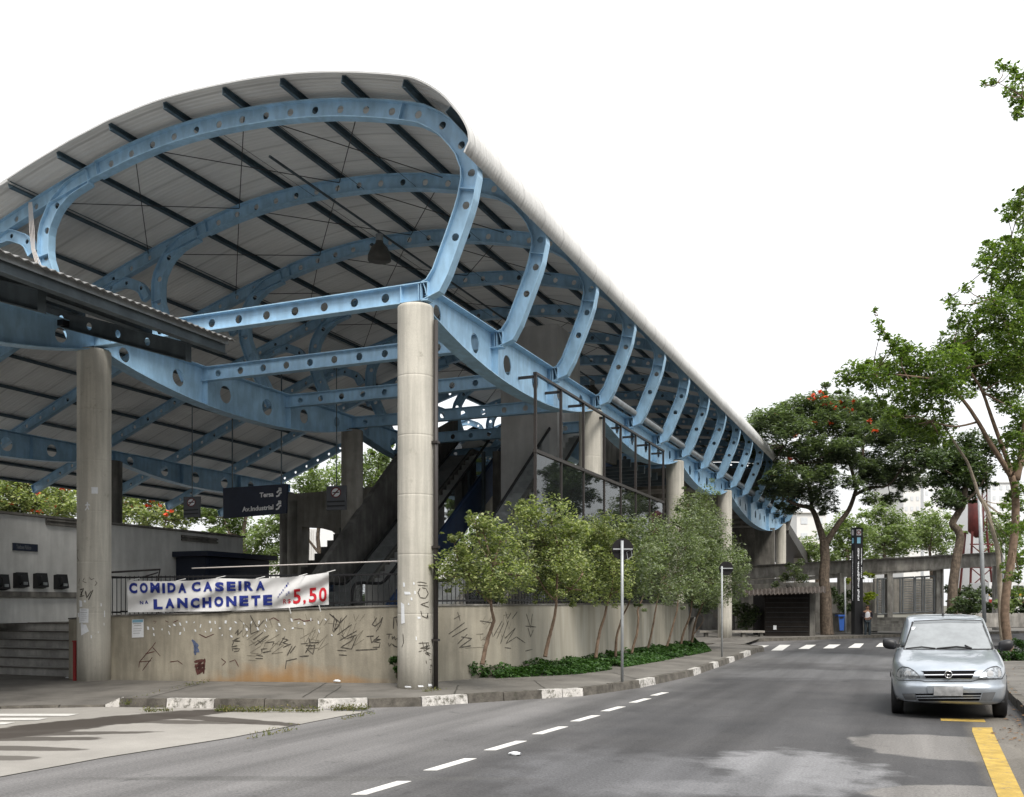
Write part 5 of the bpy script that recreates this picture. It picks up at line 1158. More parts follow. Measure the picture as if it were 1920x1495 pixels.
ik = cb('lower_intake', [(512, 1162), (1372, 1152)], [(562, 1256), (1332, 1252)], M['void'], .006, 30, 5)
for y in (1184, 1216): cb('slat', [(525+(y-1184)*.5, y), (1362-(y-1184)*.5, y-6)], [(530+(y-1184)*.5, y+14), (1356-(y-1184)*.5, y+8)], M['car'], .020, 30, 2, ik)
cb('plate_recess', [(665, 1066), (1215, 1056)], [(680, 1158), (1205, 1150)], M['car'], .010, 20, 3)
cb('number_plate', [(757, 1070), (1128, 1065)], [(752, 1186), (1124, 1190)], M['plate'], .030, 12, 4)
mb = MB()
for x in (-.70, .70): mb.box((x-.02, .05, .27), (x+.02, .09, .29))
for P in ([(395, 588), (600, 566), (775, 586)], [(790, 586), (1040, 562), (1240, 582)], [(1150, 545), (1235, 584)]):
    Q = []
    for u, v in cpx(P):
        h = CARB.ray_cast(CAMP, ray(u, v))[0]; Q.append(CI @ (h+(CAMP-h).normalized()*.035))
    mb.tube(Q, .011, 6)
mb.build('wiper', M['rubber'], car, local=True)
for sx in (-1, 1):
    m_ = MB(); prof = []
    m_.lathe((0, 0, 0), [(.02, -.125), (.07, -.12), (.098, -.08), (.105, 0), (.10, .07), (.06, .115), (.02, .12)], 20)
    vs = [(sx*(.845+z*.85), 1.33+y*.62+abs(z)*.02, 1.005+x*.80+z*.10) for x, y, z in m_.v]
    mb = MB(); mb.add(vs, m_.f); mb.build('mirror', M['black'], car, local=True, smooth=True)
    mb = MB(); mb.hexa([(sx*.70, 1.30, .94), (sx*.82, 1.30, .965), (sx*.82, 1.40, .965), (sx*.70, 1.42, .94), (sx*.68, 1.31, 1.0), (sx*.82, 1.31, 1.01), (sx*.82, 1.39, 1.01), (sx*.68, 1.40, 1.0)]); mb.build('mirror_stalk', M['black'], car, local=True)
    for yy, nm in ((.78, 'front'), (3.05, 'rear')):
        mb = MB(); w = .175; x0 = sx*(.80-w/2)
        pr = [(.05, -w/2), (.27, -w/2), (.288, -w/2+.02), (.29, -w/2+.05), (.29, w/2-.05), (.288, w/2-.02), (.27, w/2), (.05, w/2)]
        n = 40; vs = [(x0-sx*.0+q, yy+r*math.cos(2*math.pi*j/n), .285+r*math.sin(2*math.pi*j/n)) for r, q in pr for j in range(n)]
        fs = [(i*n+j, i*n+(j+1) % n, (i+1)*n+(j+1) % n, (i+1)*n+j) for i in range(len(pr)-1) for j in range(n)]; mb.add(vs, fs)
        wh = mb.build('wheel', M['rubber'], car, local=True, smooth=True)
        mb = MB(); vs = [(x0+sx*(w/2+.004), yy+r*math.cos(2*math.pi*j/n), .285+r*math.sin(2*math.pi*j/n)) for r in (.02, .18) for j in range(n)]
        mb.add(vs, [(j, (j+1) % n, n+(j+1) % n, n+j) for j in range(n)]); mb.build('hubcap', M['steelrail'], wh, local=True)
    mb = MB(); 
    for (ya, yb_) in ((1.55, 2.35), (2.42, 3.2)):
        vs = []
        for y, z in ((ya, .965), (yb_, .965), (yb_-.02, 1.33), (ya+.42 if ya < 2 else ya, 1.33)):
            h = BVHTree.FromPolygons([v.co for v in cabin.data.vertices], [tuple(p.vertices) for p in cabin.data.polygons]).ray_cast(Vector((sx*2, y, z)), Vector((-sx, 0, 0)))[0]
            vs.append((h or Vector((sx*.7, y, z)))+Vector((sx*.008, 0, 0)))
        mb.add(vs, [(0, 1, 2, 3)])
    mb.build('side_window', M['carglass'], car, local=True)
    mb = MB(); mb.box((sx*.815-.012, 1.0, .52), (sx*.815+.016, 3.1, .58)); mb.build('side_strip', M['rubber'], car, local=True)
mb = MB(); mb.tube([(-.02, 2.35, 1.435), (-.05, 2.62, 1.80)], [.006, .003], 6); mb.lathe((-.02, 2.34, 1.43), [(.025, -.01), (.02, .02), (.008, .035)], 10); mb.build('aerial', M['black'], car, local=True)
mb = MB(); mb.box((-.62, .9, .16), (.62, 3.4, .24)); mb.build('underbody', M['black'], car, local=True)

# ------------------------------------------------------------------ sign posts
M['signback'] = plain('dark_sign_back', (.022, .021, .022), rough=.8, spec=.1)
M['galv'] = surf('galvanised_pole', (.38, .40, .41), var=.15, rough=.45, metal=.2)
def signpost(label, u, vb, vt, r, disc_v, dr, D, off=0., sticker=False):
    b = atD(u, vb, D); top = atD(u, vt, D); t = thing('traffic_sign', label, 'traffic sign', b, group='traffic signs seen from behind')
    mb = MB(); mb.tube([b+Vector((0, 0, -.05)), (b+top)/2, top], r, 12); mb.build('pole', M['galv'], t, smooth=True)
    c = atD(u+off, disc_v, D+.06); n = 36
    mb = MB(); fr_ = [c+CX*dr*math.cos(2*math.pi*i/n)+Vector((0, 0, dr*math.sin(2*math.pi*i/n))) for i in range(n)]; mb.prism(fr_, CD*.012); p = mb.build('sign_plate', M['signback'], t)
    mb = MB(); mb.obox(c-CD*.045, CX*dr*.9, CD*.008, (0, 0, .012)); mb.build('bracket', M['galv'], t)
    if sticker:
        k = c+CX*dr*.62-Vector((0, 0, dr*.52))-CD*.004; q = [(-.03, -.09), (.05, -.03), (.03, .09), (-.05, .05)]; mb = MB(); mb.tube([k+CX*a+Vector((0, 0, b_)) for a, b_ in q+q[:1]], .006, 5); mb.build('sticker_outline', M['galv'], p)
    return t
D1 = F*(EYE-.15)/(1279-HV); signpost('round traffic sign seen from behind, at the kerb in front of the small trees', 1166.5, 1279, 1014, .028, 1030, .205, D1, 1, True)
D2 = F*(EYE-.15)/(1231-HV); signpost('farther traffic sign on a thin pole by the end of the row of small trees', 1353.5, 1231, 1062, .026, 1066, .20, D2, 8)

# ------------------------------------------------------------------ things across the side street (built square to the viewer's street)
def cbox(mb, u0, v0, u1, v1, D, dep, mi=0, D1=None):
    a = atD(u0, v1, D); b = atD(u1, v1, D1 or D); h0 = atD(u0, v0, D).z; h1 = atD(u1, v0, D1 or D).z; e = CD*dep
    mb.hexa([a, b, b+e, a+e, Vector((a.x, a.y, h0)), Vector((b.x, b.y, h1)), Vector((b.x, b.y, h1))+e, Vector((a.x, a.y, h0))+e], mi)
kio = thing('closed_kiosk', 'dark brown closed kiosk with a small corrugated awning across the side street', 'kiosk', atD(1480, 1192, 45.5))
M['kiosk'] = surf('dark_brown_metal', (.020, .017, .015), var=.25, rough=.85, spec=.15)
M['awning'] = surf('rusty_awning_sheet', (.085, .07, .06), var=.4, scale=1.5, rough=.7)
mb = MB(); cbox(mb, 1434, 1112, 1518, 1193, 45.5, 2.2); mb.build('body', M['kiosk'], kio)
mb = MB(); cbox(mb, 1518.3, 1112, 1529, 1193, 45.6, 2.0); mb.build('side_panel', M['concdark'], kio)
mb = MB()
for i in range(1, 9): cbox(mb, 1436, 1112+i*9, 1516, 1113+i*9, 45.47, .03)
mb.build('shutter_line', M['black'], kio)
mb = MB(); n = 60; vs = []
for i in range(n+1):
    u = 1394+(1548-1394)*i/n; w = .045*math.sin(i*math.pi/1.5)
    a = atD(u, 1116-(u-1394)*.035, 44.3); b = atD(u, 1106-(u-1394)*.045, 46.6); vs += [a+Vector((0, 0, w)), b+Vector((0, 0, w))]
mb.add(vs, [(2*i, 2*i+2, 2*i+3, 2*i+1) for i in range(n)]); o = mb.build('awning', M['awning'], kio, fix=False); md = o.modifiers.new('thick', 'SOLIDIFY'); md.thickness = .02
mb = MB(); cbox(mb, 1450, 1173, 1456, 1181, 45.46, .02); mb.build('sticker', M['paper'], kio)
bn = thing('bench', 'low concrete bench under the trees left of the dark kiosk', 'bench', atD(1375, 1195, 44))
mb = MB(); cbox(mb, 1312, 1183, 1434, 1186.5, 44, .5); mb.build('seat', M['conc'], bn)
for u in (1322, 1352, 1392, 1425): mb = MB(); cbox(mb, u, 1186.6, u+6, 1197, 44.1, .35); mb.build('leg', M['concdark'], bn)
tot = thing('totem_sign', 'tall black station totem with vertical white lettering, an emblem and a blue square', 'sign', atD(1607, 1192, 47.6))
mb = MB(); A = [atD(u, 1191.5, d) for u, d in [(1596, 47.9), (1603, 47.5), (1618, 47.55), (1611, 47.95)]]; H = atD(1607, 990, 47.6).z-A[0].z
mb.prism(A, (0, 0, H)); mb.build('pylon', M['black'], tot)
def tface(mb, u0, v0, u1, v1, D): cbox(mb, u0, v0, u1, v1, D, .01)
mb = MB(); tface(mb, 1606, 993, 1614.5, 1004, 47.48); tface(mb, 1597.3, 993.5, 1601.3, 1004, 47.62); mb.build('emblem_panel', M['paper'], tot)
mb = MB(); c = atD(1610.2, 998.5, 47.46); mb.tube([c+CX*.085*math.cos(i*math.pi/8)+Vector((0, 0, .085*math.sin(i*math.pi/8))) for i in range(17)], .018, 5); mb.build('emblem', M['red'], tot)
M['lightblue'] = plain('light_blue_panel', (.25, .52, .68), rough=.5)
mb = MB(); tface(mb, 1607, 1008, 1613.5, 1019, 47.48); tface(mb, 1597.8, 1009, 1601.3, 1019, 47.62); mb.build('blue_panel', M['lightblue'], tot)
mb = MB(); random.seed(3)
for u0, w, D, va, vb in ((1607.5, 4.2, 47.48, 1028, 1127), (1614.3, 2.2, 47.49, 1028, 1082), (1598, 1.5, 47.7, 1029, 1126), (1600.8, 1.2, 47.66, 1029, 1080)):
    v = va
    while v < vb:
        h = random.uniform(1.6, 3.4); a = random.uniform(0, .35)*w
        if random.random() > .10: tface(mb, u0+a, v, u0+w-random.uniform(0, .35)*w, v+h, D)
        v += h+random.uniform(.5, .9)
mb.build('lettering', M['paper'], tot)
bi = thing('litter_bin', 'blue plastic litter bin hung on a pale post beside the big tree trunk', 'bin', atD(1577, 1182, 47.2))
mb = MB(); q = [atD(u, 1182.5, d) for u, d in [(1574.5, 47), (1582.5, 47), (1582.5, 47.35), (1574.5, 47.35)]]; top = [atD(u, 1155.5, d) for u, d in [(1572.5, 46.95), (1583.5, 46.95), (1583.5, 47.4), (1572.5, 47.4)]]
M['binblue'] = plain('blue_bin_plastic', (.03, .10, .36), rough=.45); mb.hexa(q+top); mb.build('bucket', M['binblue'], bi)
mb = MB(); cbox(mb, 1572, 1153, 1584, 1156, 46.9, .5); mb.build('rim', M['binblue'], bi); mb = MB(); cbox(mb, 1575, 1156.8, 1581, 1160, 46.93, .02); mb.build('opening', M['black'], bi)
po = thing('pole', 'thin pale post standing between the blue bin and the black totem', 'pole', atD(1585.5, 1187, 47.1)); mb = MB(); a, b = atD(1585.5, 1187, 47.1), atD(1584, 1083, 47.1); mb.tube([a, b], .045, 10); mb.build('shaft', M['galv'], po, smooth=True); mb = MB(); mb.tube([b, b+Vector((0, 0, .03))], .055, 10); mb.build('cap', M['galv'], po)
def pole(label, P, D, r, extra=True):
    t = thing('pole', label, 'pole', atD(*P[0], D)); mb = MB(); mb.tube([atD(u, v, D) for u, v in P], r, 10); mb.build('shaft', M['galv'], t, smooth=True)
    mb = MB(); a = atD(*P[-1], D); mb.tube([a, a+Vector((0, 0, .05))], r*1.25, 10); mb.build('cap', M['steel'], t); return t
pole('tall pale pole leaning slightly, behind the roof of the silver car', [(1846, 1168), (1841, 1040), (1836, 917)], 38, .075)
pole('short grey pole near the right border behind the tree trunks', [(1884, 1185), (1882, 1080), (1882, 1018)], 36, .05)
# concrete frame of the gate and turnstiles
M['frameconc'] = surf('weathered_frame_concrete', (.43, .405, .37), var=.25, scale=1.4, rough=.92, streak=.35, stretch=(1, 1, .3), grime=((.10, .095, .085), 2.5, .6), fine=.08)
gf = thing('gate_canopy', 'long weathered concrete canopy beam on posts across the side street above the turnstiles', 'canopy', atD(1640, 1180, 50))
mb = MB(); cbox(mb, 1386, 1066, 1884, 1041, 51.5, 1.0, D1=49.5)
a0, a1 = atD(1386, 1066, 51.5), atD(1884, 1037, 49.5); h = .82
def slantbeam(u0, va0, vb0, u1, va1, vb1, D0, D1, dep):
    mb = MB(); a = atD(u0, vb0, D0); b = atD(u1, vb1, D1); c = atD(u1, va1, D1); d = atD(u0, va0, D0); e = CD*dep; mb.hexa([a, b, b+e, a+e, d, c, c+e, d+e]); return mb
slantbeam(1386, 1064, 1086, 1884, 1037, 1061, 51.5, 49.5, 1.2).build('beam', M['frameconc'], gf)
slantbeam(1386, 1090, 1098, 1762, 1063, 1069, 51.6, 50.0, 1.0).build('lower_beam', M['frameconc'], gf)
slantbeam(1386, 1061.5, 1063.8, 1884, 1034.5, 1036.8, 51.3, 49.3, 1.7).build('coping', M['concdark'], gf)
for u, v0, w in ((1478, 1096, 7), (1575, 1075, 8), (1664, 1045, 10), (1756, 1040, 10), (1763.5, 1060, 6), (1868, 1040, 9)):
    mb = MB(); cbox(mb, u, v0, u+w, 1182, 50.4, .45); mb.build('post', M['frameconc'], gf)
mb = MB()
for i in range(4): cbox(mb, 1632, 1158+i*6, 1770, 1164+i*6.5, 50.0-i*.45, .5)
single(mb.build('entrance_steps', M['concdark']), 'dark low entrance steps below the grey turnstiles', 'steps')
M['cagesteel'] = surf('grey_cage_steel', (.24, .25, .255), var=.15, rough=.5, metal=.2)
for k, (u0, u1, lab) in enumerate([(1645, 1671, 'left one of the three full-height grey turnstile cages under the concrete canopy'), (1673, 1714, 'middle one of the three full-height grey turnstile cages under the concrete canopy'), (1716, 1752, 'right one of the three full-height grey turnstile cages under the concrete canopy')]):
    tc = thing('turnstile', lab, 'turnstile', atD((u0+u1)/2, 1152, 50.6), group='full-height turnstiles')
    mb = MB()
    for u in (u0, u0+(u1-u0)*.36, u0+(u1-u0)*.48, u1): mb.tube([atD(u, 1152-(u-1645)*.05, 50.5), atD(u, 1086-(u-1645)*.05, 50.5)], .045, 8)
    for v in (1086, 1152): mb.tube([atD(u0, v-(u0-1645)*.05, 50.5), atD(u1, v-(u1-1645)*.05, 50.5)], .045, 8)
    mb.build('cage_frame', M['cagesteel'], tc)
    mb = MB()
    for i in range(13):
        v = 1092+i*4.6-(u0-1645)*.05
        ua, ub = (u0, u0+(u1-u0)*.34) if k != 1 else (u0+(u1-u0)*.5, u1)
        mb.tube([atD(ua, v, 50.6), atD(ub, v, 51.2)], .02, 5)
        if i > 7 or k == 2: mb.tube([atD(u0+(u1-u0)*.5, v, 50.6), atD(u1, v, 51.3)], .02, 5)
    mb.build('rotor_arms', M['cagesteel'], tc)
mb = MB(); cbox(mb, 1640, 1085, 1760, 1152, 55, .3); single(mb.build('backdrop_wall', M['conc']), 'pale grey wall seen through the turnstile cages', 'wall')
mb = MB(); cbox(mb, 1530, 1150, 1645, 1186, 49.2, .3); single(mb.build('low_wall', M['concdark']), 'dark low wall behind the big tree trunk and the totem', 'wall')
mb = MB(); cbox(mb, 1772, 1150, 1960, 1176, 44, .35); single(mb.build('low_wall', M['frameconc']), 'low grey concrete wall behind the silver car at the right border', 'wall')
mb = MB(); cbox(mb, 1380, 1092, 1640, 1190, 56, .3); single(mb.build('backdrop_wall', M['concdark']), 'dark stained wall behind the kiosk under the concrete canopy beam', 'wall')
# white bus beyond the right-hand trunks
bu = thing('bus', 'white bus with a yellow stripe partly hidden behind the right-hand tree trunks', 'bus', atD(1900, 1150, 62))
M['yellow'] = plain('yellow_vehicle_stripe', (.65, .38, .03), rough=.5); M['buswhite'] = plain('white_vehicle_paint', (.66, .66, .66), rough=.4)
mb = MB(); cbox(mb, 1855, 1092, 2010, 1150, 62, 2.6); mb.build('body', M['buswhite'], bu)
mb = MB(); cbox(mb, 1854, 1113, 2011, 1117, 61.97, .02); mb.build('stripe', M['yellow'], bu)
mb = MB()
for i in range(7): cbox(mb, 1860+i*20, 1098, 1876+i*20, 1110, 61.96, .03)
mb.build('window', M['carglass'], bu)
mb = MB(); cbox(mb, 1854, 1124, 2011, 1131, 61.96, .02); mb.build('red_band', M['red'], bu)
for u in (1885, 1975):
    mb = MB(); c = atD(u, 1146, 61.9); mb.add([c+CX*r*math.cos(2*math.pi*i/20)+Vector((0, 0, r*math.sin(2*math.pi*i/20)))-CD*(.1 if r < .45 else .02) for r in (.02, .42, .48) for i in range(20)], [(k*20+i, k*20+(i+1) % 20, k*20+20+(i+1) % 20, k*20+20+i) for k in range(2) for i in range(20)]); mb.build('wheel', M['rubber'], bu)
# red water tower
wt = thing('water_tower', 'dark red steel water tower standing behind the concrete canopy at right', 'tower', atD(1832, 1120, 66))
M['oxide'] = surf('red_oxide_paint', (.10, .020, .018), var=.25, scale=1.5, rough=.6, streak=.2)
mb = MB(); c = atD(1830, 1006, 67); r = .52; mb.lathe((c.x, c.y, 0), [(.05, c.z-.1), (r, c.z+.35), (r, c.z+2.4), (.05, c.z+2.7)], 24); mb.build('tank', M['oxide'], wt, smooth=True)
for sx, sy in ((-1, -1), (1, -1), (1, 1), (-1, 1)):
    mb = MB(); top = Vector((c.x, c.y, c.z+.3))+CX*sx*.5+CD*sy*.5; bot = Vector((c.x, c.y, 0))+CX*sx*.95+CD*sy*.95; mb.bar(bot, top, .12, .12); mb.build('leg', M['oxide'], wt)
mb = MB()
for i in range(3):
    z0, z1 = 1.2+i*1.6, 2.6+i*1.6
    for sx in (-1, 1): mb.bar(Vector((c.x, c.y, z0))-CX*sx*.85-CD*.85, Vector((c.x, c.y, z1))+CX*sx*.75-CD*.8, .06, .06)
    mb.bar(Vector((c.x, c.y, z1))-CX*.8-CD*.8, Vector((c.x, c.y, z1))+CX*.8-CD*.8, .08, .08)
mb.build('bracing', M['oxide'], wt)
mb = MB(); t0 = atD(1846, 1000, 67)
for s in (-.16, .16): mb.tube([t0+CX*s, t0+CX*s+Vector((0, 0, 4.6))], .04, 6)
for i in range(10): mb.tube([t0-CX*.16+Vector((0, 0, i*.46)), t0+CX*.16+Vector((0, 0, i*.46+.4))], .03, 5)
mb.build('lattice_mast', M['oxide'], wt)

# ------------------------------------------------------------------ the person waiting by the totem
def skin_mesh(name, joints, edges, m, parent, sub=1):
    me = bpy.data.meshes.new(name); me.from_pydata([j[0] for j in joints], edges, []); o = link(bpy.data.objects.new(name, me)); o.parent = parent
    sk = o.modifiers.new('skin', 'SKIN'); sk.use_smooth_shade = True
    for i, j in enumerate(joints):
        r = j[1] if isinstance(j[1], tuple) else (j[1], j[1]); me.skin_vertices[0].data[i].radius = r; me.skin_vertices[0].data[i].use_root = (i == 0)
    sb = o.modifiers.new('sub', 'SUBSURF'); sb.levels = sb.render_levels = sub
    dg = bpy.context.evaluated_depsgraph_get(); me2 = bpy.data.meshes.new_from_object(o.evaluated_get(dg)); o.modifiers.clear(); o.data = me2; bpy.data.meshes.remove(me); me2.name = name
    me2.materials.clear(); me2.materials.append(m)
    for p in me2.polygons: p.use_smooth = True
    return o
M['skin'] = plain('light_brown_skin', (.36, .20, .13), rough=.6); M['hair'] = plain('brown_hair', (.035, .02, .014), rough=.7)
M['shirt'] = plain('white_shirt', (.72, .72, .75), rough=.8); M['jacket'] = plain('dark_jacket', (.022, .018, .026), rough=.8); M['trousers'] = plain('dark_grey_trousers', (.045, .06, .07), rough=.8)
pb = atD(1626.5, 1193.6, 47.3); pb.z = .0
per = thing('person', 'person in white shirt, open dark jacket and dark trousers standing beside the black totem', 'person', pb, YAW-.1)
Hh = 1.58/1.72
def J(x, y, z, r): return (Vector((x, y, z))*Hh, tuple(q*Hh for q in r) if isinstance(r, tuple) else r*Hh)
# facing -y
jt = [J(0, .0, .95, (.15, .105)), J(0, .0, 1.12, (.13, .09)), J(0, 0, 1.34, (.155, .10)), J(0, .01, 1.45, (.07, .06)), J(0, 0, 1.54, .055), J(0, -.015, 1.60, (.072, .085)), J(0, -.005, 1.70, (.065, .08)),
      J(-.19, .0, 1.40, .055), J(-.25, .04, 1.13, .045), J(-.12, -.16, 1.03, .034), J(-.045, -.20, 1.03, .03),
      J(.19, .0, 1.40, .055), J(.25, .04, 1.13, .045), J(.12, -.16, 1.05, .034), J(.045, -.20, 1.06, .03),
      J(-.09, 0, .88, .09), J(-.10, -.01, .50, .06), J(-.105, .03, .10, .042), J(-.11, -.10, .045, .038),
      J(.09, 0, .88, .09), J(.10, -.02, .50, .06), J(.115, .02, .10, .042), J(.135, -.10, .045, .038)]
je = [(0, 1), (1, 2), (2, 3), (3, 4), (4, 5), (5, 6), (2, 7), (7, 8), (8, 9), (9, 10), (2, 11), (11, 12), (12, 13), (13, 14), (0, 15), (15, 16), (16, 17), (17, 18), (0, 19), (19, 20), (20, 21), (21, 22)]
skin_mesh('body', jt, je, M['skin'], per, 2)
g = lambda i, k: (jt[i][0], tuple(q*k for q in jt[i][1]) if isinstance(jt[i][1], tuple) else jt[i][1]*k)
skin_mesh('trousers', [g(0, 1.06), g(15, 1.1), g(16, 1.25), g(17, 1.5), g(19, 1.1), g(20, 1.25), g(21, 1.5)], [(0, 1), (1, 2), (2, 3), (0, 4), (4, 5), (5, 6)], M['trousers'], per, 2)
skin_mesh('shirt', [(jt[0][0]+Vector((0, -.01, -.02)), (.15, .108)), (jt[1][0]+Vector((0, -.012, 0)), (.135, .10)), (jt[2][0]+Vector((0, -.014, 0)), (.14, .105)), (jt[3][0]-Vector((0, 0, .02)), (.07, .065))], [(0, 1), (1, 2), (2, 3)], M['shirt'], per, 2)
for s in (-1, 1):
    a, b, c = (7, 8, 9) if s < 0 else (11, 12, 13)
    skin_mesh('jacket', [(Vector((s*.115, .045, .80))*Hh, (.065, .10)), (Vector((s*.12, .04, 1.05))*Hh, (.06, .10)), (Vector((s*.125, .03, 1.34))*Hh, (.07, .10)), (jt[a][0], .068), (jt[b][0], .060), (jt[c][0]+Vector((s*.03, .03, .01)), .046)], [(0, 1), (1, 2), (2, 3), (3, 4), (4, 5)], M['jacket'], per, 1)
    mb = MB(); w = jt[10 if s < 0 else 14][0]
    for f, (dx, dz, L) in enumerate([(-.0, .028, .062), (-.0, .012, .072), (-.0, -.004, .070), (-.0, -.02, .056)]):
        mb.tube([w+Vector((0, -.0, dz)), w+Vector((-s*L*.6, -.02, dz-.008)), w+Vector((-s*L, -.005, dz-.018))], [.0095, .009, .007], 6)
    mb.tube([w+Vector((s*.03, -.01, .02)), w+Vector((-s*.005, -.035, .04)), w+Vector((-s*.03, -.04, .035))], [.011, .010, .008], 6); mb.build('fingers', M['skin'], per, local=True, smooth=True)
    mb = MB(); f = jt[18 if s < 0 else 22][0]; mb.tube([f+Vector((0, .16, .0)), f+Vector((0, .05, .005)), f+Vector((0, -.06, -.008)), f+Vector((0, -.09, -.015))], [.042, .046, .042, .02], 10); mb.build('shoe', M['black'], per, local=True, smooth=True)
hd = jt[5][0]
mb = MB(); bmh = bmesh.new(); bmesh.ops.create_uvsphere(bmh, u_segments=18, v_segments=12, radius=1)
vs = [(hd.x+v.co.x*.078, hd.y+.022+v.co.y*.092, hd.z+.055+v.co.z*.085) for v in bmh.verts]; ix = {v: i for i, v in enumerate(bmh.verts)}
mb.add(vs, [tuple(ix[v] for v in f.verts) for f in bmh.faces if not (f.calc_center_median().y < -.35 and f.calc_center_median().z < .35)]); bmh.free(); mb.build('hair', M['hair'], per, local=True, smooth=True)
mb = MB()
for s in (-1, 1): mb.obox(hd+Vector((s*.028, -.080, .02)), (.011, 0, 0), (0, .006, 0), (0, 0, .005))
mb.obox(hd+Vector((0, -.080, -.045)), (.022, 0, 0), (0, .006, 0), (0, 0, .005)); mb.build('eyes_and_mouth', M['hair'], per, local=True)
mb = MB(); mb.tube([hd+Vector((0, -.078, .015)), hd+Vector((0, -.098, -.018)), hd+Vector((0, -.08, -.022))], [.008, .013, .008], 8)
for s in (-1, 1): mb.obox(hd+Vector((s*.073, 0, .0)), (.008, 0, 0), (0, .016, 0), (0, 0, .028))
mb.build('nose_and_ears', M['skin'], per, local=True, smooth=True)
# ------------------------------------------------------------------ vegetation
M['leaf_wall'] = leafmat('small_tree_leaves', [(.09, .115, .06), (.145, .175, .08), (.22, .245, .11), (.31, .33, .14)])
M['leaf_wall_dull'] = leafmat('grey_green_small_leaves', [(.095, .12, .075), (.15, .18, .11), (.22, .25, .15)])
M['leaf_flame'] = leafmat('dark_feathery_leaves', [(.06, .082, .055), (.10, .128, .082), (.155, .185, .115)], .35)
M['leaf_right'] = leafmat('fresh_green_leaves', [(.05, .08, .024), (.09, .135, .035), (.16, .205, .055)], .45)
M['leaf_dark'] = leafmat('dark_broad_leaves', [(.032, .05, .025), (.06, .085, .04), (.095, .125, .06)], .3)
M['leaf_bg'] = leafmat('hazy_green_leaves', [(.08, .11, .045), (.13, .17, .07), (.20, .24, .11)], .35)
M['leaf_ground'] = leafmat('deep_green_ground_leaves', [(.018, .045, .012), (.035, .08, .02), (.06, .12, .03)], .25)
M['leaf_lime'] = leafmat('yellow_green_leaves', [(.16, .20, .03), (.30, .33, .05)], .4)
M['flower'] = leafmat('orange_red_flowers', [(.45, .045, .02), (.62, .10, .04)], .2)
DENS = 3.6; RS = 1.38
def limb(mb, pts, r0, r1, n=9, wob=.0):
    P = catmull(pts, 5); k = len(P)
    mb.tube([p+Vector((random.uniform(-wob, wob), random.uniform(-wob, wob), 0)) for p in P], [r0+(r1-r0)*(i/(k-1))**.8 for i in range(k)], n)
def tree(name, label, base, D, trunks, clumps, leaf, m, bark, per_m2, group=None, djit=1.6, squash=.7, gap=.02, cat='tree', flat=.5, aspect=.45, flowers=None, twigs=True, seed=0, extra=None):
    """clumps: (u, v, radius in survey pixels[, depth offset]); trunks: ([(u, v)...], r0, r1)"""
    random.seed(seed+5); t = thing(name, label, cat, atD(*base, D), group=group)
    mb = MB(); tips = []
    for P, r0, r1 in trunks:
        n = len(P); dd = random.uniform(-.5, .5)*djit*.4
        r0, r1 = (r0*.78, r1*.78) if name == 'small_tree' else (r0, r1)
        q = [atD(u, v, D+(0 if r0 > .8*trunks[0][1] else dd*i/n*2)) for i, (u, v) in enumerate(P)]; limb(mb, q, r0, r1, wob=.004); tips += q[max(1, n//2):]
    pts = []; cs = []
    for c in clumps:
        d = D+(c[3] if len(c) > 3 else random.uniform(-1, 1)*djit); p = atD(c[0], c[1], d); r = c[2]/F*d; cs.append((p, r)); n_ = int(DENS*per_m2*4*math.pi*r*r*.5); r2 = r*(1.62 if name == 'small_tree' else RS); n_ = int(n_*(1.15 if name == 'small_tree' else 1))
        pts += clump(p, (r2, r2, r2*squash), n_, gap=gap, seed=seed, gs=1.6/max(.35, r))
        for _ in range(4):                  # loose sprigs that break the outline
            q = Vector(tuple(rng.normal(size=3))).normalized()*r2*random.uniform(.85, 1.25); q.z *= squash; r3 = r*random.uniform(.22, .42)
            pts += clump(p+q, (r3, r3, r3*.7), int(n_*.07)+3, gap=-.2, seed=seed, gs=2)
    if twigs:
        for p, r in cs:
            a = min(tips, key=lambda q: (q-p).length) if tips else None
            if a is None: continue
            m_ = (a+p)/2+Vector((random.uniform(-.1, .1), random.uniform(-.1, .1), -.12*(p-a).length*.5)); rr = max(.012, min(.05, .018*r+.01)); limb(mb, [a, m_, p], rr*1.6, rr*.6, n=5)
            for _ in range(3): limb(mb, [m_*.3+p*.7, p+Vector((random.uniform(-r, r), random.uniform(-r, r), random.uniform(-.3, .6)*r))*.9+ (p-p)*.0 if False else p+Vector((random.uniform(-r, r), random.uniform(-r, r), random.uniform(-.3, .6)*r))*.8], rr*.6, rr*.25, n=4)
    mb.build('trunk', bark, t, smooth=True); leaves('crown', pts, leaf, m, t, flat=flat, aspect=aspect)
    if flowers:
        fp = []
        for u, v, r in flowers:
            cp, cr = min(cs, key=lambda q: (q[0]-atD(u, v, D)).length); d = (Vector(cp)-CAMP).dot(CD)-cr*.75; p = atD(u, v, d); rr = r/F*d
            fp += [tuple(p+Vector(tuple(rng.normal(size=3)*[rr*.5, rr*.5, rr*.35]))) for _ in range(13)]
        leaves('flower', fp, leaf*.95, M['flower'], t, flat=.3, aspect=.6)
    return t
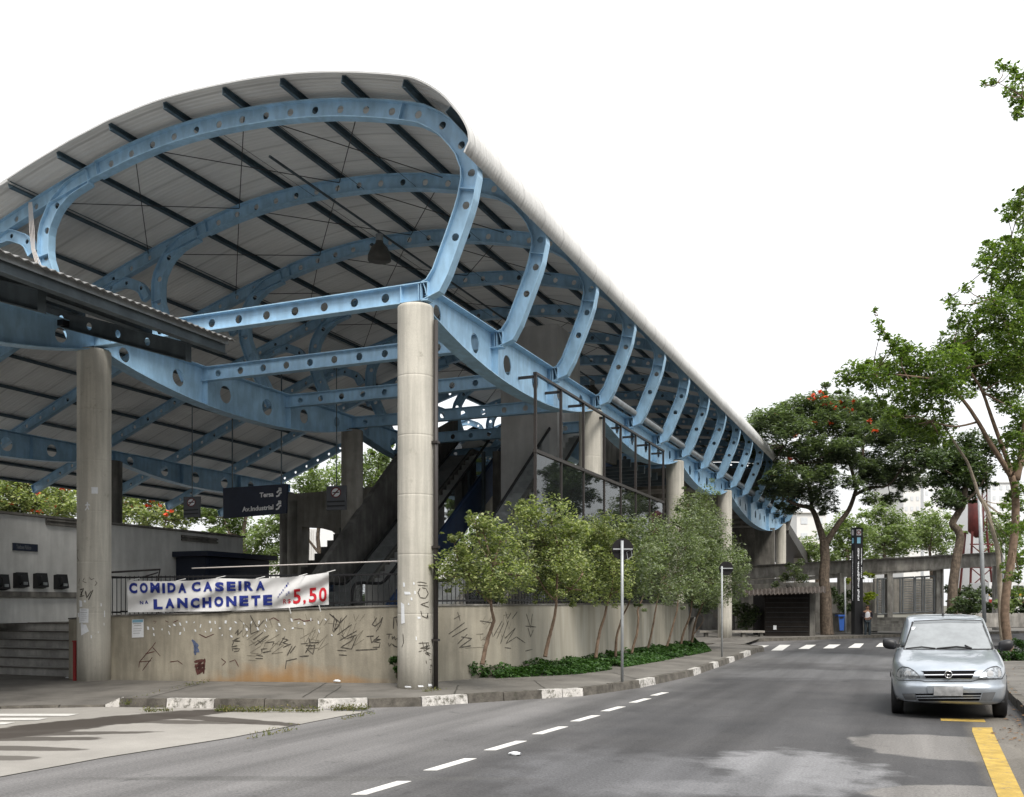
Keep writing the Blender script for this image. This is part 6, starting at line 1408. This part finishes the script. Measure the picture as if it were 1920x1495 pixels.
# row of small trees growing against the wall
def wt_(u): Y = onX(u, 1200, -6.75)[0]; return 6.75*SA+Y*CA
LEAFW = .066
WT = [
 (905, [([(904, 1246), (909, 1222), (914, 1201), (922, 1176), (926, 1161), (922, 1145), (921, 1131), (918, 1101), (925, 1060)], .052, .022), ([(921, 1133), (908, 1118), (895, 1108), (880, 1080)], .028, .010)],
  [(850, 1050, 26), (840, 1080, 20), (880, 1065, 34), (905, 1035, 34), (870, 1030, 24), (905, 990, 24), (940, 1010, 30), (950, 1050, 38), (900, 1090, 30), (945, 1090, 30), (975, 1080, 26), (890, 972, 12), (850, 1008, 14), (828, 1075, 10), (925, 1110, 18)], 'leaf_wall', 'leftmost small tree against the beige wall, with yellow-green leaves beside the nearest column'),
 (1023, [([(1022, 1232), (1027, 1208), (1033, 1184), (1040, 1155), (1043, 1131), (1044, 1100), (1048, 1050)], .055, .024), ([(1043, 1128), (1025, 1110), (1010, 1085)], .026, .010), ([(1044, 1120), (1070, 1105), (1090, 1080)], .026, .010)],
  [(1000, 1000, 34), (985, 960, 22), (1030, 970, 34), (1015, 1040, 36), (1055, 1010, 36), (1050, 1050, 40), (1000, 1080, 30), (1080, 1060, 32), (1060, 1095, 30), (1020, 1105, 24), (975, 1030, 22), (1080, 1000, 24), (1085, 1105, 20)], 'leaf_wall', 'second small tree from the left against the beige wall, with a straight leaning trunk'),
 (1118, [([(1117, 1234), (1120, 1210), (1125, 1184), (1134, 1155), (1138, 1134), (1146, 1112), (1150, 1080)], .055, .024), ([(1139, 1136), (1125, 1118), (1112, 1100)], .024, .010)],
  [(1105, 1010, 32), (1130, 990, 28), (1125, 1040, 38), (1105, 1075, 32), (1145, 1075, 34), (1120, 1105, 26), (1150, 1030, 30), (1155, 1105, 22)], 'leaf_wall', 'third small tree from the left, bending right just left of the sign pole'),
 (1154, [([(1154, 1232), (1155, 1210), (1157, 1191), (1163, 1170), (1168, 1154), (1180, 1130), (1188, 1090)], .048, .02)],
  [(1175, 1000, 30), (1190, 1040, 36), (1180, 1080, 32), (1200, 1105, 24), (1160, 1060, 26)], 'leaf_wall_dull', 'small tree against the beige wall directly behind the sign pole'),
 (1185, [([(1184, 1226), (1190, 1204), (1195, 1184), (1197, 1160), (1196, 1144), (1205, 1120), (1212, 1080)], .046, .02)],
  [(1215, 1000, 30), (1225, 1035, 34), (1220, 1075, 32), (1235, 1105, 24)], 'leaf_wall_dull', 'small tree with an S-curved trunk, immediately right of the sign pole'),
 (1213, [([(1213, 1222), (1220, 1195), (1226, 1165), (1230, 1140), (1240, 1090)], .046, .02)],
  [(1250, 1010, 28), (1255, 1045, 32), (1250, 1080, 30), (1262, 1110, 22)], 'leaf_wall_dull', 'small tree second right of the sign pole in the row along the wall'),
 (1250, [([(1249, 1218), (1256, 1195), (1264, 1165), (1270, 1140), (1272, 1090)], .05, .02)],
  [(1275, 985, 28), (1285, 1020, 32), (1282, 1060, 32), (1285, 1100, 26)], 'leaf_wall_dull', 'small tree near the right end of the wall, third right of the sign pole'),
 (1276, [([(1276, 1212), (1282, 1185), (1292, 1160), (1297, 1130), (1300, 1080)], .055, .022)],
  [(1290, 945, 20), (1300, 975, 26), (1315, 1010, 32), (1315, 1050, 34), (1320, 1090, 30), (1300, 1110, 20)], 'leaf_wall_dull', 'small tree at the right end of the wall, close to the third right-hand column'),
 (1298, [([(1297, 1208), (1300, 1185), (1306, 1160), (1316, 1135), (1325, 1090)], .06, .024), ([(1300, 1190), (1318, 1165), (1312, 1148)], .025, .012)],
  [(1325, 930, 18), (1320, 955, 22), (1335, 990, 28), (1350, 1025, 30), (1365, 1060, 28), (1355, 1095, 30), (1378, 1095, 20), (1340, 1120, 20), (1385, 1070, 14), (1335, 1060, 30)], 'leaf_wall_dull', 'rightmost and tallest small tree of the row, beyond the end of the beige wall')]
for i, (u, tr_, cl, m, lab) in enumerate(WT):
    D = wt_(u); tree('small_tree', lab, (u, 1235), D, tr_, cl, LEAFW*(1 if i < 3 else 1.15), M[m], M['barkred'], 360 if i < 3 else 260, group='small trees along the graffiti wall', djit=.55, squash=.85, gap=.05, seed=i*3, aspect=.5)
# ground cover along the foot of the wall
gp = []; random.seed(2)
for i in range(30000):
    s = random.random()**.8; Y = 16.9+s*15.5; w = .25+.75*min(1, (Y-16.6)/2.2)*(1 if Y < 30 else max(.1, (33-Y)/3))
    xw = np.interp(Y, [p[1] for p in WALLP[7:]], [p[0] for p in WALLP[7:]]) if Y < 31.4 else -6.95
    d = random.random(); hh = .30*(1-d)**.6*(.65+.6*noise.noise(Vector((Y*1.3, d*2, 0)))+.25)
    if noise.noise(Vector((Y*2.1, d*1.5, 7))) < -.28: continue
    gp.append((xw+.03+d*w, Y, .17+max(.02, hh)*random.random()**.4))
props(leaves('ground_cover', gp, .085, M['leaf_ground'], None, flat=.6, aspect=.6), kind='stuff')
def shrub(label, cl, D, m, leaf, dens, base, group=None, name='shrub', djit=.2):
    random.seed(int(base[0])); t = thing(name, label, 'plant', atD(*base, D), group=group); pts = []; mb = MB()
    for c in cl:
        d = D+random.uniform(-1, 1)*djit; p = atD(c[0], c[1], d); r = c[2]/F*d; pts += clump(p, (r, r, r*.85), int(2*dens*2*math.pi*r*r), gap=-.05, gs=1.5/max(.2, r)); limb(mb, [atD(*base, D), (atD(*base, D)+p)/2+Vector((0, 0, .05)), p], .012, .005, n=5)
    mb.build('stem', M['bark'], t); leaves('foliage', pts, leaf, m, t, flat=.4, aspect=.5); return t
shrub('bright green fern-like bush growing out of the wall foot just left of the nearest column', [(735, 1240, 12), (744, 1236, 10), (742, 1255, 11), (748, 1268, 8)], 17.25, M['leaf_ground'], .07, 700, (746, 1276))
shrub('leafy bush at the left end of the ground cover under the leftmost small tree', [(885, 1255, 17), (900, 1245, 14), (905, 1262, 14), (880, 1268, 10)], 18.6, M['leaf_ground'], .07, 600, (890, 1275))
shrub('upright leafy bush in the ground cover under the second small tree', [(1010, 1225, 9), (1020, 1215, 9), (1012, 1240, 12), (1030, 1245, 12), (1040, 1225, 7)], 22.2, M['leaf_ground'], .07, 600, (1020, 1250))
shrub('round bush in the ground cover between the two leftmost small trees', [(935, 1250, 13), (950, 1255, 13), (945, 1262, 12)], 19.6, M['leaf_ground'], .07, 600, (945, 1268))
# tufts at the kerb and in the paving crack
tp = []
def tuft(u0, v0, u1, v1, n, sp, z=.06):
    for _ in range(n):
        s = random.random(); x, y = onZ(u0+(u1-u0)*s, v0+(v1-v0)*s, .05); tp.append((x+random.gauss(0, sp), y+random.gauss(0, sp), z+random.random()*.10*random.random()))
tuft(235, 1322, 345, 1296, 500, .05); tuft(345, 1296, 395, 1285, 160, .04, .10); tuft(405, 1329, 500, 1330, 500, .03, .02); tuft(500, 1330, 600, 1330, 350, .03, .02); tuft(622, 1328, 690, 1326, 420, .03, .02); tuft(795, 1309, 825, 1306, 160, .03, .13); tuft(270, 1330, 320, 1329, 160, .03, .02); tuft(700, 1334, 640, 1344, 60, .02, .01); tuft(470, 1378, 560, 1361, 90, .02, .01)
props(leaves('weeds', tp, .05, leafmat('dry_weeds', [(.06, .08, .025), (.11, .12, .04), (.17, .14, .06)]), None, flat=-.2, aspect=.25), kind='stuff')
# big flame tree by the kiosk
FT = [([(1551, 1192), (1549, 1160), (1548, 1120), (1545, 1085), (1547, 1050), (1545, 1012)], .34, .22), ([(1545, 1020), (1535, 985), (1522, 955), (1500, 948), (1478, 940)], .19, .07), ([(1548, 1020), (1570, 985), (1592, 955), (1606, 915), (1616, 870), (1620, 820)], .17, .05), ([(1600, 930), (1630, 915), (1665, 910), (1690, 880)], .10, .04), ([(1522, 955), (1518, 915), (1500, 870), (1470, 840)], .11, .04), ([(1606, 915), (1590, 860), (1570, 810), (1540, 790)], .10, .03)]
FC = [(1400, 812, 24), (1425, 800, 32), (1450, 785, 34), (1475, 805, 36), (1500, 770, 36), (1540, 762, 36), (1580, 760, 34), (1520, 795, 36), (1570, 795, 38), (1620, 775, 36), (1655, 790, 36), (1690, 800, 36), (1725, 820, 34), (1745, 850, 26), (1420, 835, 26), (1455, 850, 24), (1440, 875, 20), (1610, 815, 34), (1660, 830, 34), (1700, 850, 30), (1480, 890, 34), (1515, 878, 36), (1550, 895, 32), (1500, 920, 34), (1460, 920, 26), (1540, 935, 28), (1565, 860, 22), (1620, 860, 26), (1660, 880, 28), (1640, 900, 26), (1690, 895, 28), (1715, 905, 22), (1600, 905, 18), (1480, 955, 18), (1630, 935, 16), (1670, 935, 16), (1585, 835, 24), (1730, 870, 22), (1545, 850, 26), (1528, 830, 26), (1498, 842, 24), (1580, 852, 24), (1630, 880, 24), (1600, 870, 20)]
FL = [(1547, 745, 5), (1537, 736, 4), (1523, 748, 6), (1525, 741, 4), (1545, 760, 4), (1556, 757, 5), (1575, 755, 5), (1583, 765, 5), (1600, 754, 4), (1630, 790, 4), (1528, 793, 5), (1557, 793, 4), (1489, 818, 4), (1480, 860, 5), (1479, 870, 4), (1447, 892, 5), (1455, 778, 3), (1640, 808, 4), (1715, 845, 3), (1596, 770, 4), (1566, 765, 4)]
tree('flame_tree', 'large spreading tree with dark feathery leaves and red flowers by the dark kiosk', (1551, 1190), 47.4, FT, FC, .20, M['leaf_flame'], M['bark'], 135, djit=2.2, squash=.62, gap=.04, flowers=FL, seed=40, flat=1.2, aspect=.34)
# tall tree at the right border, its boughs reaching over the street
RT = [([(1893, 1222), (1886, 1180), (1884, 1140), (1890, 1085), (1899, 1030), (1904, 970), (1903, 920), (1897, 893)], .125, .10), ([(1897, 895), (1875, 860), (1850, 820), (1830, 785), (1800, 745), (1760, 715), (1700, 705), (1640, 700)], .085, .02), ([(1900, 893), (1880, 840), (1858, 780), (1842, 735), (1815, 690), (1790, 650)], .075, .02), ([(1905, 900), (1918, 840), (1925, 760), (1940, 650), (1950, 500), (1945, 350), (1940, 200)], .11, .03), ([(1930, 720), (1905, 660), (1880, 600), (1860, 560)], .05, .015), ([(1945, 520), (1920, 490), (1890, 470)], .035, .012), ([(1942, 220), (1915, 180), (1870, 155)], .03, .008), ([(1835, 791), (1790, 800), (1745, 790), (1715, 780)], .035, .01), ([(1690, 706), (1672, 660), (1655, 620), (1640, 590)], .014, .005)]
RC = [(1585, 712, 18), (1610, 700, 26), (1640, 712, 26), (1660, 690, 30), (1690, 700, 32), (1720, 680, 34), (1750, 700, 36), (1780, 680, 36), (1810, 700, 36), (1700, 730, 26), (1740, 735, 30), (1780, 730, 32), (1830, 665, 36), (1870, 690, 34), (1905, 660, 36), (1800, 645, 30), (1840, 620, 32), (1880, 630, 34), (1912, 610, 34), (1775, 655, 22), (1800, 600, 16), (1785, 570, 12), (1780, 560, 8), (1840, 580, 24), (1870, 570, 26), (1905, 560, 30), (1812, 540, 10), (1645, 605, 8), (1652, 620, 9), (1662, 632, 11), (1680, 640, 12), (1675, 655, 12), (1695, 655, 16), (1640, 582, 5), (1845, 490, 18), (1862, 465, 22), (1890, 480, 26), (1912, 470, 22), (1885, 500, 18), (1900, 395, 18), (1914, 380, 18), (1890, 410, 10), (1914, 360, 10), (1915, 200, 16), (1905, 175, 16), (1912, 145, 14), (1890, 170, 10), (1880, 125, 10), (1900, 130, 10), (1862, 152, 7), (1845, 158, 6), (1908, 215, 9), (1720, 760, 22), (1700, 790, 24), (1735, 800, 26), (1670, 780, 14), (1650, 755, 14), (1770, 775, 20), (1690, 770, 22), (1760, 820, 20), (1900, 730, 26), (1912, 770, 24), (1890, 760, 18), (1912, 690, 26), (1860, 740, 14), (1890, 820, 16), (1912, 860, 20), (1918, 420, 16), (1915, 450, 20), (1902, 520, 22), (1916, 545, 24), (1880, 535, 18), (1862, 515, 13), (1910, 800, 24), (1916, 830, 24), (1907, 950, 18), (1916, 985, 20), (1914, 1050, 20), (1902, 1080, 14), (1907, 1110, 12), (1885, 700, 26), (1850, 715, 18), (1895, 930, 10), (1912, 920, 14)]
tree('street_tree', 'tall street tree at the right border with fresh green boughs reaching over the street', (1893, 1220), 26.8, RT, RC, .125, M['leaf_right'], M['barkred'], 150, djit=1.5, squash=.8, gap=.06, seed=70, flat=.4)
tree('street_tree', 'slender pale leaning tree in front of the red tower, with vines down its right side', (1882, 1215), 29, [([(1882, 1212), (1877, 1160), (1874, 1080), (1870, 1030), (1858, 985), (1850, 955), (1838, 935), (1832, 920), (1826, 900), (1815, 870), (1803, 850), (1790, 830), (1768, 797)], .085, .03)], [(1762, 790, 16), (1780, 800, 14), (1885, 970, 14), (1884, 1000, 14), (1888, 1030, 13), (1886, 1060, 10), (1890, 945, 14), (1905, 985, 14), (1908, 1020, 12)], .10, M['leaf_right'], M['barkpale'], 170, djit=.5, seed=90)
tree('street_tree', 'dark crooked tree with a bent trunk behind the right end of the turnstiles', (1786, 1172), 43, [([(1785, 1172), (1786, 1110), (1793, 1050), (1800, 1012), (1796, 995), (1786, 982), (1798, 960), (1806, 945), (1812, 900)], .24, .12), ([(1806, 945), (1835, 915), (1850, 890)], .09, .03)], [(1770, 935, 24), (1790, 900, 32), (1760, 900, 22), (1815, 890, 34), (1800, 860, 34), (1840, 870, 30), (1830, 910, 22), (1780, 860, 28), (1760, 870, 20), (1850, 840, 26), (1815, 830, 28), (1790, 940, 18), (1740, 860, 18), (1810, 935, 14)], .19, M['leaf_dark'], M['bark'], 90, djit=1.2, seed=100)
shrub('green undergrowth around the feet of the two trees at the right border', [(1880, 1225, 14), (1895, 1235, 16), (1910, 1228, 16), (1915, 1245, 14), (1888, 1243, 10), (1905, 1205, 12), (1918, 1210, 12), (1930, 1230, 18)], 25.5, M['leaf_ground'], .09, 420, (1900, 1250))
shrub('dark bush behind the roof of the silver car, right of the turnstiles', [(1800, 1130, 18), (1825, 1120, 20), (1815, 1145, 16), (1835, 1140, 14), (1785, 1145, 12)], 42, M['leaf_dark'], .16, 150, (1815, 1165), djit=.5)
shrub('spiky plant on the low grey wall near the right border', [(1870, 1135, 12), (1890, 1140, 14), (1905, 1130, 12)], 42, M['leaf_bg'], .25, 60, (1890, 1155), djit=.4)
shrub('yellow-green leafed plant directly behind the standing person', [(1630, 1118, 9), (1624, 1123, 7), (1637, 1117, 7), (1626, 1131, 5)], 48.6, M['leaf_lime'], .26, 60, (1630, 1160), djit=.2)
shrub('lime green plant top showing above the totem-side wall under the concrete canopy', [(1627, 1078, 8), (1636, 1080, 7), (1618, 1082, 5), (1590, 1090, 6)], 49.2, M['leaf_lime'], .24, 60, (1630, 1120), djit=.2)
for k, (cl, b, lab, m) in enumerate([([(1560, 1110, 14), (1575, 1125, 16), (1592, 1115, 14), (1585, 1140, 16), (1600, 1140, 12)], (1580, 1165), 'dark bush between the big tree trunk and the totem', 'leaf_dark'), ([(1300, 1120, 26), (1325, 1135, 24), (1380, 1140, 26), (1410, 1150, 22), (1395, 1165, 22), (1360, 1160, 18)], (1370, 1185), 'dark bush above the low bench left of the kiosk', 'leaf_dark'), ([(1470, 1085, 14), (1490, 1070, 16), (1505, 1085, 14), (1480, 1060, 8), (1500, 1055, 9), (1455, 1095, 10)], (1490, 1110), 'thin grey-green bush showing above the awning of the kiosk', 'leaf_wall_dull')]):
    shrub(lab, cl, 48.3 if k != 1 else 46.5, M[m], .16, 120, b, djit=.5)
# trees and buildings beyond, right
for k, (u, D, cl, lab) in enumerate([
  (1590, 66, [(1560, 1000, 26), (1590, 985, 30), (1615, 1010, 30), (1580, 1030, 28), (1560, 1050, 24), (1610, 1040, 26)], 'hazy green tree directly behind the totem'),
  (1660, 70, [(1640, 1000, 30), (1665, 975, 30), (1690, 1000, 32), (1650, 1030, 28), (1685, 1030, 28), (1640, 960, 16), (1660, 945, 18)], 'hazy green tree above the concrete canopy, right of the totem'),
  (1745, 74, [(1725, 985, 26), (1750, 975, 28), (1770, 1000, 26), (1740, 1015, 28), (1715, 1010, 22), (1770, 1030, 20)], 'hazy green tree left of the red water tower'),
  (1870, 74, [(1862, 990, 24), (1880, 1015, 26), (1865, 1040, 22), (1900, 1000, 24), (1890, 1050, 20)], 'hazy green tree right of the red water tower'),
  (1530, 74, [(1515, 1025, 22), (1530, 1040, 24), (1505, 1045, 18)], 'small hazy tree beyond the far end of the hall')]):
    tree('background_tree', lab, (u, 1130), D, [([(u, 1140), (u+2, 1090), (u-2, 1030)], .22, .10)], cl, .26, M['leaf_bg'], M['bark'], 34, group='hazy trees beyond the side street', djit=2, seed=120+k, gap=.03)
M['pale1'] = surf('pale_distant_render', (.66, .65, .63), var=.06, scale=.2, rough=.9); M['pale2'] = surf('white_distant_render', (.74, .74, .74), var=.04, scale=.2, rough=.9); M['winpale'] = plain('pale_window', (.56, .58, .60), rough=.5)
def block(label, u0, v0, u1, D, dep, m, rows, cols):
    t = thing('apartment_block', label, 'building', atD((u0+u1)/2, 1138, D), group='pale buildings far beyond the trees'); mb = MB(); cbox(mb, u0, v0, u1, 1142, D, dep); mb.build('wall', M[m], t)
    mb = MB(); cbox(mb, u0-1, v0-2.5, u1+1, v0, D-.3, dep+.6); mb.build('roof', M[m], t)
    for i in range(rows):
        for j in range(cols):
            a = u0+(u1-u0)*(j+.28)/cols; b = u0+(u1-u0)*(j+.72)/cols; v = v0+(1135-v0)*(i+.3)/rows; mb = MB(); cbox(mb, a, v, b, v+(1135-v0)/rows*.42, D-.06, .03); mb.build('window', M['winpale'], t)
block('pale tower block seen between the two dark tree crowns right of the totem', 1694, 868, 1726, 170, 14, 'pale1', 14, 3)
block('white tower block beside the pale one, half hidden by the crooked dark tree', 1732, 895, 1768, 190, 14, 'pale2', 12, 3)
block('cream low building showing under the flame tree at the far end of the hall', 1494, 962, 1550, 130, 14, 'pale1', 6, 2)
block('pale tower block right of the red water tower behind the trees', 1858, 905, 1896, 180, 14, 'pale2', 12, 3)
# flowering trees and buildings beyond the platform, left
LB = [
 (40, 46, [(-20, 905, 40), (15, 925, 38), (50, 920, 36), (85, 930, 38), (120, 925, 34), (20, 955, 36), (65, 955, 36), (110, 955, 32), (-15, 950, 34), (45, 900, 26), (130, 945, 24)], [(14, 913, 5), (50, 905, 7), (25, 930, 5), (70, 925, 5), (95, 905, 6), (90, 938, 5), (100, 950, 5), (118, 938, 5), (20, 945, 5), (5, 940, 4), (75, 960, 5), (60, 958, 4), (110, 960, 5), (128, 905, 5), (130, 915, 4), (40, 915, 5), (118, 918, 4)], 'leaf_wall', 'bushy tree covered with orange-red flowers at the left border above the ticket office'),
 (270, 48, [(225, 940, 34), (260, 930, 36), (300, 940, 34), (335, 950, 32), (240, 965, 30), (290, 970, 30), (330, 975, 26)], [(230, 925, 5), (245, 920, 7), (265, 925, 6), (235, 945, 5), (250, 950, 6), (300, 950, 5), (320, 958, 5), (285, 940, 5), (275, 950, 4), (222, 932, 5), (312, 965, 4)], 'leaf_wall', 'bushy tree with orange-red flowers seen just right of the left front column'),
 (460, 50, [(385, 965, 30), (420, 985, 32), (455, 1000, 34), (490, 1015, 34), (520, 990, 30), (450, 1040, 28), (490, 1055, 30), (520, 1040, 28), (410, 1010, 22), (400, 945, 22), (440, 960, 26), (530, 965, 22)], [(395, 940, 4), (410, 950, 3)], 'leaf_bg', 'loose green tree below the navy direction sign'),
 (600, 54, [(565, 915, 26), (590, 900, 30), (625, 905, 30), (650, 880, 28), (690, 870, 28), (715, 885, 28), (600, 930, 24), (640, 935, 24), (720, 860, 22), (700, 905, 24), (735, 900, 18), (750, 870, 18)], None, 'leaf_bg', 'grey-green tree top behind the second column'),
 (860, 56, [(840, 1000, 20), (860, 985, 22), (880, 1010, 26), (850, 1030, 26), (890, 1040, 24)], None, 'leaf_bg', 'pale green tree seen through the gap under the long escalator')]
for k, (u, D, cl, fl, m, lab) in enumerate(LB):
    tree('background_tree', lab, (u, 1140), D, [([(u, 1140), (u+6, 1080), (u-4, 1010), (u+3, 960)], .20, .08), ([(u+4, 1060), (u+30, 1010), (u+42, 975)], .09, .03), ([(u, 1040), (u-30, 1000), (u-40, 970)], .09, .03)], cl, .20, M[m], M['bark'], 58, group='trees beyond the platform', djit=1.6, squash=.8, seed=150+k, flowers=fl, gap=.05)
shrub('dark hedge under the right end of the concrete canopy, behind the crooked tree', [(1780+i*17, 1105+(i*7) % 13, 13) for i in range(10)]+[(1785+i*17, 1128+(i*5) % 11, 13) for i in range(10)]+[(1782+i*17, 1148, 13) for i in range(10)], 53, M['leaf_dark'], .22, 70, (1860, 1165), djit=.8)
mb = MB(); cbox(mb, 592, 982, 700, 1120, 64, 10); w = single(mb.build('white_building', M['pale2']), 'plain bright white building seen through the concrete portal', 'building')
mb = MB(); cbox(mb, 566, 992, 591, 1120, 63.8, 10)
for i in range(8): cbox(mb, 567+i*3, 992, 568.4+i*3, 1118, 63.7, .1)
single(mb.build('shed', M['pale1']), 'pale ribbed shed wall left of the bright white building', 'building')
mb = MB(); cbox(mb, 330, 1045, 560, 1140, 66, 8); cbox(mb, 800, 1050, 1010, 1140, 68, 8); single(mb.build('long_wall', M['pale1']), 'long pale wall low behind the trees beyond the platform, with an added pale stretch on the right', 'wall')  # right-hand box added, stands in for light on the escalator's balustrade glass
# litter and small scraps
M['teal'] = plain('teal_plastic', (.12, .35, .33), rough=.4)
def litter(label, u, v, z, m, s, name='litter'):
    x, y = onZ(u, v, z); vs = []; n = 9
    for j in range(4):
        for i in range(n): a = 2*math.pi*i/n; r = s*(.5+.5*math.sin(j*1.05+.3))*(.7+.5*random.random()); vs.append((x+r*math.cos(a)*1.5, y+r*math.sin(a)*.8, z+j*s*.22+random.random()*s*.1))
    mb = MB(); mb.add(vs, [(j*n+i, j*n+(i+1) % n, j*n+n+(i+1) % n, j*n+n+i) for j in range(3) for i in range(n)]+[tuple(range(27, 36))]); single(mb.build(name, m), label, 'litter')
litter('crumpled teal plastic wrapper lying at the foot of the beige wall', 554, 1277, .17, M['teal'], .085)
litter('small white crumpled cup at the foot of the wall right of the left front column', 245, 1270, .12, M['paper'], .06)
litter('flat white scrap on the pavement at the wall foot left of the nearest column', 632, 1279, .2, M['paper'], .06)
litter('small white scrap lying on the asphalt near the lane dashes', 966, 1416, .004, M['paper'], .05)
litter('little white scrap at the foot of the steps beside the red pipe', 126, 1272, .06, M['paper'], .04)
litter('white foam cup standing under the left end of the banner on top of the wall', 306, 1152, 1.40, M['paper'], .05)
M['dryleaf'] = plain('dry_leaf', (.15, .085, .04), rough=.9)
lp = []
for _ in range(60): x, y = onZ(random.gauss(1900, 14), random.gauss(1365, 18), 0); lp.append((x, y, .012))
for _ in range(120): lp.append((random.uniform(1.25, 2.6), random.uniform(13, 30), .15 if random.random() < .7 else .012))
for _ in range(160): a = random.random(); x, y = onZ(640+(1400-640)*a, (1322+(1228-1322)*a), .0); lp.append((x+random.gauss(0, .12), y-.05+random.gauss(0, .15), .012))
props(leaves('fallen_leaves', lp, .06, M['dryleaf'], None, flat=2.5, aspect=.6), kind='stuff')
# lower storey wall under the far deck
mb = MB(); mb.box((-22.8, 58.0, -.05), (-7.75, 58.3, 6.15)); mb.build('lower_wall', M['concdark'], hall)

# unseen: block added to cut low skylight, trees mirrored in the glass
ob = thing('skylight_blocker', 'unseen grey block added behind the viewer to cut low skylight', 'building', (0, -38, 0))
mb = MB(); mb.box((-75, -50, -.05), (70, -33, 25)); mb.build('wall', M['concdark'], ob)
for k in range(7): mb = MB(); mb.box((-74, -32.98, 2.2+k*3.4), (69, -32.9, 4.0+k*3.4)); mb.build('window_band', M['carglass'], ob)
for k, (u, D, lab) in enumerate([(2160, 44, 'broad street tree outside the right border, reflected in the glass screen'), (2420, 34, 'second street tree outside the right border, reflected in the glass screen')]):
    tree('street_tree', lab, (u, 1180), D, [([(u, 1180), (u+4, 1060), (u-6, 940), (u, 840)], .2, .08)], [(u+random.uniform(-190, 190), 700+random.uniform(-180, 260), random.uniform(50, 80)) for _ in range(22)], .22, M['leaf_right'], M['bark'], 40, djit=2.5, seed=200+k)
